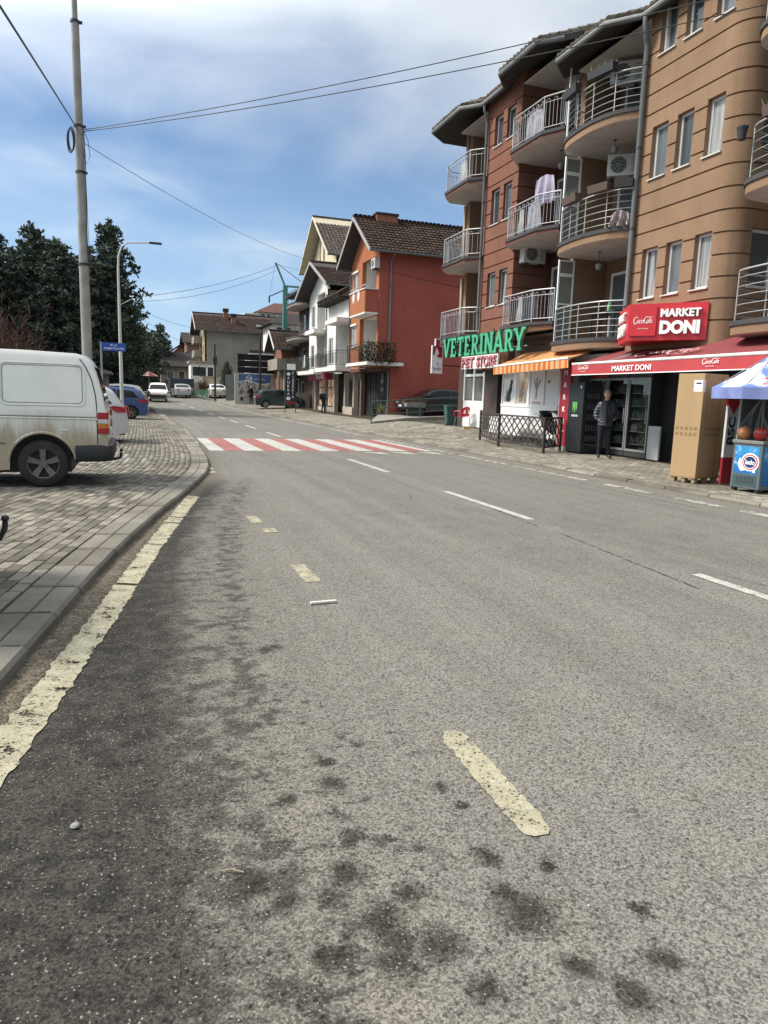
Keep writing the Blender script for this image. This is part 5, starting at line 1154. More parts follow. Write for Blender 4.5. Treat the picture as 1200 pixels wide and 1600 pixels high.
for i, (x, y, a) in enumerate(((12.0, 24.55, 8), (12.35, 23.2, -4))):
    solo('timber_offcut', MB().bbox(-.20, -.05, 0, .20, .05, .10, .006).xf(Matrix.Translation((x, y, gz(x, y)-.01)) @ Matrix.Rotation(R(a-20), 4, 'Z')), ('pale timber block on the paving below the red chair', 'pale timber block on the paving left of the lattice fence')[i], 'wood block', mat('pale_timber', (.50, .36, .19), .8), org=(x, y, gz(x, y)))
T = thing('cafe_table', 'white topped table behind the lattice fence', 'table', (11.55, 20.6, gz(11.5, 20.6)))
part(T, 'tabletop', MB().bbox(-.35, -.8, .70, .35, .8, .74, .01, M_WPVC)); part(T, 'side_panel', MB().box(-.33, -.78, .22, -.31, .78, .699, M_WPVC))
for sx in (-.3, .3):
    for sy in (-.72, .72): part(T, 'leg', MB().bar((sx, sy, 0), (sx, sy, .70), .04, .04, M_TUB))
T = thing('baby_stroller', 'black folded stroller parked between the lattice fence and the maroon post', 'stroller', (11.9, 18.35, gz(11.9, 18.35)), R(25)); M_CLO = mat('black_cloth', (.016, .016, .017), .9, bump=.4, bs=12)
b = MB(); n = 10
for i in range(n+1):
    a = R(-15+150*i/n)
for i in range(n):
    for s in range(6):
        def hp(i, s): a = R(-20+140*i/n); x = -.30+.6*s/6; k = 1-.18*(2*s/6-1)**2; return (x, .05-.36*math.cos(a)*k, .78+.36*math.sin(a)*k)
        b.quad(hp(i, s), hp(i, s+1), hp(i+1, s+1), hp(i+1, s), M_CLO)
part(T, 'hood', b, None, True); b = MB(); b.prism([(-.27, -.32, .72), (-.27, .28, .80), (-.27, .42, 1.12), (-.27, .50, 1.10), (-.27, .36, .62), (-.27, .0, .42), (-.27, -.34, .50)], (.54, 0, 0), M_CLO); part(T, 'seat', b, None, False, False, True)
for sx in (-.29, .29): part(T, 'frame_tube', MB().tube([(sx, -.42, .16), (sx, .10, .62), (sx, .55, 1.02), (sx*.9, .66, 1.0)], .014, 6, M_BLKM).tube([(sx, .40, .14), (sx, .0, .60)], .014, 6, M_BLKM), None, True)
for sx in (-.30, .30):
    for sy in (-.42, .40): w = part(T, 'wheel', MB().lathe([(.07, -.02), (.12, -.022), (.135, 0), (.12, .022), (.07, .02)], (sx, sy, .135), 16, M_BLK, 'x'), None, True); link('hub', MB().lathe([(.065, -.012), (.065, .012)], (sx, sy, .135), 10, M_TUB, 'x').mesh('hub'), w)

# ------------------------------------------------------------------ things on the balconies
M_AC = mat('aircon_casing', (.50, .50, .47), .5, var=.06, dirt=.15)
def aircon(lab, loc, rz, w=.82):
    """front towards -Y"""
    T = thing('air_conditioner', lab, 'air conditioner', loc, rz, 'air conditioners on the apartment walls'); part(T, 'casing', MB().bbox(-w/2, 0, 0, w/2, .30, .56, .018, M_AC))
    r_ = .215; cx = -w/2+.29; b = MB(); b.poly([(cx+r_*math.cos(a), -.003, .28+r_*math.sin(a)) for a in np.linspace(0, 2*PI, 25)[:-1]], mat('aircon_fan_shadow', (.035, .036, .036), .6)); f = part(T, 'fan_grille', b)
    for q in (.06, .12, .17, .212): link('grille_ring', MB().tube([(cx+q*math.cos(a), -.010, .28+q*math.sin(a)) for a in np.linspace(0, 2*PI, 21)[:-1]], .004, 4, M_AC, closed=True).mesh('grille_ring'), f)
    for k in range(8): a = 2*PI*k/8; link('grille_spoke', MB().bar((cx, -.011, .28), (cx+r_*math.cos(a), -.011, .28+r_*math.sin(a)), .005, .005, M_AC).mesh('grille_spoke'), f)
    for k in range(7): part(T, 'side_louvre', MB().box(w/2-.20, -.004, .10+k*.055, w/2-.05, -.001, .125+k*.055, mat('aircon_shade', (.25, .25, .24), .6)))
    [part(T, 'bracket', MB().box(a_, .02, -.05, a_+.1, .5, -.005, M_BLKM)) for a_ in (-w/2+.1, w/2-.2)]
aircon('white air conditioner above the lowest balcony door of the red building', (12.55, 21.35, 6.03), 0); aircon('grey air conditioner on the middle curved balcony of the brown building', (12.66, 17.2, 7.66), R(-38)); aircon('shaded air conditioner under the eaves of the brown building', (12.62, 17.3, 10.02), R(-38)); aircon('small air conditioner on the top storey red house balcony', (12.74, 39.2, 8.62), R(-90), .70)
M_POT = mat('planter_brown', (.075, .045, .035), .7); M_POTK = mat('planter_black', (.02, .02, .022), .6); M_LEAF = mat('leaf_green', (.05, .085, .025), .7, var=.5, vs=20); M_TWIG = mat('dry_twig', (.13, .085, .055), .9, var=.4, vs=9)
def planter(lab, p, q, z, m, leafy=0, cat='planter'):
    P, Q = Vector((*p, 0)), Vector((*q, 0)); D = Q-P; L = D.length; a = math.atan2(D.y, D.x); T = thing('flower_box', lab, cat, (p[0], p[1], z), a, 'flower boxes on balcony rails')
    b = MB(); b.add([(0, -.07, 0), (L, -.07, 0), (L, .07, 0), (0, .07, 0), (-.02, -.10, .19), (L+.02, -.10, .19), (L+.02, .10, .19), (-.02, .10, .19)], [(3, 2, 1, 0), (0, 1, 5, 4), (1, 2, 6, 5), (2, 3, 7, 6), (3, 0, 4, 7)], m); part(T, 'trough', b); part(T, 'soil', MB().box(0, -.085, .14, L, .085, .165, mat('soil', (.05, .035, .025), .95)))
    if leafy:
        b = MB()
        for k in range(leafy):
            x, y_ = random.uniform(0, L), random.uniform(-.08, .08); h = random.uniform(.08, .26); dx_, dy_ = random.gauss(0, .06), random.gauss(0, .06); w = random.uniform(.01, .03); b.add([(x-w, y_, .16), (x+w, y_, .16), (x+dx_, y_+dy_, .16+h)], [(0, 1, 2)], M_TWIG if random.random() < .6 else M_LEAF)
        o = part(T, 'dry_plants', b)
planter('brown flower box on the far end of the middle curved balcony', (11.34, 17.9), (11.30, 17.2), 6.86, M_POT, 30); planter('dark flower box half way along the middle curved balcony', (11.32, 16.7), (11.47, 16.1), 6.88, M_POT, 0); planter('dark flower box by the downpipe on the middle curved balcony', (11.55, 15.95), (11.83, 15.62), 6.88, M_POTK, 0)
planter('dark flower box on the far end of the top curved balcony', (11.36, 18.2), (11.28, 17.5), 9.68, M_POTK, 50); planter('long dark flower box on the top curved balcony front', (11.28, 17.0), (11.45, 16.2), 9.72, M_POTK, 20); planter('brown flower box on the nearest balcony beside the window', (11.34, 11.2), (11.30, 10.2), 6.92, M_POT, 60)
solo('flower_pot', MB().lathe([(.07, 0), (.10, .2), (.105, .2), (.11, .24), (.09, .24)], (11.36, 11.75, 6.7), 14, M_POTK), 'black flower pot hung on the corner of the nearest balcony', 'flower pot', smooth=True, org=(11.36, 11.75, 6.7))
def cloth(lab, base, w, h, m, rz, fold=.05, name='laundry'):
    b = MB(); nu, nv = 16, 8
    for i in range(nu):
        for j in range(nv):
            def cp(i, j): u, v = i/nu, j/nv; s = math.sin(u*17+v*2)*fold*(.3+v); return ((u-.5)*w*(1-.25*(1-v)**2), s, h*(1-v)-.10*abs(u-.5)*(1-v)*2)
            b.quad(cp(i, j), cp(i, j+1), cp(i+1, j+1), cp(i+1, j), m)
    o = solo(name, b, lab, 'laundry', smooth=True); o.location = base; o.rotation_euler.z = rz; return o
M_LIL = mat('lilac_cloth', (.36, .33, .42), .9, var=.25, vs=4); M_GRC = mat('grey_cloth', (.33, .33, .37), .9, var=.3, vs=5); M_WHC = mat('white_cloth', (.58, .57, .55), .9); M_DKC = mat('dark_cloth', (.05, .05, .06), .9, var=.3, vs=5)
cloth('lilac blanket drying high on the middle red balcony', (11.95, 20.0, 7.5), .95, .85, M_LIL, R(-75), .07); cloth('grey washing hanging behind the middle red balcony rail', (11.66, 20.05, 6.75), .9, .80, M_GRC, R(-88)); cloth('white towel hanging behind the middle red balcony rail', (11.63, 20.75, 6.75), .35, .75, M_WHC, R(-88)); cloth('pale shirt drying behind the lowest red balcony rail', (11.68, 20.6, 4.02), .35, .8, M_WHC, R(-88)); cloth('row of dark trousers drying behind the lowest red balcony rail', (11.66, 19.95, 4.02), 1.0, .80, M_DKC, R(-88), .06)
cloth('grey checked blanket bundled on the middle curved balcony floor', (11.75, 15.95, 5.98), .62, .42, mat('check_cloth', (.30, .25, .25), .9, var=.4, vs=12), R(-60), .12); cloth('pale washing behind the topmost left balcony rail', (11.62, 25.2, 9.45), .6, .75, M_WHC, R(-88)); cloth('grey washing behind the top red balcony rail', (11.64, 20.3, 9.45), 1.1, .78, M_GRC, R(-88), .05)
def lamp(lab, x, y, z, drop):
    T = thing('hanging_lamp', lab, 'lamp', (x, y, z)); part(T, 'cord', MB().tube([(0, 0, 0), (0, 0, -drop)], .008, 5, M_BLKM)); part(T, 'lamp_shade', MB().lathe([(.02, 0), (.09, -.05), (.085, -.16), (.05, -.2)], (0, 0, -drop), 10, G_FROST), None, True); part(T, 'canopy', MB().lathe([(.05, 0), (.05, -.02)], (0, 0, 0), 10, M_BLKM))
lamp('small lantern hanging under the middle curved balcony', 12.2, 17.3, 5.64, .28); lamp('pendant lamp under the top curved balcony', 12.2, 17.0, 8.44, .14); lamp('small lantern hanging under the top red balcony', 12.4, 19.9, 9.07, .35); lamp('small lantern under the middle red balcony', 12.5, 19.8, 6.37, .20)
T = thing('balcony_table', 'dark table with a green bottle on the lowest curved balcony', 'table', (12.2, 16.6, 3.25)); part(T, 'tabletop', MB().bbox(-.3, -.55, .66, .3, .55, .70, .01, M_BLK))
for sx in (-.25, .25):
    for sy in (-.5, .5): part(T, 'leg', MB().bar((sx, sy, 0), (sx, sy, .66), .04, .04, M_BLK))
solo('bottle', MB().lathe([(.04, 0), (.04, .16), (.015, .22), (.015, .27)], (12.05, 16.5, 3.955), 10, mat('bright_green', (.12, .45, .12), .3)), 'small bright green bottle on the balcony table', 'bottle', smooth=True, org=(12.05, 16.5, 3.955))
# ------------------------------------------------------------------ people
def skin_mesh(name, verts, edges, root=0, sub=2, post=None):
    """verts: (x, y, z, rx[, ry]); returns an evaluated mesh"""
    me = bpy.data.meshes.new(name+'_cage'); me.from_pydata([v[:3] for v in verts], edges, []); ob = bpy.data.objects.new(name, me); COL.objects.link(ob)
    ob.modifiers.new('skin', 'SKIN'); sv = me.skin_vertices[0].data
    for i, v in enumerate(verts): sv[i].radius = (v[3], v[4] if len(v) > 4 else v[3]); sv[i].use_root = (i == root)
    m = ob.modifiers.new('sub', 'SUBSURF'); m.levels = sub; m.render_levels = sub
    dg = bpy.context.evaluated_depsgraph_get(); dg.update(); out = bpy.data.meshes.new_from_object(ob.evaluated_get(dg)); bpy.data.objects.remove(ob); bpy.data.meshes.remove(me); out.name = name
    out.polygons.foreach_set('use_smooth', [True]*len(out.polygons)); return out
M_SKIN = mat('skin', (.50, .30, .22), .6, var=.08, vs=20); M_SHOE = mat('shoe_black', (.012, .012, .013), .45); M_TROU = mat('dark_trousers', (.018, .020, .027), .85, var=.2, vs=12, bump=.3, bs=18)
def person(label, loc, rz, pose, jacket, hair, trou=None, puffer=True, hgt=1.76, backpack=None, shoes=None):
    T = thing('person', label, 'person', loc, rz); k = hgt/1.76; V = []; E_ = []; idx = {}
    def v(n, x, y, z, r, r2=None, to=None):
        idx[n] = len(V); V.append((x*k, y*k, z*k, r*k, (r2 or r)*k))
        if to is not None: E_.append((idx[to], idx[n]))
    v('pelvis', 0, 0, .93, .145, .105); v('belly', 0, .0, 1.08, .14, .105, 'pelvis'); v('chest', 0, .005, 1.30, .16, .11, 'belly'); v('collar', 0, .01, 1.43, .10, .075, 'chest')
    v('neck', 0, -.005, 1.50, .052, .055, 'collar'); v('jaw', 0, -.025, 1.565, .062, .07, 'neck'); v('face', 0, -.022, 1.635, .074, .092, 'jaw'); v('brow', 0, -.012, 1.69, .072, .09, 'face'); v('crown', 0, -.008, 1.735, .045, .055, 'brow')
    v('nose', 0, -.122, 1.628, .013, .016, 'face')
    for s in (-1, 1):
        a = 'r' if s < 0 else 'l'; v('ear'+a, s*.082, .0, 1.63, .012, .022, 'face')
        P = pose['leg'+a]; v('hip'+a, s*.095, 0, .84, .092, .10, 'pelvis'); v('knee'+a, *P[0], .062, .066, 'hip'+a); v('shin'+a, *[(P[0][i]+P[1][i])/2 for i in range(3)], .056, .06, 'knee'+a); v('ank'+a, *P[1], .042, .045, 'shin'+a); v('toe'+a, *P[2], .038, .042, 'ank'+a)
        A = pose['arm'+a]; v('sho'+a, s*.175, .01, 1.39, .062, .066, 'chest'); v('elb'+a, *A[0], .047, .05, 'sho'+a); v('wri'+a, *A[1], .030, .034, 'elb'+a); v('palm'+a, *A[2], .036, .022, 'wri'+a)
        pv, wv_ = Vector(A[2]), Vector(A[1]); d = (pv-wv_).normalized(); sd_ = d.cross(Vector((0, 1, .3))).normalized()
        for fi, (o, ln) in enumerate(((-.027, .062), (-.009, .072), (.009, .068), (.027, .052))):
            q = pv+d*.035+sd_*o; q2 = q+d*ln*.55+Vector((0, -.006, 0)); q3 = q+d*ln+Vector((0, -.022, 0)); v('f%d%s' % (fi, a), *q, .0095, None, 'palm'+a); v('g%d%s' % (fi, a), *q2, .0085, None, 'f%d%s' % (fi, a)); v('h%d%s' % (fi, a), *q3, .007, None, 'g%d%s' % (fi, a))
        q = pv+sd_*(-.030)+Vector((0, -.02, 0)); v('th'+a, *q, .011, None, 'palm'+a); q2 = q+d*.04+Vector((0, -.018, 0)); v('ti'+a, *q2, .009, None, 'th'+a)
    me = skin_mesh('body', V, E_); 
    for m in (trou or M_TROU, M_SKIN, shoes or M_SHOE, jacket): me.materials.append(m)
    hands = [Vector(pose['arm'+a][2])*k for a in 'rl']
    for p in me.polygons:
        c = p.center; z = c.z/k; p.material_index = 0 if z < .90 else 3
        if z > 1.485: p.material_index = 1
        if z < .095: p.material_index = 2
        if any((c-h).length < .125*k for h in hands) and (abs(c.x)/k > .12): p.material_index = 1
    link('body', me, T)
    # jacket: torso and sleeves, quilted in rings when padded
    V2 = []; E2 = []; ix = {}
    def w(n, x, y, z, r, r2=None, to=None):
        ix[n] = len(V2); V2.append((x*k, y*k, z*k, r*k, (r2 or r)*k))
        if to is not None: E2.append((ix[to], ix[n]))
    g = .022 if puffer else .016
    w('chest', 0, .005, 1.28, .178+g, .128+g); w('waist', 0, 0, 1.08, .18+g, .135+g, 'chest'); w('hem', 0, .0, .90, .185+g, .14+g, 'waist'); w('skirt', 0, .0, .80, .175+g, .13+g, 'hem'); w('coll', 0, .012, 1.42, .105+g, .082+g, 'chest'); w('coll2', 0, .012, 1.475, .062+g, .064+g, 'coll')
    for s in (-1, 1):
        a = 'r' if s < 0 else 'l'; A = pose['arm'+a]; w('s'+a, s*.175, .01, 1.375, .07+g, .072+g, 'chest'); w('e'+a, *A[0], .055+g, .057+g, 's'+a); w('w'+a, *A[1], .042+g*.8, .044+g*.8, 'e'+a)
    jm = skin_mesh('jacket', V2, E2, 0, 3 if puffer else 2); jm.materials.append(jacket)
    if puffer:
        n = len(jm.vertices); co = np.empty(n*3, 'f'); jm.vertices.foreach_get('co', co); co = co.reshape(-1, 3); nr = np.empty(n*3, 'f'); jm.vertices.foreach_get('normal', nr); nr = nr.reshape(-1, 3)
        co += nr*(0.020*(np.abs(np.sin(co[:, 2]/k*PI/.075))-.5))[:, None]*k; jm.vertices.foreach_set('co', co.ravel()); jm.update()
    link('jacket', jm, T)
    part(T, 'shirt_front', MB().prism([(-.038*k, -.13*k, 1.47*k), (.038*k, -.13*k, 1.47*k), (.05*k, -.188*k, 1.20*k), (.034*k, -.198*k, .90*k), (-.034*k, -.198*k, .90*k), (-.05*k, -.188*k, 1.20*k)], (0, .07*k, 0), mat('dark_shirt', (.012, .013, .017), .8)), None, False, False, True) if puffer else None
    # face
    for s in (-1, 1): part(T, 'eye', MB().ball((s*.031*k, -.099*k, 1.652*k), .0105*k, mat('eye_dark', (.03, .022, .018), .2), 6), None, True); part(T, 'eyebrow', MB().bar((s*.016*k, -.106*k, 1.672*k), (s*.046*k, -.096*k, 1.672*k), .008*k, .007*k, hair))
    part(T, 'mouth', MB().bar((-.024*k, -.104*k, 1.588*k), (.024*k, -.104*k, 1.588*k), .008*k, .007*k, mat('lips', (.22, .09, .075), .6)))
    b = MB(); nn, rr = 14, 7
    for i in range(nn):
        for j in range(rr):
            def hp(i, j):
                a = 2*PI*i/nn; e = (j/rr)*R(78); front = max(0, -math.sin(a)); e2 = e*(1-.30*front) ; ph = e2
                return (math.cos(a)*.085*math.sin(ph)*1.02*k, (-.004+math.sin(a)*.103*math.sin(ph))*k, (1.668+.098*math.cos(ph))*k)
            b.quad(hp(i, j), hp(i, j+1), hp(i+1, j+1), hp(i+1, j), hair)
    part(T, 'hair', b, None, True, False, True)
    if backpack: p_ = part(T, 'backpack', MB().bbox(-.15*k, .16*k, .98*k, .15*k, .33*k, 1.42*k, .06, backpack), None, True)
    return T
M_HGREY = mat('grey_hair', (.34, .33, .31), .8, var=.3, vs=40); M_HDARK = mat('dark_hair', (.02, .017, .015), .7)
STAND = dict(legr=((-.105, -.015, .50), (-.115, .02, .085), (-.14, -.13, .04)), legl=((.11, -.02, .50), (.125, .02, .085), (.19, -.11, .04)), armr=((-.245, .06, 1.13), (-.205, -.03, 1.0), (-.12, -.055, .985)), arml=((.262, .08, 1.14), (.21, -.04, 1.01), (.12, -.06, .995)))
person('older man in a dark quilted jacket standing with hands in pockets before the market', (11.42, 15.40, zrp(11.42, 15.4)), R(-22), STAND, mat('quilted_jacket', (.050, .054, .070), .5, var=.2, vs=8), M_HGREY)
WALK = dict(legr=((-.09, -.06, .50), (-.09, -.08, .085), (-.09, -.22, .04)), legl=((.09, .02, .50), (.09, .10, .10), (.09, -.03, .045)), armr=((-.22, -.02, 1.12), (-.15, -.20, 1.02), (-.10, -.24, 1.05)), arml=((.22, -.02, 1.12), (.15, -.20, 1.02), (.10, -.24, 1.06)))
person('pedestrian in dark clothes with a backpack outside the lit shop', (12.0, 47.0, zrp(12, 47)), R(95), WALK, mat('navy_coat', (.014, .020, .032), .8, var=.2), M_HDARK, puffer=False, hgt=1.70, backpack=mat('black_backpack', (.014, .015, .018), .7))
person('man in black standing far off by the blue banner wall', (9.95, 65.7, zrp(9.95, 65.7)), R(30), STAND, mat('black_jacket', (.014, .014, .016), .8), M_HDARK, puffer=False, hgt=1.74)

# ------------------------------------------------------------------ vehicles (nose along +x, wheels on z = 0)
M_TYRE = mat('tyre', (.036, .034, .031), .9, var=.25, vs=9); M_RIM = mat('alloy_rim', (.30, .295, .28), .4, .6, var=.15); M_RIMD = mat('dirty_alloy_rim', (.16, .148, .125), .55, .4, var=.2)
G_CAR = mat('car_glass', (.012, .014, .016), .05, var=.25, vs=.9, spec=.22); M_TRIM = mat('car_plastic', (.022, .022, .023), .6, var=.2); M_LRED = mat('lamp_red', (.34, .012, .016), .18, var=.15, vs=20); M_LAMB = mat('lamp_amber', (.55, .16, .02), .2); M_LWHT = mat('lamp_clear', (.55, .55, .54), .15); M_HEAD = mat('headlamp', (.42, .44, .45), .12); M_PLATE = mat('number_plate', (.62, .62, .60), .5)
def paint(name, c, rough=.28, dirt=None):
    q = NB(name, rough); q.b.inputs['Coat Weight'].default_value = .6; q.b.inputs['Coat Roughness'].default_value = .08
    x, y, z = q.xyz(); n = q.noise(2.5, 5, .6); col = q.scale(c, q.ss(n, .3, .7, .95, 1.04))
    if dirt:
        st = q.noise(3.0, 6, .65, q.map((0, 0, 0), (3.0, 3.0, .5))); h = q.m('ADD', z, q.m('MULTIPLY', q.m('SUBTRACT', st, .5), .75))
        f = q.m('MULTIPLY', q.ss(h, 1.06, .66), .80); col = q.mix(f, col, dirt); q.L.new(q.ss(f, 0, .6, rough, .75), q.b.inputs['Roughness'])
    q.color(col); return q.M
def wheel(T, x, y, r, side, rim=M_RIM, spokes=5, w=.19):
    s = 1 if side > 0 else -1; b = MB(); ty = part(T, 'wheel', b.lathe([(r*.62, -w/2), (r*.90, -w/2), (r*.985, -w/2+.03), (r, 0), (r*.985, w/2-.03), (r*.90, w/2), (r*.66, w/2-.006), (r*.64, w/2-.03)], (0, 0, 0), 28, M_TYRE, 'y', False), None, 50)
    ty.location = (x, y, r); b = MB(); q = -1 if s < 0 else 1; fy = lambda d: q*(w/2-d)
    b.lathe([(r*.66, fy(.004)), (r*.60, fy(.012)), (r*.58, fy(.10))], (0, 0, 0), 28, rim, 'y') if False else None
    ring = [(r*.665*math.cos(a), r*.665*math.sin(a)) for a in np.linspace(0, 2*PI, 29)[:-1]]
    b.poly([(u, fy(.085), v) for u, v in ring], M_TRIM)
    for i in range(28):
        (u, v), (u2, v2) = ring[i], ring[(i+1) % 28]; b.quad((u, fy(.004), v), (u2, fy(.004), v2), (u2*.90, fy(.014), v2*.90), (u*.90, fy(.014), v*.90), rim); b.quad((u*.9, fy(.014), v*.9), (u2*.9, fy(.014), v2*.9), (u2*.88, fy(.085), v2*.88), (u*.88, fy(.085), v*.88), rim)
    for k in range(spokes):
        a = 2*PI*k/spokes+.3; d = Vector((math.cos(a), 0, math.sin(a))); t = Vector((-math.sin(a), 0, math.cos(a))); ww0, ww1 = r*.085, r*.135
        P = [d*r*.10-t*ww0+Vector((0, fy(.020), 0)), d*r*.10+t*ww0+Vector((0, fy(.020), 0)), d*r*.62+t*ww1+Vector((0, fy(.012), 0)), d*r*.62-t*ww1+Vector((0, fy(.012), 0))]; b.prism(P, (0, -q*.03, 0), rim)
    b.lathe([(r*.17, -.008), (r*.17, .004), (r*.10, .008)], (0, fy(.016), 0), 14, rim, 'y'); link('rim', b.mesh('rim', None, 40, (0, 0, 0), True), ty); return ty
def vehicle(name, label, cat, loc, rz, pnt, prof, wz, axles, wr, W2, belt, side_glass, screens, group=None, arch=.065, tumble=.2, lower=None, rim=M_RIM, spokes=5, extras=None, sill=.20, archs_dark=True, taper=.13, rear_sill=.0):
    """prof: (x, z) outline of bonnet, roof and tail from rear to nose; side_glass: list of (x, z) polygons; screens: list of ((x0, x1), inset) runs of the outline that are glass"""
    T = thing(name, label, cat, loc, rz, group); px = np.array([p[0] for p in prof]); pz = np.array([p[1] for p in prof]); xr, xn = px[0], px[-1]; zt = pz.max()
    def ztop(x): return float(np.interp(x, px, pz))
    def Wd(x, z):
        m = max(0.0, (abs(x-(xr+xn)/2)-((xn-xr)/2-.55))/.55); w = W2*(1-taper*m*m)
        if z > belt: w *= 1-tumble*((z-belt)/(zt-belt))**1.05
        else: w *= 1-.055*((belt-z)/belt)**2
        return w
    ra = wr+arch
    def zlow(x):
        z = (sill if x > axles[0] else max(sill, rear_sill))+(.08*max(0, (abs(x-(xr+xn)/2)-((xn-xr)/2-.35))/.35))
        for ax in axles:
            if abs(x-ax) < ra: z = max(z, wr+math.sqrt(ra*ra-(x-ax)**2))
        return z
    xs = set(px.tolist())
    for ax in axles: xs |= set((ax+ra*math.cos(a)) for a in np.linspace(0, PI, 15))
    xs |= set(np.arange(xr+.1, xn-.05, .22).tolist()); xs = sorted(x for x in xs if xr <= x <= xn); X = [xs[0]]
    for x in xs[1:]:
        if x-X[-1] > .004: X.append(x)
    b = MB(); nl = 10; cols = {1: [], -1: []}; shoulder = belt-.10
    for x in X:
        zl_, zt_ = zlow(x), ztop(x); zl_ = min(zl_, zt_-.01); zm = min(belt, zt_); 
        lv = [zl_+(zm-zl_)*t for t in (0, .25, .5, .75, .9, 1)]+[zm+(zt_-zm)*t for t in (.35, .7, .92, 1)]
        for s in (1, -1):
            c = []
            for i, z in enumerate(lv):
                w = Wd(x, z)
                if i == len(lv)-1: w -= .025
                if i == 4: w += .006
                c.append((x, s*w, z))
            cols[s].append(c)
    n = len(X)
    for s in (1, -1):
        vs = [p for c in cols[s] for p in c]; fs = []
        for i in range(n-1):
            for j in range(nl-1):
                q = (i*nl+j, (i+1)*nl+j, (i+1)*nl+j+1, i*nl+j+1); fs.append(q if s < 0 else q[::-1])
        b.add(vs, fs, pnt)
    vs = []; fs = []
    for i, x in enumerate(X):
        a, c = cols[-1][i][-1], cols[1][i][-1]; 
        for t in (0, .12, .3, .5, .7, .88, 1): vs.append((x, a[1]+(c[1]-a[1])*t, a[2]+.035*math.sin(PI*t)**.8*min(1, (x-xr)*4+.1)*min(1, (xn-x)*4+.1)))
    for i in range(n-1):
        for j in range(6): fs.append((i*7+j, (i+1)*7+j, (i+1)*7+j+1, i*7+j+1))
    b.add(vs, fs, pnt)
    for i in (0, n-1): 
        a, c = cols[-1][i], cols[1][i]; b.poly([a[0], c[0], c[-1], a[-1]] if i else [c[0], a[0], a[-1], c[-1]], pnt)
    part(T, 'body', b, None, 38, False, True)
    u = MB(); u.box(xr+.12 if not rear_sill else axles[0]-.35, -W2*.80, .20, xn-.12, W2*.80, min(.75, belt-.12), M_TRIM); 
    part(T, 'underbody', u)
    if archs_dark:
        for ax in axles:
            for s in (1, -1):
                m = MB(); k = 14
                for i in range(k):
                    a0, a1 = PI*i/k, PI*(i+1)/k; P = lambda a, y: (ax+ra*math.cos(a), y, wr+ra*math.sin(a)); w = s*(Wd(ax, wr)-.004); w2 = s*(W2*.72)
                    m.quad(P(a0, w), P(a1, w), P(a1, w2), P(a0, w2), M_TRIM)
                part(T, 'wheel_arch', m)
    for ax in axles:
        for s in (1, -1): wheel(T, ax, s*(Wd(ax, wr)-.105), wr, s, rim, spokes)
    def side_poly(pts, nm, m, lift=.016, both=True, par=None, sub=5):
        for s in ((1, -1) if both else (1,)):
            g = MB(); P2 = []
            for i in range(len(pts)):
                p, q = pts[i], pts[(i+1) % len(pts)]
                for t in range(sub): P2.append((p[0]+(q[0]-p[0])*t/sub, p[1]+(q[1]-p[1])*t/sub))
            V_ = [Vector((x, z, 0)) for x, z in P2]; tr = tessellate_polygon([V_]); g.add([(x, s*(Wd(x, z)+lift), z) for x, z in P2], [t if s < 0 else t[::-1] for t in tr], m); part(T, nm, g, m, False, False, True)
    for pts in side_glass: side_poly(pts, 'side_window', G_CAR)
    for nm, (x0, x1), ins in screens:
        g = MB(); xx = [x for x in sorted(set([x0, x1]+[float(v) for v in px if x0 < v < x1]+list(np.linspace(x0, x1, 5))))]; rows = []
        for x in xx:
            w = Wd(x, ztop(x))*ins; dz = (ztop(x+.01)-ztop(x-.01))/.02; nn = Vector((-dz, 0, 1)).normalized()*.012; rows.append([(x+nn.x, w*t, ztop(x)+nn.z+.035*math.sin(PI*(t+1)/2)**.8) for t in (-1, -.6, 0, .6, 1)])
        vs = [p for r_ in rows for p in r_]; g.add(vs, [(i*5+j, (i+1)*5+j, (i+1)*5+j+1, i*5+j+1) for i in range(len(xx)-1) for j in range(4)], G_CAR); part(T, nm, g, None, True)
    if extras: extras(T, Wd, ztop, side_poly)
    return T
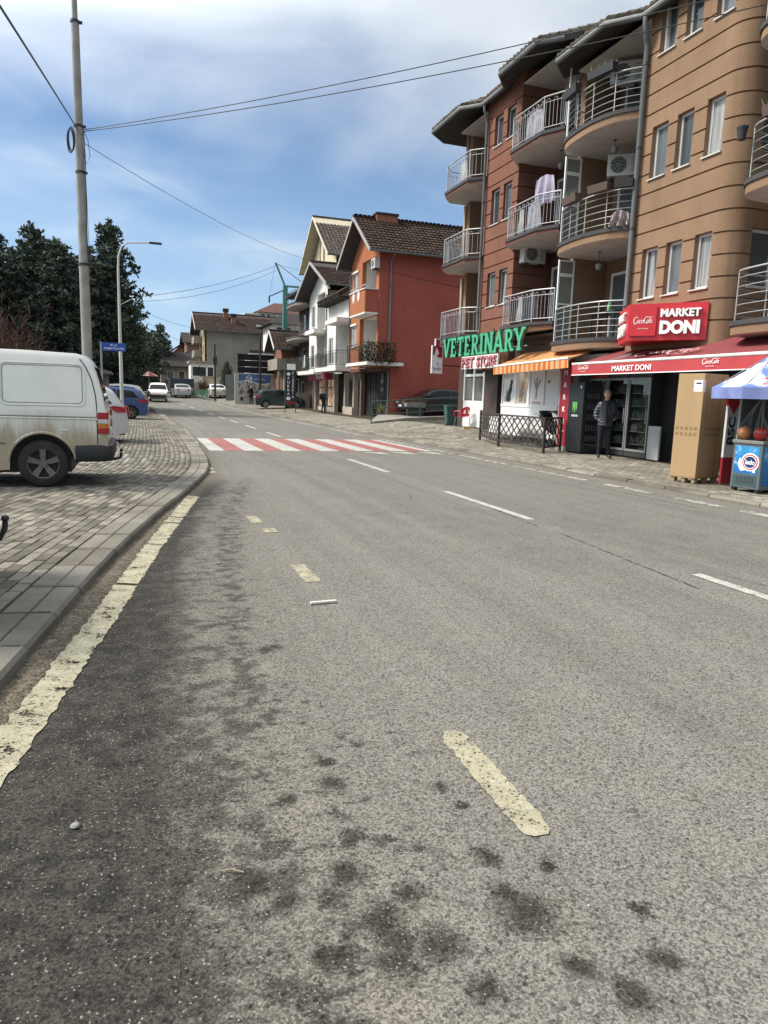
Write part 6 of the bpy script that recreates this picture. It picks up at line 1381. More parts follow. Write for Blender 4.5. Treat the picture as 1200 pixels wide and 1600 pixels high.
def std_extras(rear_l=None, nose_x=None, rear_x=None, belt=.95, lampz=(.72, .95), plate=True, handle=True, head=(.58, .74), seams=(), bumper=None, mirror=.8):
    def f(T, Wd, ztop, side_poly):
        if rear_l: side_poly(rear_l, 'tail_light', M_LRED, .026)
        for s in (1, -1):
            # lamps on the rear and front faces
            z0, z1 = lampz; x = rear_x; w = Wd(x, z0)
            part(T, 'tail_light', MB().bbox(x-.015, s*w*.70-.10*1, z0, x+.10, s*w*.70+.10, z1, .015, M_LRED))
            w = Wd(nose_x, head[0]); part(T, 'headlight', MB().bbox(nose_x-.16, s*w*.72-.14, head[0], nose_x+.006, s*w*.72+.14, head[1], .03, M_HEAD))
            mx = mirror; part(T, 'door_mirror', MB().bbox(mx-.05, s*(Wd(mx, belt)+.02)-.0+(0 if s > 0 else -.14), belt+.02, mx+.10, s*(Wd(mx, belt)+.02)+(.14 if s > 0 else 0), belt+.15, .03, M_TRIM))
            if handle:
                for hx in handle: part(T, 'door_handle', MB().bbox(hx-.09, s*(Wd(hx, belt-.1))-.012, belt-.11, hx+.09, s*(Wd(hx, belt-.1))+.022, belt-.08, .006, M_TRIM))
            for sx, za, zb_ in seams: 
                g = MB(); g.tube([(sx, s*(Wd(sx, z)+.001), z) for z in np.linspace(za, zb_, 7)], .006, 4, M_TRIM); part(T, 'door_seam', g)
        if plate: part(T, 'number_plate', MB().box(rear_x-.035, -.26, plate, rear_x-.018, .26, plate+.11, M_PLATE)); part(T, 'number_plate', MB().box(nose_x+.01, -.26, .40, nose_x+.025, .26, .51, M_PLATE))
        if bumper: part(T, 'bumper', MB().bbox(rear_x-.04, -Wd(rear_x+.2, .4)*.93, bumper[0], rear_x+.16, Wd(rear_x+.2, .4)*.93, bumper[1], .04, M_TRIM)); part(T, 'bumper', MB().bbox(nose_x-.16, -Wd(nose_x-.2, .4)*.93, bumper[0], nose_x+.03, Wd(nose_x-.2, .4)*.93, bumper[1], .04, M_TRIM))
        part(T, 'grille', MB().bbox(nose_x-.06, -.36, .54, nose_x+.012, .36, .64, .02, M_TRIM))
    return f
HATCH = [(-2.0, .40), (-1.995, .52), (-1.97, .68), (-1.92, .90), (-1.86, 1.00), (-1.62, 1.34), (-1.45, 1.43), (-1.1, 1.475), (-.4, 1.50), (.1, 1.47), (.45, 1.38), (1.08, 1.02), (1.25, .97), (1.6, .88), (1.85, .76), (1.96, .62), (1.99, .42)]
HG = [[(-1.60, 1.02), (-1.28, 1.33), (-.62, 1.40), (-.60, 1.00)], [(-.54, 1.0), (-.54, 1.40), (.05, 1.39), (.36, 1.31), (.86, 1.00)]]
HS = [('rear_window', (-1.85, -1.56), .80), ('windscreen', (.50, 1.06), .88)]
TAIL = [(-1.93, .80), (-1.90, .93), (-1.64, .965), (-1.50, .93), (-1.70, .80)]
def hatch(label, loc, rz, pnt, tailz=(.70, .95), k=1.0, cat='car', group=None, bumper=None, tail=TAIL, rim=M_RIM, spokes=5, name='parked_car', prof=HATCH, sg=HG, sc=HS, W2=.86, belt=.97, wr=.30, ax=(-1.22, 1.26), plate=.78, hx=(-.38, .35)):
    return vehicle(name, label, cat, loc, rz, pnt, prof, 0, ax, wr, W2, belt, sg, sc, group, extras=std_extras(tail, prof[-1][0]-.02, prof[0][0]+.015, belt, tailz, plate, hx, seams=((-.57, .30, .98), (.80, .32, .98)), bumper=bumper), rim=rim, spokes=spokes)
P_WHITEV = paint('van_white_dirty', (.74, .735, .665), .35, (.29, .215, .115)); P_WHITE_ = paint('car_white', (.62, .62, .60), .25, (.33, .29, .22)); P_SILV = paint('car_silver', (.36, .36, .34), .25); P_BLUE = paint('car_blue', (.018, .055, .17), .22); P_GREENC = paint('car_dark_green', (.010, .030, .034), .22); P_BLACK = paint('car_black', (.007, .008, .010), .35); P_DRED = paint('car_dark_red', (.10, .022, .026), .25); P_BEIGE = paint('car_beige', (.42, .36, .26), .3)

# the white panel van in the foreground
VPROF = [(-2.31, .44), (-2.308, .62), (-2.295, 1.0), (-2.25, 1.32), (-2.17, 1.62), (-2.10, 1.77), (-2.03, 1.83), (-1.88, 1.865), (-1.2, 1.885), (.4, 1.885), (1.05, 1.86), (1.32, 1.80), (1.98, 1.20), (2.1, 1.12), (2.35, .98), (2.44, .75), (2.455, .42)]
def van_extras(T, Wd, ztop, side_poly):
    def sl_(pts, r, m, nm, closed=False, lift=.002, sd_=(1, -1)):
        for s in sd_: g = MB(); g.tube([(x, s*(Wd(x, z)+lift), z) for x, z in pts], r, 6, m, closed=closed); part(T, nm, g, None, True)
    def rr(x0, x1, z0, z1, r, n=6):
        o = []
        for cx, cz, a0 in ((x1-r, z1-r, 0), (x0+r, z1-r, 90), (x0+r, z0+r, 180), (x1-r, z0+r, 270)):
            for i in range(n+1): a = R(a0+90*i/n); o.append((cx+r*math.cos(a), cz+r*math.sin(a)))
        return o
    # pressed blank where a window would be: a raised frame round a sunken panel
    q = rr(-2.02, -.96, 1.15, 1.72, .08); sl_(q, .013, P_WHITEV, 'panel_frame', True, .001); 
    sl_(rr(-1.99, -.99, 1.18, 1.69, .06), .006, mat('seam_shadow', (.22, .22, .205), .6), 'panel_groove', True, .0005)
    sl_([(-2.18+.1*i, .99+.01*math.sin(i*.12)) for i in range(32)], .010, mat('seam_shadow', (.22, .22, .205), .6), 'swage_line'); sl_([(-2.18+.1*i, .965+.01*math.sin(i*.12)) for i in range(32)], .012, P_WHITEV, 'swage_line', False, .001)
    sl_([(-2.17, z) for z in np.linspace(.62, 1.15, 5)]+[(-2.16, 1.3), (-2.12, 1.5), (-2.05, 1.68), (-1.97, 1.80)], .007, M_TRIM, 'door_seam'); sl_([(-.80, z) for z in np.linspace(.32, 1.80, 8)], .007, M_TRIM, 'door_seam'); sl_([(-.80, .62), (-1.0, .62)], .006, M_TRIM, 'door_seam')
    ra = .365+.055
    sl_([(-1.45+(ra+.015)*math.cos(a), .335+(ra+.015)*math.sin(a)) for a in np.linspace(R(8), R(172), 20)], .022, P_WHITEV, 'arch_lip', False, -.004)
    side_poly([(-.895, 1.16), (-.895, 1.73), (.35, 1.73), (.35, 1.16)], 'side_window', G_CAR); side_poly([(.45, 1.18), (.45, 1.73), (1.10, 1.73), (1.62, 1.22)], 'side_window', G_CAR)
    for s in (1, -1):
        for z0, z1, m in ((.76, .835, M_LRED), (.837, .905, M_LAMB), (.907, .965, M_LWHT), (.967, 1.06, M_LRED)):
            g = MB(); P = []
            for x in (-2.335, -2.26, -2.175): P.append((x, s*(Wd(max(x, -2.30), (z0+z1)/2)+.012)))
            y_in = s*(Wd(-2.30, .9)-.16); g.prism([(-2.18, P[2][1], z0), (-2.30, P[1][1], z0), (-2.322, P[0][1]-s*.02, z0), (-2.322, y_in, z0), (-2.26, y_in, z0), (-2.18, s*(Wd(-2.18, .9)-.03), z0)], (0, 0, z1-z0), m); part(T, 'tail_light', g, None, False, False, True)
    # rear bumper wraps round to the wheel arch
    ring_o = [(-1.875, .965), (-2.10, .965), (-2.25, .945), (-2.345, .88), (-2.385, .74)]; ring_o = ring_o+[(x, -y) for x, y in ring_o[::-1]]; g = MB(); n = len(ring_o)
    lev = [(.36, .955), (.40, .99), (.54, 1.0), (.585, .985), (.605, .945)]
    vs = [(-1.5+(x+1.5)*k if x < -1.9 else x, y*k, z) for z, k in lev for x, y in ring_o]; fs = []
    for i in range(len(lev)-1):
        for j in range(n-1): fs.append((i*n+j, i*n+j+1, (i+1)*n+j+1, (i+1)*n+j))
    fs += [tuple(range(n))[::-1], tuple(range((len(lev)-1)*n, len(lev)*n))]; g.add(vs, fs, M_TRIM)
    part(T, 'rear_bumper', g, None, 40, False, True)
    part(T, 'tow_bar', MB().tube([(-2.1, .25, .36), (-2.38, .25, .34), (-2.455, .25, .37), (-2.47, .25, .44)], .022, 8, M_BLKM).ball((-2.47, .25, .475), .028, M_BLKM, 8), None, True)
    part(T, 'rear_window', MB().prism([(-2.255, -.62, 1.22), (-2.255, .62, 1.22), (-2.13, .55, 1.70), (-2.13, -.55, 1.70)], (-.03, 0, 0), G_CAR), None, False, False, True)
    for s in (1, -1): part(T, 'headlight', MB().bbox(2.28, s*.66-.16, .74, 2.46, s*.66+.16, .96, .04, M_HEAD)); part(T, 'door_mirror', MB().bbox(1.45, s*1.02-.12, 1.15, 1.60, s*1.02+.12, 1.42, .04, M_TRIM))
    part(T, 'number_plate', MB().box(-2.335, -.26, .70, -2.315, .26, .81, M_PLATE))
    part(T, 'sill_trim', MB().box(-.95, -.905, .24, 1.3, -.885, .33, P_WHITEV).box(-.95, .885, .24, 1.3, .905, .33, P_WHITEV))
    part(T, 'fuel_lettering', MB().box(-1.80, Wd(-1.8, .82)+.004, .80, -1.69, Wd(-1.8, .82)+.006, .825, M_PLATE))
vehicle('panel_van', 'dirty white panel van parked across the brick paving', 'van', (-2.70, 11.78, zl(11.5)+.004), PI, P_WHITEV, VPROF, 0, (-1.45, 1.50), .335, .95, 1.12, [], [('windscreen', (1.36, 1.95), .9)], tumble=.10, arch=.085, rim=M_RIMD, spokes=5, extras=van_extras, sill=.25, taper=.05, rear_sill=.40)
# other cars along the left
hatch('silver white hatchback parked just behind the van', (-2.22, 20.55, zl(20)+.004), PI+R(3), paint('pearl_white', (.50, .50, .48), .22), rim=M_RIM, plate=.80, bumper=None)
hatch('blue hatchback parked beyond the silver white one', (-1.42, 36.9, zl(37)+.004), PI-R(2), P_BLUE, rim=M_RIMD)
SUVP = [(x*1.06, z*1.13) for x, z in HATCH]; SUVG = [[(x*1.06, z*1.13) for x, z in p] for p in HG]; SUVS = [(n_, (a*1.06, c*1.06), i) for n_, (a, c), i in HS]; SUVT = [(x*1.06, z*1.13) for x, z in TAIL]
hatch('white car parked last in the row beyond the blue hatchback', (-1.45, 47.5, zl(47.5)+.004), PI, P_WHITE_, prof=SUVP, sg=SUVG, sc=SUVS, tail=SUVT, W2=.90, belt=1.10, wr=.33, ax=(-1.3, 1.33))
hatch('dark red car whose roof shows behind the blue hatchback', (-2.1, 41.3, zl(41)+.06), PI, P_DRED); hatch('beige car parked far down the left side', (-1.9, 55.5, zl(55)+.01), PI, P_BEIGE, prof=SUVP, sg=SUVG, sc=SUVS, tail=SUVT, W2=.90, belt=1.10, wr=.33, ax=(-1.3, 1.33)); hatch('white car parked deep in the lot by the kiosk', (-5.3, 62.0, zl(62)+.01), PI, P_WHITE_)
T = hatch('dark car with a tow ball reaching into view at the left edge', (-3.12, 5.2, zl(5.3)+.004), PI, paint('car_charcoal', (.03, .032, .035), .25)); part(T, 'tow_bar', MB().tube([(-1.8, -.4, .30), (-2.06, -.4, .28), (-2.17, -.4, .31), (-2.205, -.4, .38), (-2.21, -.4, .43)], .020, 8, M_BLKM).ball((-2.21, -.4, .455), .027, M_BLKM, 10), None, True)
# traffic and cars on the right
FIA = [(-1.98, .42), (-1.975, .9), (-1.93, 1.35), (-1.86, 1.66), (-1.7, 1.72), (-.2, 1.74), (.35, 1.68), (.62, 1.56), (1.15, 1.10), (1.35, 1.03), (1.75, .90), (1.92, .72), (1.97, .44)]
hatch('small white delivery van driving towards the camera', (2.02, 71.6, hz(71.6)+.004), R(-92), P_WHITE_, name='small_van', cat='van', prof=FIA, sg=[[(-.35, 1.10), (-.35, 1.58), (.25, 1.56), (.85, 1.12)]], sc=[('windscreen', (.66, 1.13), .9)], tail=None, bumper=(.30, .62), W2=.86, belt=1.06, ax=(-1.2, 1.25), hx=(-.2,))
SED = [(-2.2, .42), (-2.19, .60), (-2.14, .88), (-2.05, .97), (-1.72, 1.01), (-1.15, 1.33), (-.8, 1.41), (-.2, 1.44), (.3, 1.40), (.6, 1.31), (1.2, 1.0), (1.4, .95), (1.85, .85), (2.1, .72), (2.18, .58), (2.2, .42)]
SEDG = [[(-1.42, 1.04), (-1.05, 1.27), (-.62, 1.35), (-.60, 1.0)], [(-.54, 1.0), (-.54, 1.35), (.2, 1.34), (.5, 1.25), (.95, 1.0)]]; SEDS = [('rear_window', (-1.66, -1.20), .82), ('windscreen', (.64, 1.18), .88)]
sed = dict(prof=SED, sg=SEDG, sc=SEDS, tail=None, W2=.89, ax=(-1.32, 1.36), wr=.315, tailz=(.72, .88), plate=.66)
hatch('silver saloon driving away on the far carriageway', (4.72, 82.2, hz(82.2)+.004), R(94), P_SILV, name='moving_car', **sed); hatch('white saloon parked by the grey gate', (8.27, 80.2, zrp(8.3, 80.2)+.004), R(93), P_WHITE_, **sed)
hatch('dark green hatchback parked beside the pizzeria board', (11.1, 57.9, zrp(11, 57.9)+.02), R(-3), P_GREENC, k=1)
hatch('black saloon parked up on the ramp by the red house', (16.35, 37.9, .62), PI, P_BLACK, **sed)
# ------------------------------------------------------------------ houses further along the shop side
def gable_front(T, x, y0, y1, z0, ze, ya, za, m, ops=(), nm='front_wall', g=(), rev=.25):
    """front wall facing -X between y1 (far) and y0 (near), square part with openings and a gable on top. ops: (y_far, y_near, z0, z1)"""
    _, at = facade(T, nm, [(x, y1), (x, y0)], z0, ze, g, [(y1-a, y1-b_, c, d) for a, b_, c, d in ops], m, rev)
    if za > ze: b = MB(); b.prism([(x, y0, ze), (x, ya, za), (x, y1, ze)], (.2, 0, 0), m); part(T, 'gable', b, None, False, True, True)
    return at
def gable_roof(T, x0, x1, y0, y1, ya, ze0, ze1, za, m_under, tile, rows=14, step=.24, trim=None, th=.12, lip=.05, flat=.5):
    o = roof_sheet(T, 'roof', [(x0, y0, ze0), (x1, y0, ze0)], [(x0, ya, za), (x1, ya, za)], th, m_under, tile, rows=rows, step=step, lip=lip, flat=flat); roof_sheet(T, 'roof', [(x1, y1, ze1), (x0, y1, ze1)], [(x1, ya, za), (x0, ya, za)], th, m_under, tile if step < .3 else None, rows=rows, step=step, lip=lip, flat=flat)
    r_ = MB().tube([(x0-.02, ya, za+th+.02), (x1, ya, za+th+.02)], .11, 8, tile or m_under); link('ridge', r_.mesh('ridge', None, True, org_of(T)), o)
    if trim:
        b = MB(); 
        for (ye, ze) in ((y0, ze0), (y1, ze1)): b.prism([(x0-.03, ye, ze-.06), (x0-.03, ye, ze+th+.03), (x0-.03, ya, za+th+.03), (x0-.03, ya, za-.06)], (.045, 0, 0), trim)
        part(T, 'barge_board', b, None, False, True, True)
M_FASC = mat('grey_barge_board', (.30, .29, .28), .7); M_WHT = mat('white_soffit', (.60, .58, .55), .85, var=.05); M_CONC = mat('stained_concrete', (.27, .245, .20), .95, var=.25, vs=1.3, bump=.4, bs=30, dirt=.25)
# red house
RH = thing('red_house', 'three storey red house with a blank side wall, orange front and tiled gable roof', 'house', (13.05, 41.7, .2))
at = gable_front(RH, 13.05, 38.97, 44.40, 3.2, 9.55, 41.65, 11.72, ST_ORANGE, [(44.15, 42.95, 7.95, 9.0), (42.15, 39.45, 7.55, 9.40), (44.2, 43.1, 4.55, 5.85), (42.45, 39.2, 3.50, 6.15)])
b = MB(); b.box(13.06, 38.93, 3.2, 24, 38.965, 9.62, ST_RHOUSE); b.box(13.85, 38.90, -.2, 24, 38.94, 3.21, ST_RHOUSE); part(RH, 'side_wall', b, None, False, True)
part(RH, 'core', MB().box(14.6, 39.0, .0, 24, 44.38, 9.5, ST_RHOUSE), None, False, True); 
b = MB(); b.box(13.09, 42.46, 3.25, 14.58, 42.56, 6.3, M_WHT).box(13.26, 39.02, 3.25, 14.59, 39.1, 6.3, M_WHT).box(14.5, 39.1, 3.25, 14.58, 42.45, 9.5, M_WHT).box(13.26, 42.16, 7.3, 14.49, 42.26, 9.5, M_WHT).box(13.26, 39.3, 7.3, 14.49, 39.4, 9.5, M_WHT).box(13.26, 39.1, 6.16, 14.49, 42.45, 6.2, M_WHT).box(13.26, 39.41, 9.41, 14.49, 42.15, 9.45, M_WHT); part(RH, 'loggia_lining', b, None, False, True)
window(RH, at, 44.40-44.15, 44.40-42.95, 7.95, 9.0, .1, G_CURT, .07, mull=1, sill=.08); window(RH, at, 44.40-44.2, 44.40-43.1, 4.55, 5.85, .1, G_CURT, .07, mull=0, sill=.08)
b = MB(); 
for (y1, y0, z1, z0) in ((44.25, 42.85, 9.12, 9.0), (44.3, 43.0, 5.98, 5.85)): b.box(12.98, y0, z0, 13.04, y1, z1, M_WHT)
part(RH, 'window_hood', b, None, False, True)
at2 = line_at((14.49, 42.3), (0, -1)); window(RH, at2, .3, 1.1, 3.55, 5.6, -.05, G_GREY, .07, sill=0, name='balcony_door'); window(RH, at2, 1.4, 2.9, 4.3, 5.6, -.05, G_CURT, .07, mull=1, sill=0); window(RH, at2, 1.2, 2.3, 7.4, 9.2, -.05, G_GREY, .07, sill=0, name='balcony_door')
# upper balcony with solid parapet, lower one with iron railing
b = MB(); b.box(12.25, 38.98, 6.22, 12.37, 41.9, 7.46, ST_ORANGE).box(12.371, 38.98, 6.22, 13.045, 39.08, 7.46, ST_RHOUSE).box(12.371, 41.8, 6.22, 13.045, 41.9, 7.46, ST_ORANGE); part(RH, 'parapet', b, None, False, True)
part(RH, 'balcony_slab', MB().box(12.24, 38.96, 6.13, 13.04, 41.92, 6.218, M_WHT), None, False, True); part(RH, 'coping', MB().box(12.2, 38.94, 7.462, 13.0, 41.95, 7.52, M_WHT), None, False, True)
for y in (41.2, 40.2): part(RH, 'parapet_ornament', MB().prism([(12.235, y-.2, 7.45), (12.235, y-.2, 7.1), (12.235, y, 6.85), (12.235, y+.2, 7.1), (12.235, y+.2, 7.45)], (.012, 0, 0), M_WHT), None, False, True, True)
part(RH, 'balcony_rail', MB().tube([(12.3, 39, 7.72), (12.3, 41.9, 7.72)], .03, 6, M_RAILW).tube([(12.3, 39, 7.5), (12.3, 39, 7.72)], .025, 6, M_RAILW).tube([(12.3, 41.9, 7.5), (12.3, 41.9, 7.72)], .025, 6, M_RAILW), None, True, True)
part(RH, 'balcony_slab', MB().box(12.2, 38.2, 3.28, 14.4, 42.4, 3.46, M_WHT), None, False, True)
rl = rail_hoops(RH, [(12.98, 42.3), (12.26, 42.3), (12.26, 38.28), (13.9, 38.28)], 3.46, M_BLKM, h=1.05)
b = MB()
for k in range(950):
    t = random.random(); x, y = (12.30+random.uniform(-.06, .06), random.uniform(38.25, 40)) if t < .25 else (random.uniform(12.25, 13.9), 38.25+random.uniform(-.1, .06)); z = 3.35+1.15*random.random()**1.3; d = Vector((random.gauss(0, .07), random.gauss(0, .05), random.gauss(0, .12))); b.add([(x, y, z), (x+.05, y, z+.05), Vector((x, y, z))+d*1.6], [(0, 1, 2)], M_TWIG if random.random() < .25 else mat('creeper_dark', (.016, .024, .012), .9, var=.4, vs=9))
o = solo('climbing_plant', b, 'dark creeper growing through and hanging over the lower red house balcony rail', 'plant', org=(13, 38.25, 3.5))
gable_roof(RH, 12.25, 24.5, 38.3, 45.1, 41.65, 9.38, 9.38, 11.72, M_WOODD, T_BROWN, rows=14, step=.26, trim=M_FASC, lip=.06, flat=.45)
downpipe(RH, 13.72, 38.86, 3.2, 9.0, .055, elbow=[(13.75, 38.7, 9.2), (13.78, 38.35, 9.4)]); downpipe(RH, 12.98, 44.42, 3.4, 9.0, .05); downpipe(RH, 13.72, 38.82, .3, 3.0, .05); part(RH, 'wall_cable', MB().tube([(13.1, 38.92, 8.6), (15, 38.92, 8.3), (18, 38.92, 7.95), (22, 38.92, 7.7)], .012, 5, M_BRACK), None, False, True)
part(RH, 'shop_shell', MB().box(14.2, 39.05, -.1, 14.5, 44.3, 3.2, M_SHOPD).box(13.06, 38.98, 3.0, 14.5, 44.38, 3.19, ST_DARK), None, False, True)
for y0, y1 in ((39.05, 40.6), (40.65, 42.2), (42.25, 43.2)):
    at3 = line_at((14.1, y1), (0, -1)); window(RH, at3, 0, y1-y0, .25, 3.0, .05, G_DARK, .06, mull=1, sill=0, m=M_TRIM if False else mat('black_frame', (.03, .03, .03), .5), name='shop_window')
part(RH, 'pillar', MB().box(13.5, 43.3, 0, 13.75, 43.55, 3.0, mat('pillar_brown', (.15, .10, .08), .8)), None, False, True); part(RH, 'chimney', MB().box(13.6, 41.3, 11.5, 14.9, 42.0, 12.08, mat('brick_orange', (.22, .10, .06), .9, var=.3, vs=8)).box(13.55, 41.25, 12.081, 14.95, 42.05, 12.2, T_BROWN), None, False, True)
for i, (x, y, z, c) in enumerate(((13.6, 39.5, .35, (.55, .5, .15)), (13.7, 40.2, .35, (.5, .5, .48)), (13.6, 40.9, .35, (.08, .14, .06)))):
    b = MB(); b.lathe([(.12, 0), (.17, .25)], (x, y, z), 10, M_POT)
    for k in range(60): d = Vector((random.gauss(0, .13), random.gauss(0, .13), random.uniform(.2, .6))); b.add([(x, y, z+.2), Vector((x+.03, y, z+.2))+d*.8, Vector((x, y, z+.2))+d], [(0, 1, 2)], mat('flower_%d' % i, c, .8) if random.random() < .4 else M_LEAF)
    solo('potted_plant', b, ('potted yellow flowers in front of the red house shop', 'potted white flowers in front of the red house shop', 'potted green plant in front of the red house shop')[i], 'plant', org=(x, y, z))
# raised drive with its wall, green railing and planters
RP = [(10.75, 32.9), (17.5, 35.2)]
b = MB(); b.prism([(10.72, 32.75, -.1), (17.6, 33.4, -.1), (17.6, 33.4, .78), (12.6, 32.93, .52), (10.72, 32.75, .30)], (0, .22, 0), M_CONC); wl = solo('ramp_wall', b, 'low stained concrete wall carrying the green railing of the driveway', 'wall', org=(10.7, 32.8, 0), fix=True)
b = MB(); b.quad((10.72, 32.97, .28), (17.6, 33.62, .62), (17.6, 38.9, .62), (13.2, 38.9, .5), mat('drive_concrete', (.22, .21, .19), .95, var=.15, bump=.3)); b.quad((10.72, 32.97, .28), (13.2, 38.9, .5), (13.2, 38.9, .0), (10.72, 32.97, .0), M_CONC); struct('driveway', b)
M_GRL = mat('green_railing', (.035, .085, .070), .5, var=.15); T = thing('ramp_railing', 'dark green pipe railing along the driveway wall', 'railing', (10.8, 32.86, .3))
pr = [(10.78, 32.86, .30), (13.6, 33.12, .58), (17.5, 33.48, .76)]
def prz(x): return float(np.interp(x, [p[0] for p in pr], [p[2] for p in pr]))
for x in (10.8, 13.45, 16.2, 17.5): y = 32.86+(x-10.8)*.0925; part(T, 'post', MB().tube([(x, y, prz(x)), (x, y, prz(x)+1.0)], .03, 8, M_GRL), None, True, True)
for h in (.35, .65, .98): part(T, 'rail', MB().tube([(10.8, 32.86, .3+h), (17.5, 33.48, .76+h)], .02 if h < .9 else .03, 8, M_GRL), None, True, True)
T = thing('flower_trough', 'grey trough of withered flowers on the driveway in front of the black saloon', 'planter', (14.1, 36.0, .56)); part(T, 'trough', MB().bbox(-.35, -.2, .45, .75, .2, .72, .02, mat('trough_grey', (.20, .18, .165), .9))); part(T, 'stand', MB().box(-.25, -.12, 0, .65, .1, .448, M_BLKM))
b = MB()
for k in range(420):
    x, y = random.uniform(-.4, .8), random.uniform(-.2, .2); d = Vector((random.gauss(0, .08), random.gauss(0, .06), random.uniform(.08, .36))); b.add([(x, y, .68), (x+.05, y+.01, .74), Vector((x, y, .68))+d], [(0, 1, 2)], M_TWIG if random.random() < .75 else mat('withered_red', (.16, .05, .04), .9))
part(T, 'withered_flowers', b)
# white house in two units
WH = thing('white_house', 'white rendered house with balconies over the lit shop, two units side by side', 'house', (13.05, 50, .2))
opsW = [(49.9, 48.6, 3.7, 5.5), (48.0, 44.9, 3.45, 6.3)]
at = gable_front(WH, 13.05, 44.42, 50.4, 3.1, 8.45, 47, 8.45, ST_WHITE, opsW); window(WH, at, .5, 1.8, 3.7, 5.5, .1, G_CURT, .07, mull=1)
opsV = [(55.2, 54.0, 6.6, 8.2), (55.3, 54.2, 3.6, 5.3), (53.4, 51.0, 6.3, 8.9), (53.4, 51.0, 3.4, 5.9)]
at = gable_front(WH, 13.05, 50.4, 55.9, 3.0, 9.0, 52.2, 10.6, ST_WHITE, opsV); window(WH, at, .7, 1.9, 6.6, 8.2, .1, G_DARK, .07, mull=1); window(WH, at, .6, 1.7, 3.6, 5.3, .1, G_CURT, .07)
part(WH, 'core', MB().box(14.4, 44.45, 0, 24, 55.88, 8.9, ST_WHITE), None, False, True); b = MB(); b.box(13.28, 47.98, 3.2, 14.39, 48.06, 6.5, ST_WHITE).box(13.28, 53.42, 3.2, 14.39, 53.5, 9, ST_WHITE).box(13.28, 50.9, 3.2, 14.39, 50.98, 9, ST_WHITE).box(13.28, 44.7, 6.31, 14.39, 48, 6.36, M_WHT).box(13.28, 51, 5.95, 14.39, 53.4, 6.28, M_WHT); part(WH, 'loggia_lining', b, None, False, True)
at2 = line_at((14.39, 47.9), (0, -1)); window(WH, at2, .4, 1.3, 3.4, 5.5, -.05, G_DARK, .07, sill=0, name='balcony_door'); at2 = line_at((14.39, 53.3), (0, -1)); window(WH, at2, .4, 1.3, 3.4, 5.5, -.05, G_DARK, .07, sill=0, name='balcony_door'); window(WH, at2, .4, 1.3, 6.4, 8.3, -.05, G_DARK, .07, sill=0, name='balcony_door')
for (y0, y1, z, hh) in ((44.6, 50.3, 3.4, 1), (50.6, 55.9, 3.3, 1), (50.6, 53.6, 6.2, 0), (44.5, 47.5, 6.45, 0)):
    part(WH, 'balcony_slab', MB().box(12.15, y0, z-.28, 13.04, y1, z, M_WHT), None, False, True)
    if hh: rail_hoops(WH, [(13.0, y1-.05), (12.2, y1-.05), (12.2, y0+.05), (13.0, y0+.05)], z, M_BLKM, h=1.0)
b = MB(); b.prism([(12.2, 44.5, 7.95), (13.04, 44.5, 8.5), (13.04, 44.5, 8.15), (12.3, 44.5, 7.8)], (0, 5.7, 0), T_BROWN); part(WH, 'bracket_roof', b, None, False, True, True)
for k in range(9): part(WH, 'bracket', MB().box(12.25, 44.7+k*.66, 7.62, 13.04, 44.82+k*.66, 7.80, M_WOODD), None, False, True)
gable_roof(WH, 12.05, 24, 47.0, 56.8, 51.8, 8.75, 8.75, 10.85, M_WOODD, T_BROWN, rows=12, step=.28, trim=M_FASC, lip=.06, flat=.45); downpipe(WH, 12.98, 50.42, 3.3, 8.6, .05); downpipe(WH, 12.98, 44.5, 3.3, 8.0, .05)
cloth('dark green rug hung over the far white house balcony rail', (12.12, 52.2, 3.4), .9, .95, mat('rug_green', (.01, .05, .035), .9), R(-90)); cloth('pale towel hung over the far white house balcony rail', (12.12, 53.4, 3.6), .5, .9, M_WHC, R(-90))
# lit shop below it
M_WARM = NB('lit_shop_display', .6); _c = goods_mat('shop_goods', 3.2, .55)
M_SHOPW = NB('warm_shop_display', .6); _v = M_SHOPW.noise(3.0, 5, .7); M_SHOPW = (lambda q, v: (q.color(q.mix(q.ss(v, .4, .65), (.16, .09, .045), (.52, .40, .26))), q.b.inputs.__getitem__('Emission Strength').__setattr__('default_value', .25), q.L.new(q.mix(q.ss(v, .4, .65), (.16, .09, .045), (.52, .40, .26)), q.b.inputs['Emission Color']), q.M)[-1])(M_SHOPW, _v)
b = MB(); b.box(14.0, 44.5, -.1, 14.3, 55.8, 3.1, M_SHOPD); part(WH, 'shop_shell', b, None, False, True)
for (ya, yb) in ((54.6, 52.4), (51.9, 49.8)):
    at3 = line_at((13.55, ya), (0, -1)); w = window(WH, at3, 0, ya-yb, .7, 2.75, .05, M_SHOPW, .06, mull=1, sill=0, m=mat('black_frame', (.03, .03, .03), .5), name='shop_window', trans=.68)
for y in (55.2, 52.15, 49.5, 46.8, 44.7): part(WH, 'shop_pillar', MB().box(13.4, y-.12, -.1, 13.7, y+.12, 3.05, mat('buff_pillar', (.40, .34, .27), .85)), None, False, True)
for x0_, y0, x1_, y1, zt_, m_ in ((13.5, 52.4, 13.6, 54.6, .68, 0), (13.5, 49.8, 13.6, 51.9, .68, 1), (13.3, 44.6, 13.5, 46.8, .8, 0)): part(WH, 'shop_plinth', MB().box(x0_, y0, -.1, x1_, y1, zt_, M_CONC if m_ else mat('buff_pillar', (.40, .34, .27), .85)), None, False, True)
T = thing('shop_awning', 'red and pink shop fascia with white letters over the lit shop', 'sign', (13.0, 52, 2.7)); b = MB().bbox(12.8, 49.6, 2.62, 13.3, 55.2, 3.12, .02, mat('raspberry_fascia', (.36, .03, .075), .5, var=.35, vs=2.5)); part(T, 'fascia', b, None, False, True); text(T, 'lettering', 'ROZA', (12.785, 51.4, 2.87), 1, M_LET, ext=.01, off=.03, height=.32, width=2.0)

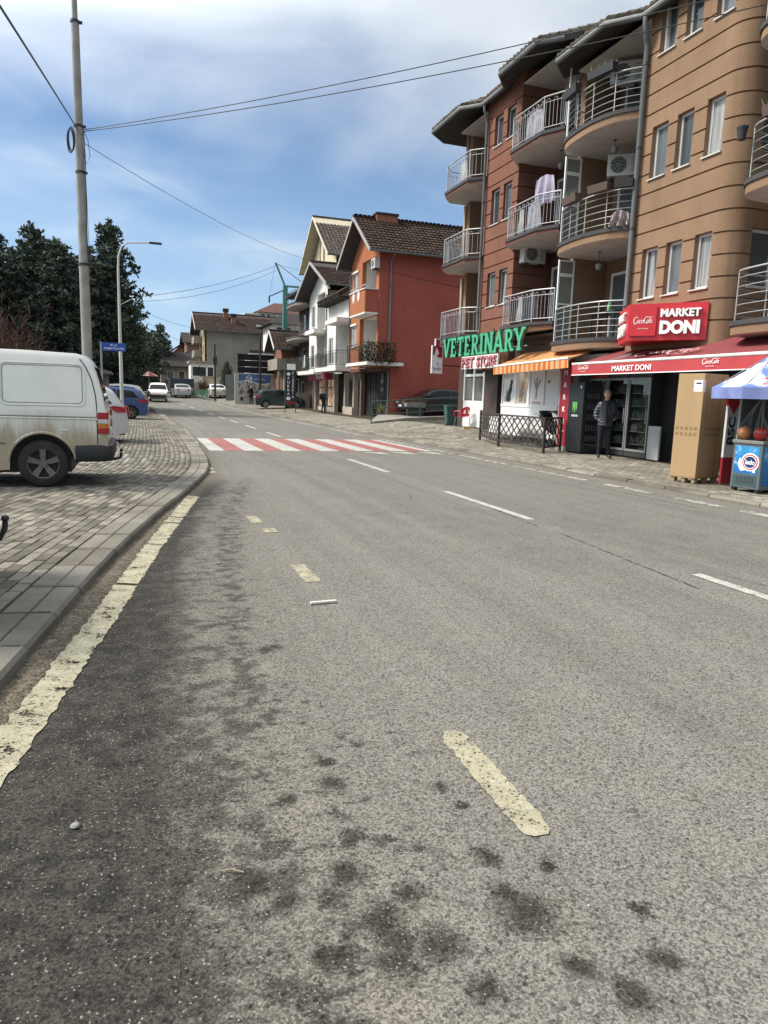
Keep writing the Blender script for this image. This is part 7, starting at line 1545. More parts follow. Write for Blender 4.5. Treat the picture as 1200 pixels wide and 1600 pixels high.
# taller cream house behind
YH = thing('tall_house', 'tall cream house with dark gable roof rising behind the white house', 'house', (15.6, 62, 0)); M_CREAM = stucco('cream_render', (.56, .51, .36), .06)
at = gable_front(YH, 15.6, 57.6, 66.2, 0, 12.9, 61.9, 16.2, M_CREAM, [(63.2, 62.5, 11.6, 12.85), (61.9, 61.2, 11.6, 12.85)]); window(YH, at, 3.0, 3.7, 11.6, 12.85, .1, G_DARK, .07); window(YH, at, 4.3, 5.0, 11.6, 12.85, .1, G_DARK, .07)
b = MB()
for ya in (62.9, 61.5): b.box(15.45, ya-.05, 12.95, 15.58, ya+.05, 14.6, M_CREAM)
part(YH, 'gable_rib', b, None, False, True); part(YH, 'core', MB().box(15.82, 57.65, 0, 26, 66.15, 12.8, M_CREAM), None, False, True)
gable_roof(YH, 14.6, 26, 56.6, 67.2, 61.9, 12.5, 12.5, 16.4, mat('pale_eave_boards', (.45, .40, .30), .8), T_GREY, rows=16, step=.3, trim=mat('cream_trim', (.55, .52, .44), .7))
# dark apartments with round balconies
DA = thing('dark_apartment_house', 'dark timbered apartment house with stacked curved balconies beyond the white house', 'house', (13.2, 60, .2)); M_DKW = mat('dark_timber', (.075, .055, .045), .85, var=.3, vs=2)
_, at = facade(DA, 'wall', [(13.6, 62.3), (13.6, 56.2)], 0, 9.0, [3.2, 6.0], [(1.2, 2.6, 6.6, 8.2), (3.4, 4.8, 6.6, 8.2), (1.2, 2.6, 3.8, 5.4), (3.4, 4.8, 3.8, 5.4), (.8, 2.2, .4, 2.6)], M_DKW)
for (a, c, d, e) in ((1.2, 2.6, 6.6, 8.2), (3.4, 4.8, 6.6, 8.2), (1.2, 2.6, 3.8, 5.4), (3.4, 4.8, 3.8, 5.4), (.8, 2.2, .4, 2.6)): window(DA, at, a, c, d, e, .12, G_DARK, .07)
part(DA, 'core', MB().box(13.85, 56.2, 0, 22, 62.3, 8.95, M_DKW), None, False, True)
for z in (3.5, 6.2, 8.9):
    pl = spline([(13.58, 62.6), (12.7, 62.4), (12.25, 61), (12.2, 59.2), (12.45, 57.4), (13.5, 56.5)], 5); slab(DA, pl, z, .28, mat('pale_slab', (.20, .18, .155), .9), [(13.59, 56.6)]); rail_bars(DA, inset(pl, -.05), z, M_BLKM, h=.95, nb=4, posts=8)
b = MB().bbox(12.4, 56.4, 9.6, 14.5, 62.5, 9.8, .03, M_WOODD); part(DA, 'flat_roof', b, None, False, True)
# low brown house with the concrete terrace
LH = thing('small_brown_house', 'small weathered brown house with a steep porch roof above a concrete terrace', 'house', (12.5, 64, .3)); M_OLD = stucco('old_brown_plaster', (.20, .105, .065), .3)
part(LH, 'wall', MB().box(12.2, 62.8, .2, 16, 66.8, 5.6, M_OLD), None, False, True); gable_roof(LH, 11.4, 16, 62.2, 67.3, 64.7, 5.3, 5.3, 7.0, M_WOODD, T_BROWN, rows=8, step=.3, trim=M_WHT)
part(LH, 'terrace', MB().box(11.6, 61.8, 3.6, 14.6, 66.5, 4.55, M_CONC), None, False, True); part(LH, 'porch_wall', MB().box(12.3, 62.0, .2, 12.6, 66.0, 3.58, M_CONC), None, False, True); part(LH, 'post', MB().box(11.75, 62.0, .2, 11.95, 62.2, 3.58, M_CONC), None, False, True)
at = line_at((12.29, 64.9), (0, -1)); window(LH, at, 0, 1.0, .4, 2.8, -.01, glass('door_dark_blue', (.01, .02, .05)), .08, sill=0, name='door'); window(LH, line_at((12.6, 61.99), (1, 0)), .1, 1.0, .5, 2.9, -.01, glass('door_dark_blue', (.01, .02, .05)), .1, sill=0, name='door')
T = solo('concrete_steps', MB().box(12.3, 57.2, .1, 13.5, 58.4, 1.65, M_CONC).box(12.0, 57.2, .1, 12.29, 58.4, 1.3, M_CONC).box(11.7, 57.2, .1, 11.99, 58.4, .95, M_CONC), 'rough concrete steps and wall beside the pizzeria board', 'steps', org=(12.6, 57.8, .1))
# pizzeria board
T = thing('pizzeria_board', 'tall black FURRA PIZZERIA board on two green posts', 'sign', (10.35, 50.0, .15)); w0, w1 = 9.98, 10.76
part(T, 'board', MB().bbox(w0, 49.96, .82, w1, 50.06, 3.2, .01, mat('board_black', (.014, .015, .022), .5)), None, False, True); part(T, 'red_band', MB().box(w0+.02, 49.95, .84, w1-.02, 49.957, 1.02, M_MAROON), None, False, True); part(T, 'top_sign', MB().bbox(10.12, 49.97, 3.21, 10.70, 50.05, 3.62, .01, M_LET), None, False, True)
for x in (w0-.03, w1-.06): part(T, 'post', MB().tube([(x+.05, 50.09, .1), (x+.05, 50.09, 3.2)], .035, 8, M_GRL), None, True, True)
for i, ch in enumerate('FURRA'): text(T, 'letter', ch, (10.20, 49.955, 2.62-i*.27), 1, M_LET, FACE_CAM, ext=.003, off=.02, height=.19)
for i, ch in enumerate('PIZZERIA'): text(T, 'letter', ch, (10.52, 49.955, 2.98-i*.235), 1, M_LET, FACE_CAM, ext=.003, off=.015, height=.17)
for z, r_ in ((2.92, .11), (1.22, .13)): part(T, 'emblem', MB().poly([(10.20+r_*1.2*math.cos(a), 49.953, z+r_*math.sin(a)) for a in np.linspace(0, 2*PI, 17)[:-1]], M_LET), None, False, True)
# banner wall and dark screen
T = thing('banner_wall', 'white wall hung with a wide blue advertising banner beneath the dark screen', 'wall', (10.4, 66.5, .8)); part(T, 'wall', MB().box(8.6, 66.5, .5, 13.2, 66.7, 3.3, mat('grey_white_wall', (.40, .40, .38), .9, dirt=.2)), None, False, True)
def banner_mat():
    q = NB('banner_print', .5); x, y, z = q.xyz(); w = q.m('ADD', z, q.m('MULTIPLY', q.m('SINE', q.m('MULTIPLY', x, 2.2)), .14)); n = q.noise(3.0, 4, .6)
    c = q.mix(q.m('GREATER_THAN', w, 1.72), q.mix(q.ss(n, .45, .6), (.42, .40, .37), (.12, .095, .075)), (.055, .11, .24)); c = q.mix(q.m('LESS_THAN', q.m('ABSOLUTE', q.m('SUBTRACT', w, 1.68)), .05), c, (.55, .55, .55)); q.color(c); return q.M
bn = part(T, 'banner', MB().box(8.95, 66.45, 1.15, 11.85, 66.49, 3.22, banner_mat()), None, False, True); bn.location.z -= 0; text(T, 'lettering', 'GR', (9.9, 66.44, 2.82), 1, M_LET, FACE_CAM, ext=.003, height=.3); part(T, 'emblem_ring', MB().tube([(9.9+.27*math.cos(a), 66.44, 2.82+.27*math.sin(a)) for a in np.linspace(0, 2*PI, 21)[:-1]], .02, 4, M_LET, closed=True), None, False, True); text(T, 'lettering', 'granit rexha', (10.85, 66.44, 2.78), 1, M_LET, FACE_CAM, ext=.003, height=.17, width=.95)
part(T, 'wall_opening', MB().box(9.1, 66.48, .8, 9.35, 66.499, 1.15, M_SHOPD), None, False, True)
T = thing('dark_screen', 'black mesh privacy screen stretched above the banner wall', 'screen', (10.6, 66.6, 3.3))
for k in range(4):
    for j in range(3): part(T, 'panel', MB().bbox(8.9+k*.92, 66.55+.01*j, 3.33+j*.58, 9.80+k*.92, 66.60+.01*j, 3.88+j*.58, .01, mat('black_mesh', (.018, .018, .022), .9, var=.2)), None, False, True)
for k in range(5): part(T, 'post', MB().box(8.87+k*.92, 66.62, 3.3, 8.93+k*.92, 66.7, 5.1, M_BLKM), None, False, True)
T = thing('metal_gate', 'tall grey ribbed metal gate next to the banner wall', 'gate', (9.2, 74, .8))
for k in range(10): part(T, 'panel', MB().box(8.62+k*.128, 74.0, .7, 8.735+k*.128, 74.04+.01*(k % 2), 3.3, mat('gate_grey', (.15, .16, .165), .6, var=.15, dirt=.2)), None, False, True)
part(T, 'rail', MB().box(8.6, 74.06, 1.9, 9.92, 74.1, 2.0, M_BLKM), None, False, True)
T = thing('garden_wall', 'cream plastered garden wall with a flat coping behind the white saloon', 'wall', (8.4, 84.5, .9)); part(T, 'wall', MB().box(7.3, 84.5, .5, 9.7, 84.8, 3.15, mat('cream_wall', (.42, .37, .26), .9, dirt=.2)), None, False, True); part(T, 'coping', MB().box(7.0, 84.4, 3.152, 10.9, 84.9, 3.3, M_CONC), None, False, True); part(T, 'wall', MB().box(6.0, 87, .5, 7.4, 87.3, 2.6, mat('grey_white_wall', (.40, .40, .38))), None, False, True)
# grey gable block with brick chimneys
GH = thing('grey_apartment_block', 'long grey apartment block with a blank side wall, brown gable roof and brick chimneys', 'building', (8.5, 99.5, 1)); ST_GREY = stucco('grey_render', (.205, .195, .175), .1)
ops = []; 
for f in range(3):
    for y in (97.2, 99.6, 102.0): ops.append((y+.6, y-.6, 4.6+f*1.75, 5.7+f*1.75))
at = gable_front(GH, 8.55, 95.6, 103.6, .8, 9.5, 99.6, 11.5, mat('tan_render', (.36, .27, .17), .9, dirt=.15), ops)
for a, c, d, e in ops: window(GH, at, 103.6-a, 103.6-c, d, e, .12, glass('red_brown_glass', (.09, .04, .035)), .09)
b = MB(); b.box(8.76, 95.55, .8, 26, 95.6, 9.5, ST_GREY); part(GH, 'side_wall', b, None, False, True); part(GH, 'core', MB().box(8.8, 95.62, .8, 26, 103.5, 9.4, ST_GREY), None, False, True)
gable_roof(GH, 7.3, 26, 94.8, 104.4, 99.6, 9.25, 9.25, 11.75, M_WOODD, T_BROWN, rows=14, step=.35, trim=M_WHT)
for z in (4.2, 6.1, 7.9): part(GH, 'balcony', MB().box(7.5, 99.5, z, 8.54, 103.4, z+.9, M_CONC), None, False, True)
for x, y in ((11.55, 98.3), (12.4, 96.9)): part(GH, 'chimney', MB().box(x-.28, y-.28, 9.8, x+.28, y+.28, 12.3-(99.6-y)*.55+.5, mat('brick_orange', (.22, .10, .06), .9)).box(x-.36, y-.36, 12.3-(99.6-y)*.55+.501, x+.36, y+.36, 12.3-(99.6-y)*.55+.9, T_BROWN), None, False, True)
part(GH, 'roof_light', MB().box(15.4, 96.2, 10.25, 15.9, 96.6, 10.45, M_WHT), None, False, True)
def far_house(name, label, x0, x1, y0, y1, z0, ze, za, m_w, m_r, ridge='x', win=((0, 0),), over=.6, wx=(), wy=(), cat='house', hip=False):
    """distant house: wx windows on the -X face (y, z), wy windows on the -Y face (x, z)"""
    T = thing(name, label, cat, ((x0+x1)/2, (y0+y1)/2, z0)); b = MB(); b.box(x0, y0, z0-3, x1, y1, ze, m_w)
    part(T, 'wall', b, None, False, True); xm, ym = (x0+x1)/2, (y0+y1)/2; b = MB(); o = over; th = .18
    if za > ze:
        X0, X1, Y0, Y1 = x0-o, x1+o, y0-o, y1+o; zz_ = ze-.15
        if hip: v = [(X0, Y0, zz_), (X1, Y0, zz_), (X1, Y1, zz_), (X0, Y1, zz_), (xm-(X1-X0)*.12, ym, za), (xm+(X1-X0)*.12, ym, za)]; b.add(v, [(0, 1, 5, 4), (1, 2, 5), (2, 3, 4, 5), (3, 0, 4), (3, 2, 1, 0)], m_r)
        elif ridge == 'x':
            b.prism([(X0, Y0, zz_), (X0, ym, za), (X0, Y1, zz_), (X0, Y1, zz_+th), (X0, ym, za+th*1.1), (X0, Y0, zz_+th)][::1], (X1-X0, 0, 0), m_r); part(T, 'gable', MB().prism([(x0, y0, ze-.3), (x0, ym, za-.08), (x0, y1, ze-.3)], (x1-x0, 0, 0), m_w), None, False, True, True)
        else:
            b.prism([(X0, Y0, zz_), (xm, Y0, za), (X1, Y0, zz_), (X1, Y0, zz_+th), (xm, Y0, za+th*1.1), (X0, Y0, zz_+th)], (0, Y1-Y0, 0), m_r); part(T, 'gable', MB().prism([(x0, y0, ze-.3), (xm, y0, za-.08), (x1, y0, ze-.3)], (0, y1-y0, 0), m_w), None, False, True, True)
    else: b.box(x0-o, y0-o, ze+.001, x1+o, y1+o, ze+.3, m_r)
    part(T, 'roof', b, None, False, True, True)
    for y, z in wx: window(T, line_at((x0, y+.5), (0, -1)), 0, 1.0, z, z+1.3, -.03, G_DARK, .1, sill=0)
    for x, z in wy: window(T, line_at((x-.5, y0), (1, 0)), 0, 1.0, z, z+1.3, -.03, G_DARK, .1, sill=0)
    return T
M_ROOFD = mat('dark_roof', (.030, .025, .024), .95, var=.2, vs=1.5); M_ROOFR = mat('red_roof', (.095, .048, .036), .95, var=.3, vs=1.5); M_BEI = stucco('beige_render', (.40, .37, .31), .1); M_RB = stucco('raw_brick', (.23, .13, .095), .2)
far_house('white_town_house', 'white three storey house with narrow dark windows beyond the grey block', 15.3, 21, 84, 91, 1, 9.7, 11.2, ST_WHITE, M_ROOFD, hip=True, wy=((16.1, 8.0), (16.9, 8.0), (16.1, 5.8)), over=.7)
far_house('hilltop_house', 'beige house with a roof terrace on the hill above the grey block', 19.3, 29, 120, 129, 4, 14.9, 16.9, M_BEI, M_ROOFR, hip=True, wy=((20.2, 13.3), (21.0, 13.3), (23, 13.2), (20.4, 11.5)), over=.5); solo('roof_terrace', MB().box(17.2, 119, 5, 19.2, 126, 14.2, M_BEI).box(17.0, 118.8, 14.201, 19.25, 126, 14.35, M_WHT), 'projecting flat roofed terrace wing of the hilltop house', 'building', org=(18.2, 122, 5))
far_house('low_white_building', 'low white building with a black parapet above the dark screen', 12.0, 15.2, 80.0, 84, 1, 5.9, 5.9, ST_WHITE, M_BLKM, over=.05); 
far_house('dark_roofed_house', 'long low house with a big dark roof at the end of the street', 3.6, 9.6, 112, 122, 1.5, 5.1, 7.3, M_BEI, M_ROOFD, ridge='x', wy=((5, 3.2), (6.6, 3.2), (8.2, 3.2)), over=.8)
far_house('brick_gable_house', 'small brick house with a red gable roof behind the dark roofed house', 6.3, 11.0, 150, 158, 3, 8.6, 10.6, M_RB, M_ROOFR, ridge='y', wy=((8.6, 7.4),), over=.7); far_house('brick_gable_house', 'lower brick house with pale barge boards in front of the red gable', 7.0, 11.5, 140, 147, 3, 7.2, 8.7, M_RB, M_ROOFR, ridge='y', over=.5)
far_house('terraced_apartments', 'distant flats with stacked red balconies left of the grey block', 9.4, 12.6, 142, 152, 3, 10.6, 12.7, M_RB, M_ROOFD, ridge='x', wx=((144, 9), (147, 9), (144, 7), (147, 7)), over=.8)
far_house('old_shop_house', 'old dark fronted house behind the white delivery van', -1.5, 2.9, 118, 126, 1.5, 5.2, 6.6, mat('dark_front', (.10, .075, .065), .9, var=.3), M_ROOFR, ridge='x', wy=((0, 3.4), (1.6, 3.4)), over=.5); far_house('white_gable_house', 'pale narrow house half hidden by the street lamp', -6.5, -3.4, 105, 112, 1, 6.0, 7.4, M_BEI, M_ROOFD, ridge='y', wy=((-5.6, 4.2), (-4.4, 4.2), (-5.6, 2.2)), over=.4)
far_house('glass_front_shop', 'white framed glass shopfront under the grey block', 6.4, 9.2, 90.5, 94, 1, 4.9, 4.9, ST_WHITE, M_CONC, over=.2, wy=((7.0, 3.3), (7.9, 3.3), (8.7, 3.3)))
T = thing('shop_board', 'dark blue roadside board with white lettering at the bend', 'sign', (5.1, 86, 1.0)); part(T, 'board', MB().bbox(3.75, 86, .9, 6.45, 86.15, 2.95, .02, mat('board_navy', (.025, .035, .065), .6)), None, False, True); text(T, 'lettering', 'MEBLE-COM', (5.55, 85.98, 1.75), 1, M_LET, FACE_CAM, ext=.005, height=.26, width=1.5)
T = thing('cafe_parasol', 'faded red and white parasol outside the far cafe', 'umbrella', (1.6, 95, 1)); part(T, 'pole', MB().tube([(0, 0, 0), (0, 0, 2.6)], .04, 6, M_STEEL)); b = MB()
for i in range(8): a0, a1 = 2*PI*i/8, 2*PI*(i+1)/8; b.add([(0, 0, 2.9), (1.2*math.cos(a0), 1.2*math.sin(a0), 2.25), (1.2*math.cos(a1), 1.2*math.sin(a1), 2.25)], [(0, 1, 2)], mat('parasol_pale', (.40, .28, .27), .85) if i % 2 else mat('parasol_red', (.26, .06, .055), .85))
part(T, 'canopy', b)
T = thing('picket_fence', 'green metal fence at the bend behind the silver saloon', 'fence', (6.2, 84, 1)); 
for k in range(14): part(T, 'picket', MB().box(5.85+k*.09, 84-k*.75, .9, 5.89+k*.09, 84.6-k*.75, 1.75, mat('fence_green', (.05, .14, .10), .6)), None, False, True)
# kiosk on the left lot
T = thing('kiosk', 'small grey kiosk with a shallow pitched roof behind the street name plate', 'kiosk', (-3.0, 44, .1)); part(T, 'wall', MB().box(-4.6, 42, .1, -1.45, 44.5, 2.3, mat('kiosk_grey', (.11, .125, .12), .7)), None, False, True); part(T, 'window', MB().box(-2.9, 41.97, 1.25, -1.6, 41.995, 2.1, G_DARK), None, False, True); part(T, 'roof', MB().prism([(-4.9, 41.7, 2.3), (-1.2, 41.7, 2.3), (-1.2, 41.7, 2.42), (-2.2, 41.7, 2.72), (-4.9, 41.7, 2.8)], (0, 3.1, 0), mat('kiosk_roof', (.15, .14, .135), .8)), None, False, True, True)

# ------------------------------------------------------------------ poles, lamp, wires
M_POLE = mat('weathered_pole', (.27, .265, .245), .8, var=.22, vs=3, dirt=.35)
T = thing('utility_pole', 'tall grey jointed utility pole with coiled cables behind the white van', 'pole', (-1.27, 22.0, .1)); 
b = MB(); b.tube([(0, 0, 0), (0, 0, 3.2), (0, 0, 5.0), (0, 0, 8.3), (0, 0, 10.9)], [.14, .135, .125, .108, .098], 14, M_POLE); part(T, 'shaft', b, None, 50); part(T, 'upper_shaft', MB().tube([(0, 0, 10.9), (0, 0, 14.5)], [.07, .06], 12, M_POLE), None, 50)
for z, r_ in ((4.75, .145), (7.15, .13), (8.32, .13), (10.88, .12)): part(T, 'clamp', MB().tube([(0, 0, z), (0, 0, z+.06)], r_, 12, M_BLKM).box(.10, -.03, z, .18, .03, z+.06, M_BLKM))
for k in range(3): part(T, 'cable_coil', MB().tube([(-.22+.13*math.cos(a)*.6+.02*k, -.1, 7.92+.30*math.sin(a)+.03*k) for a in np.linspace(0, 2*PI, 21)[:-1]], .014, 5, M_BLKM, closed=True), None, True)
part(T, 'cable_loop', MB().tube([(.1, -.05, 8.3), (.22, -.05, 8.0), (.26, -.05, 7.6), (.16, -.05, 7.4), (.08, -.05, 7.7)], .008, 5, M_BLKM), None, True)
part(T, 'cable_drop', MB().tube([(.12, -.1, 8.2), (.14, -.1, 7.6), (.11, -.1, 5.2), (.13, -.1, 4.8)], .012, 5, M_BLKM), None, True)
T = thing('street_lamp', 'pale street lamp with a curved arm reaching over the road', 'street lamp', (-.52, 30, .1)); part(T, 'mast', MB().tube([(0, 0, 0), (0, 0, 2.6), (.0, 0, 4.6), (.0, 0, 6.0), (.03, 0, 6.45), (.14, 0, 6.78), (.36, 0, 6.95), (.8, 0, 6.99), (1.2, 0, 7.03)], [.07, .066, .052, .042, .034, .030, .028, .026, .024], 12, mat('cream_lamp_post', (.50, .49, .44), .5, dirt=.15)), None, True); part(T, 'lamp_head', MB().bbox(1.15, -.08, 6.99, 1.62, .08, 7.06, .02, M_BLK)); part(T, 'flag_bracket', MB().tube([(0, 0, 4.6), (.42, 0, 4.85)], .018, 6, M_STEEL))
T = thing('street_name_sign', 'blue street name plate on a thin grey post', 'sign', (-.90, 22.0, .1)); part(T, 'post', MB().tube([(0, 0, 0), (0, 0, 2.72)], .028, 8, M_STEEL), None, True); part(T, 'plate', MB().bbox(.03, -.015, 2.47, .66, .015, 2.70, .004, mat('sign_blue', (.012, .055, .30), .4))); text(T, 'lettering', 'RR. UL.', (.345, -.018, 2.635), 1, M_LET, FACE_CAM, ext=.002, height=.05, width=.2, world=False); text(T, 'lettering', 'SHABAN POLLUZHA', (.345, -.018, 2.545), 1, M_LET, FACE_CAM, ext=.002, height=.055, width=.54, world=False)
M_TEAL = mat('teal_steel', (.045, .17, .16), .5, var=.1)
T = thing('lattice_mast', 'teal steel column with raised braced arms like a small crane', 'mast', (13.2, 66.5, .3)); z0 = 11.35
part(T, 'column', MB().box(-.2, -.2, 0, .2, .2, z0-.3, M_TEAL)); part(T, 'arm', MB().bar((0, 0, z0-.4), (-.9, 0, 13.0), .14, .14, M_TEAL)); part(T, 'arm', MB().bar((0, 0, z0-.35), (2.0, 0, z0-.35), .12, .16, M_TEAL)); part(T, 'arm', MB().bar((-.1, 0, 10.65), (-1.5, -.2, 9.95), .09, .09, M_BLKM)); part(T, 'arm', MB().bar((.1, 0, 10.2), (1.2, 0, 10.6), .12, .12, M_BLKM)); part(T, 'stay', MB().tube([(-.9, 0, 13.0), (2.0, 0, 11.2)], .03, 5, M_BLKM)); part(T, 'stay', MB().tube([(-.9, 0, 13.0), (-1.5, -.2, 9.95)], .012, 4, M_BLKM)); part(T, 'lantern', MB().box(-1.56, -.26, 9.4, -1.44, -.14, 9.95, M_BLKM))
for lab, x, y, h in (('thin wooden pole with a transformer by the cream garden wall', 7.55, 73.5, 5.6), ('dark iron pole in front of the blue banner', 10.75, 65.5, 6.2)):
    T = thing('utility_pole', lab, 'pole', (x, y, zrp(x, y))); part(T, 'shaft', MB().tube([(0, 0, 0), (0, 0, h)], [.11, .085], 8, M_BLKM), None, True)
    if x < 9: part(T, 'transformer', MB().bbox(-.2, -.25, 3.6, .2, .1, 4.4, .05, M_BLKM))
def wire(lab, a, b_, sag, r=.011, n=18):
    A, B = Vector(a), Vector(b_); P = [A.lerp(B, i/n)-Vector((0, 0, sag*4*(i/n)*(1-i/n))) for i in range(n+1)]; return solo('overhead_wire', MB().tube(P, r, 5, M_BLKM), lab, 'cable', org=a, group='overhead wires', smooth=True)
wire('upper of the two black cables crossing to the brown apartments', (-1.2, 22, 8.36), (12.6, 11.4, 9.78), .20); wire('lower of the two black cables crossing to the brown apartments', (-1.2, 22, 8.32), (12.6, 11.4, 9.42), .22)
wire('thick black cable running from the pole to the upper left', (-1.3, 22, 8.36), (-1.35, 4.0, 4.45+.0), -.02, .016); wire('thin cable running from the pole down to the white house', (-1.18, 22, 8.05), (13.0, 52, 11.0), .5, .009, 24)
wire('cable dropping from the pole towards the pines', (-1.15, 22, 7.9), (-2.6, 52, 7.0), .35, .010); wire('upper far cable between the lamp and the teal mast', (-.5, 58, 8.3), (12.4, 66, 13.0), .5, .016); wire('lower far cable between the lamp and the teal mast', (-.5, 58, 8.0), (12.4, 66, 12.6), .7, .014)
wire('far cable falling to the grey block gable', (-.3, 70, 9.0), (8.2, 98, 9.6), .3, .018); wire('far cable falling below to the grey block balconies', (-.3, 70, 8.5), (8.2, 98, 7.0), .3, .016); wire('cable from the mast along the roofs of the white house', (12.4, 66.5, 13.2), (13.2, 45, 9.3), .3, .014)

# ------------------------------------------------------------------ trees
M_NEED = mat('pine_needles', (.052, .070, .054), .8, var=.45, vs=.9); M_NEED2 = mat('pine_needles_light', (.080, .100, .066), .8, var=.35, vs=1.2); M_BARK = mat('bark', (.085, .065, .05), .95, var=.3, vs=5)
def pine_meshes(seed, H=11.5, Rm=2.7, n_br=120, low=1.2):
    rg = random.Random(seed); tr = MB(); br = MB(); V = []; F = []; MI = []
    bend_ = [(rg.gauss(0, .05)*i, rg.gauss(0, .05)*i) for i in range(7)]; pth = [(bend_[i][0], bend_[i][1], H*i/6) for i in range(7)]
    tr.tube(pth, [.23, .20, .165, .13, .095, .055, .02], 9, M_BARK)
    def axis(z): i = min(5, int(z/H*6)); t = z/H*6-i; a, c = Vector(pth[i]), Vector(pth[i+1]); return a.lerp(c, t)
    def tuft(c, r, up_, light):
        nb = 15
        for k in range(nb):
            d = Vector((rg.gauss(0, 1), rg.gauss(0, 1), rg.gauss(.35, .8))).normalized(); l = r*rg.uniform(.7, 1.25); s = d.cross(Vector((rg.gauss(0, 1), rg.gauss(0, 1), rg.gauss(0, 1)))).normalized()*r*.17
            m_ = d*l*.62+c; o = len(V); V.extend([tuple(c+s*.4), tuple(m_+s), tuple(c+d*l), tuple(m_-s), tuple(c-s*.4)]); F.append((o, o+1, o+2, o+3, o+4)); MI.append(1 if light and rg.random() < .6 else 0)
    for b in range(n_br):
        f = (b+rg.random())/n_br; z = low+(H-low-.2)*f; az = b*2.399+rg.gauss(0, .4); prof = (1-f**2.2)**.75*(.55+.45*abs(math.sin(f*8+seed+az*.7)))*(1 if f > .12 else .75); L = max(.35, Rm*prof*rg.uniform(.72, 1.12)); a = axis(z)
        d = Vector((math.cos(az), math.sin(az), rg.uniform(.02, .30)+f*.35)).normalized(); tip = a+d*L+Vector((0, 0, .10*L)); mid_ = a.lerp(tip, .55)-Vector((0, 0, .07*L)); br.tube([a, mid_, tip], [.045*(1-f*.6)+.01, .028, .010], 4, M_BARK)
        k = max(4, int(L*7.5))
        for i in range(k):
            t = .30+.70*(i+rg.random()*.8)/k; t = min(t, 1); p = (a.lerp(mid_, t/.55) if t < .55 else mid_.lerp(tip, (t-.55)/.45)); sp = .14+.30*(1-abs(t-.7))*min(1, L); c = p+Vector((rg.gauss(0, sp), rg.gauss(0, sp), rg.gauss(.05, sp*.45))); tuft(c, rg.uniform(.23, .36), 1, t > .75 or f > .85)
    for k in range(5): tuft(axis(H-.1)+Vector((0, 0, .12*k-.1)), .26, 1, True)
    cr = MB(); cr.v = V; cr.f = F; cr.mats = [M_NEED, M_NEED2]; cr.mi = MI
    t_me = tr.mesh('trunk', None, True); l_me = br.mesh('limbs', None, False); c_me = cr.mesh('crown', None, False); print('pine tris', len(F)*3); return t_me, l_me, c_me
PM = [pine_meshes(3), pine_meshes(11, 10.8, 2.9, 112), pine_meshes(23, 11.0, 2.7, 108)]
def pine(lab, x, y, k, s, sz, rz, cat='tree', g='pines along the left side of the street'):
    T = thing('pine_tree', lab, cat, (x, y, hz(y)-.1), rz, g); T.scale = (s, s, sz); t, l, c = PM[k]; link('trunk', t, T); link('limbs', l, T); link('crown', c, T)
pine('tallest dark pine standing right of the utility pole', -1.55, 49.0, 0, 1.02, 1.00, .4); pine('dark pine directly left of the utility pole', -3.9, 48.0, 1, 1.0, .93, 2.0); pine('dark pine third from the utility pole going left', -5.7, 49.5, 2, 1.05, 1.0, 4.1); pine('dark pine at the very left edge behind the van roof', -7.9, 48.0, 0, 1.0, .90, 1.1)
pine('pine behind the gap between the two tallest pines', -2.9, 55.0, 2, 1.05, .95, 5.0); pine('pine leaning out over the street lamp arm', -1.3, 54.5, 1, 1.0, .84, .9); pine('pine behind the left edge pines', -6.6, 56.0, 1, 1.1, 1.02, 3.0); pine('further pine in the second row above the van', -9.8, 57.0, 0, 1.1, .98, 2.2); pine('pine filling the second row left of the pole', -4.9, 58.0, 0, 1.0, 1.0, 5.5); pine('low pine between the two pines left of the pole', -6.9, 52.5, 1, 1.0, .85, 4.4); pine('low pine beside the tallest pine', -2.7, 51.5, 1, .95, .80, 2.7); pine('low pine behind the van corner', -8.9, 52.0, 2, 1.05, .86, 0.3)
pine('bushy far pine seen beyond the lamp post', 1.2, 108, 1, 1.35, .80, 1.3); pine('pointed far fir beside the dark roofed house', 3.9, 116, 0, 1.0, .86, 2.9); pine('far pine at the foot of the lamp post', -.9, 98, 2, 1.35, .78, .2); pine('small dark conifer behind the grey gate', 9.5, 80, 0, .34, .36, 2.0)
for i, (x, y, s) in enumerate(((-2.6, 84, 1.3), (-5.6, 78, 1.3), (-9, 76, 1.3))): pine(('dense far pine behind the kiosk roof', 'dense far pine to the left of the kiosk', 'dense far pine behind the van roof')[i], x, y, (1, 2, 0)[i], s, .82, i*1.7)
M_RTWIG = mat('reddish_twigs', (.075, .043, .032), .95, var=.35, vs=3)
def twig_tree(lab, x, y, H, Rr, n, m, z=0.0, name='bare_shrub', cat='shrub'):
    T = thing(name, lab, cat, (x, y, hz(y)+z)); rg = random.Random(int(x*100+y)); b = MB(); t = MB(); t.tube([(0, 0, 0), (.05, 0, H*.25), (0, .05, H*.6)], [.09, .07, .03], 6, M_BARK); part(T, 'trunk', t, None, True)
    for k in range(n):
        p = Vector((0, 0, H*rg.uniform(.05, .5))); d = Vector((rg.gauss(0, .55), rg.gauss(0, .55), 1)).normalized(); L = H*rg.uniform(.3, .6)
        for s_ in range(4):
            q = p+d*L/4; b.bar(p, q, .022-.004*s_, None, m)
            for _ in range(3): e = (d+Vector((rg.gauss(0, .5), rg.gauss(0, .5), rg.gauss(0, .4)))).normalized(); b.add([q, q+e*.38+Vector((.015, 0, 0)), q+e*.42], [(0, 1, 2)], m); b.bar(q, q+e*rg.uniform(.2, .5), .011, None, m)
            p = q; d = (d+Vector((rg.gauss(0, .25), rg.gauss(0, .25), .05))).normalized()
    part(T, 'crown', b)
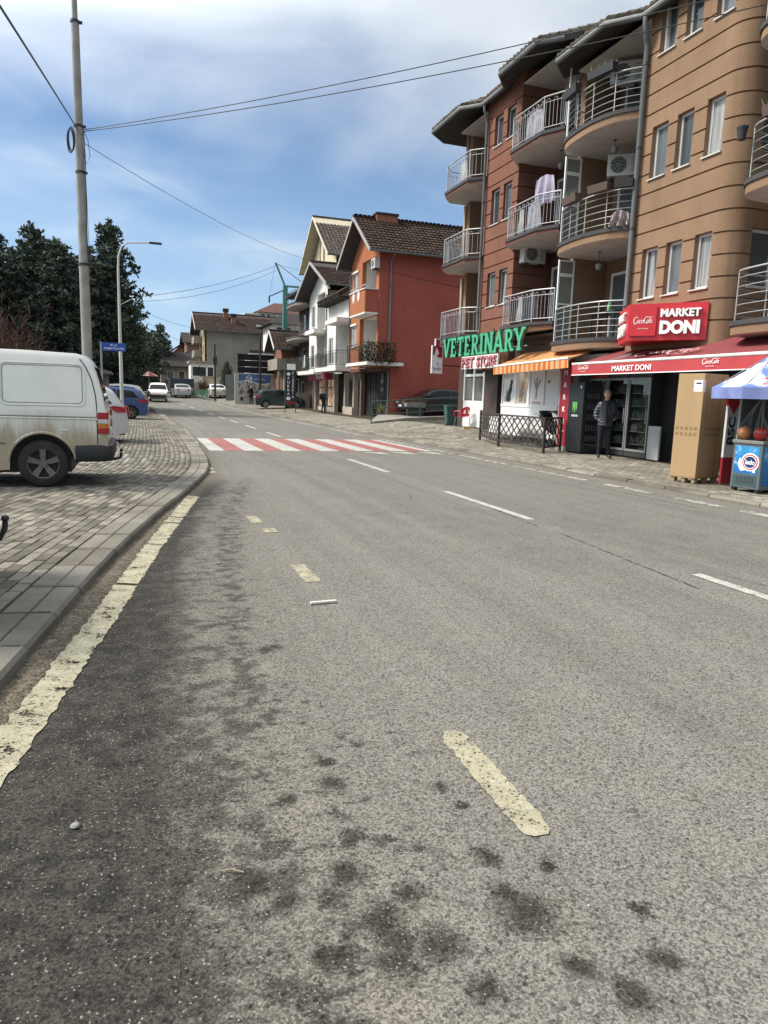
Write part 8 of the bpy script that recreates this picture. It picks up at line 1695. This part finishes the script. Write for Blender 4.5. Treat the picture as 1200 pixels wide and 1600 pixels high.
twig_tree('reddish leafless shrub above the white van roof', -3.3, 28, 3.3, 1.2, 70, M_RTWIG); twig_tree('reddish leafless tree at the left edge above the van', -4.6, 29.5, 5.0, 1.5, 80, M_RTWIG); twig_tree('second reddish shrub at the left edge behind the van', -4.1, 27, 3.4, 1.2, 60, M_RTWIG)
twig_tree('brown leafless shrub by the green fence at the bend', 6.9, 80.5, 2.2, 1, 60, M_TWIG); twig_tree('grey leafless tree beyond the kiosk', -1.6, 70, 6.5, 2, 70, mat('grey_twigs', (.14, .12, .10), .95)); twig_tree('pale leafless tree behind the street lamp', -.3, 88, 7.5, 2, 70, mat('grey_twigs', (.14, .12, .10), .95))
def hedge(lab, x0, y0, x1, y1, h, seed=4):
    rg = random.Random(seed); b = MB()
    for k in range(2600):
        t = rg.random(); p = Vector((x0+(x1-x0)*t+rg.gauss(0, .35), y0+(y1-y0)*t+rg.gauss(0, .35), rg.random()**.7*h*(.8+.2*math.sin(t*30)))); d = Vector((rg.gauss(0, .2), rg.gauss(0, .2), rg.gauss(.1, .16))); s = Vector((rg.gauss(0, .08), rg.gauss(0, .08), rg.gauss(0, .08))); b.add([p, p+d+s, p+d-s], [(0, 1, 2)], M_NEED2 if rg.random() < .4 else M_NEED)
    return solo('hedge', b, lab, 'hedge', org=(x0, y0, 0))
hedge('dark clipped hedge under the pines behind the van', -14, 43, -2.6, 46.5, 2.2)

# ------------------------------------------------------------------ litter
solo('wooden_stick', MB().bbox(-.10, -.014, .0, .10, .014, .018, .004).xf(Matrix.Translation((1.255, 4.82, .004)) @ Matrix.Rotation(R(4), 4, 'Z')), 'pale flat stick lying on the road beside a cream dash', 'stick', mat('pale_stick', (.52, .49, .42), .7), org=(1.255, 4.82, .004))
solo('pebble', MB().lathe([(.0004, 0), (.014, .002), (.017, .006), (.012, .012), (.0004, .013)], (-.235, 2.44, .002), 10), 'small round grey pebble on the dark asphalt', 'stone', mat('pebble_grey', (.21, .21, .20), .8), org=(-.235, 2.44, .002), smooth=True)
solo('twig', MB().tube([(.21, 2.06, .008), (.25, 2.05, .012), (.285, 2.03, .008)], .0022, 5), 'tiny pale twig on the edge of the dark asphalt', 'twig', mat('pale_twig', (.30, .25, .17), .9), org=(.21, 2.06, .008))
b = MB(); rg = random.Random(9)
for k in range(420):
    y = rg.uniform(2.2, 14); x = lk(y)+abs(rg.gauss(0, .10))+.015; s = rg.uniform(.003, .011); z = .003
    a = rg.uniform(0, PI); b.add([(x+s*math.cos(a), y+s*math.sin(a), z), (x-s*math.sin(a), y+s*math.cos(a)*1.4, z), (x-s*math.cos(a), y-s*math.sin(a), z), (x, y, z+s*.9)], [(0, 1, 3), (1, 2, 3), (2, 0, 3)], mat('grit_pale', (.34, .31, .25), .9) if rg.random() < .25 else mat('grit_dark', (.075, .06, .045), .9))
struct('gutter_grit', b, kind='stuff')
b = MB()
for k in range(70):
    y = rg.uniform(1.4, 9); x = rg.uniform(-.2, 3.2); s = rg.uniform(.002, .006); b.add([(x-s, y, .002), (x, y+s*1.3, .002), (x+s, y-.2*s, .002), (x, y, .002+s)], [(0, 1, 3), (1, 2, 3), (2, 0, 3)], mat('grit_white', (.55, .54, .50), .8))
struct('road_chips', b, kind='stuff')
b = MB().box(-.35, 20.2, .104, -.15, 20.4, .16, mat('timber_scrap', (.40, .33, .22), .9)); solo('wood_scrap', MB().bbox(-.62, 19.0, .105, -.45, 19.14, .18, .01), 'pale scrap of wood on the paving behind the silver white hatchback', 'wood block', mat('timber_scrap', (.40, .33, .22), .9), org=(-.53, 19.07, .105))
print('objects', len(bpy.data.objects))
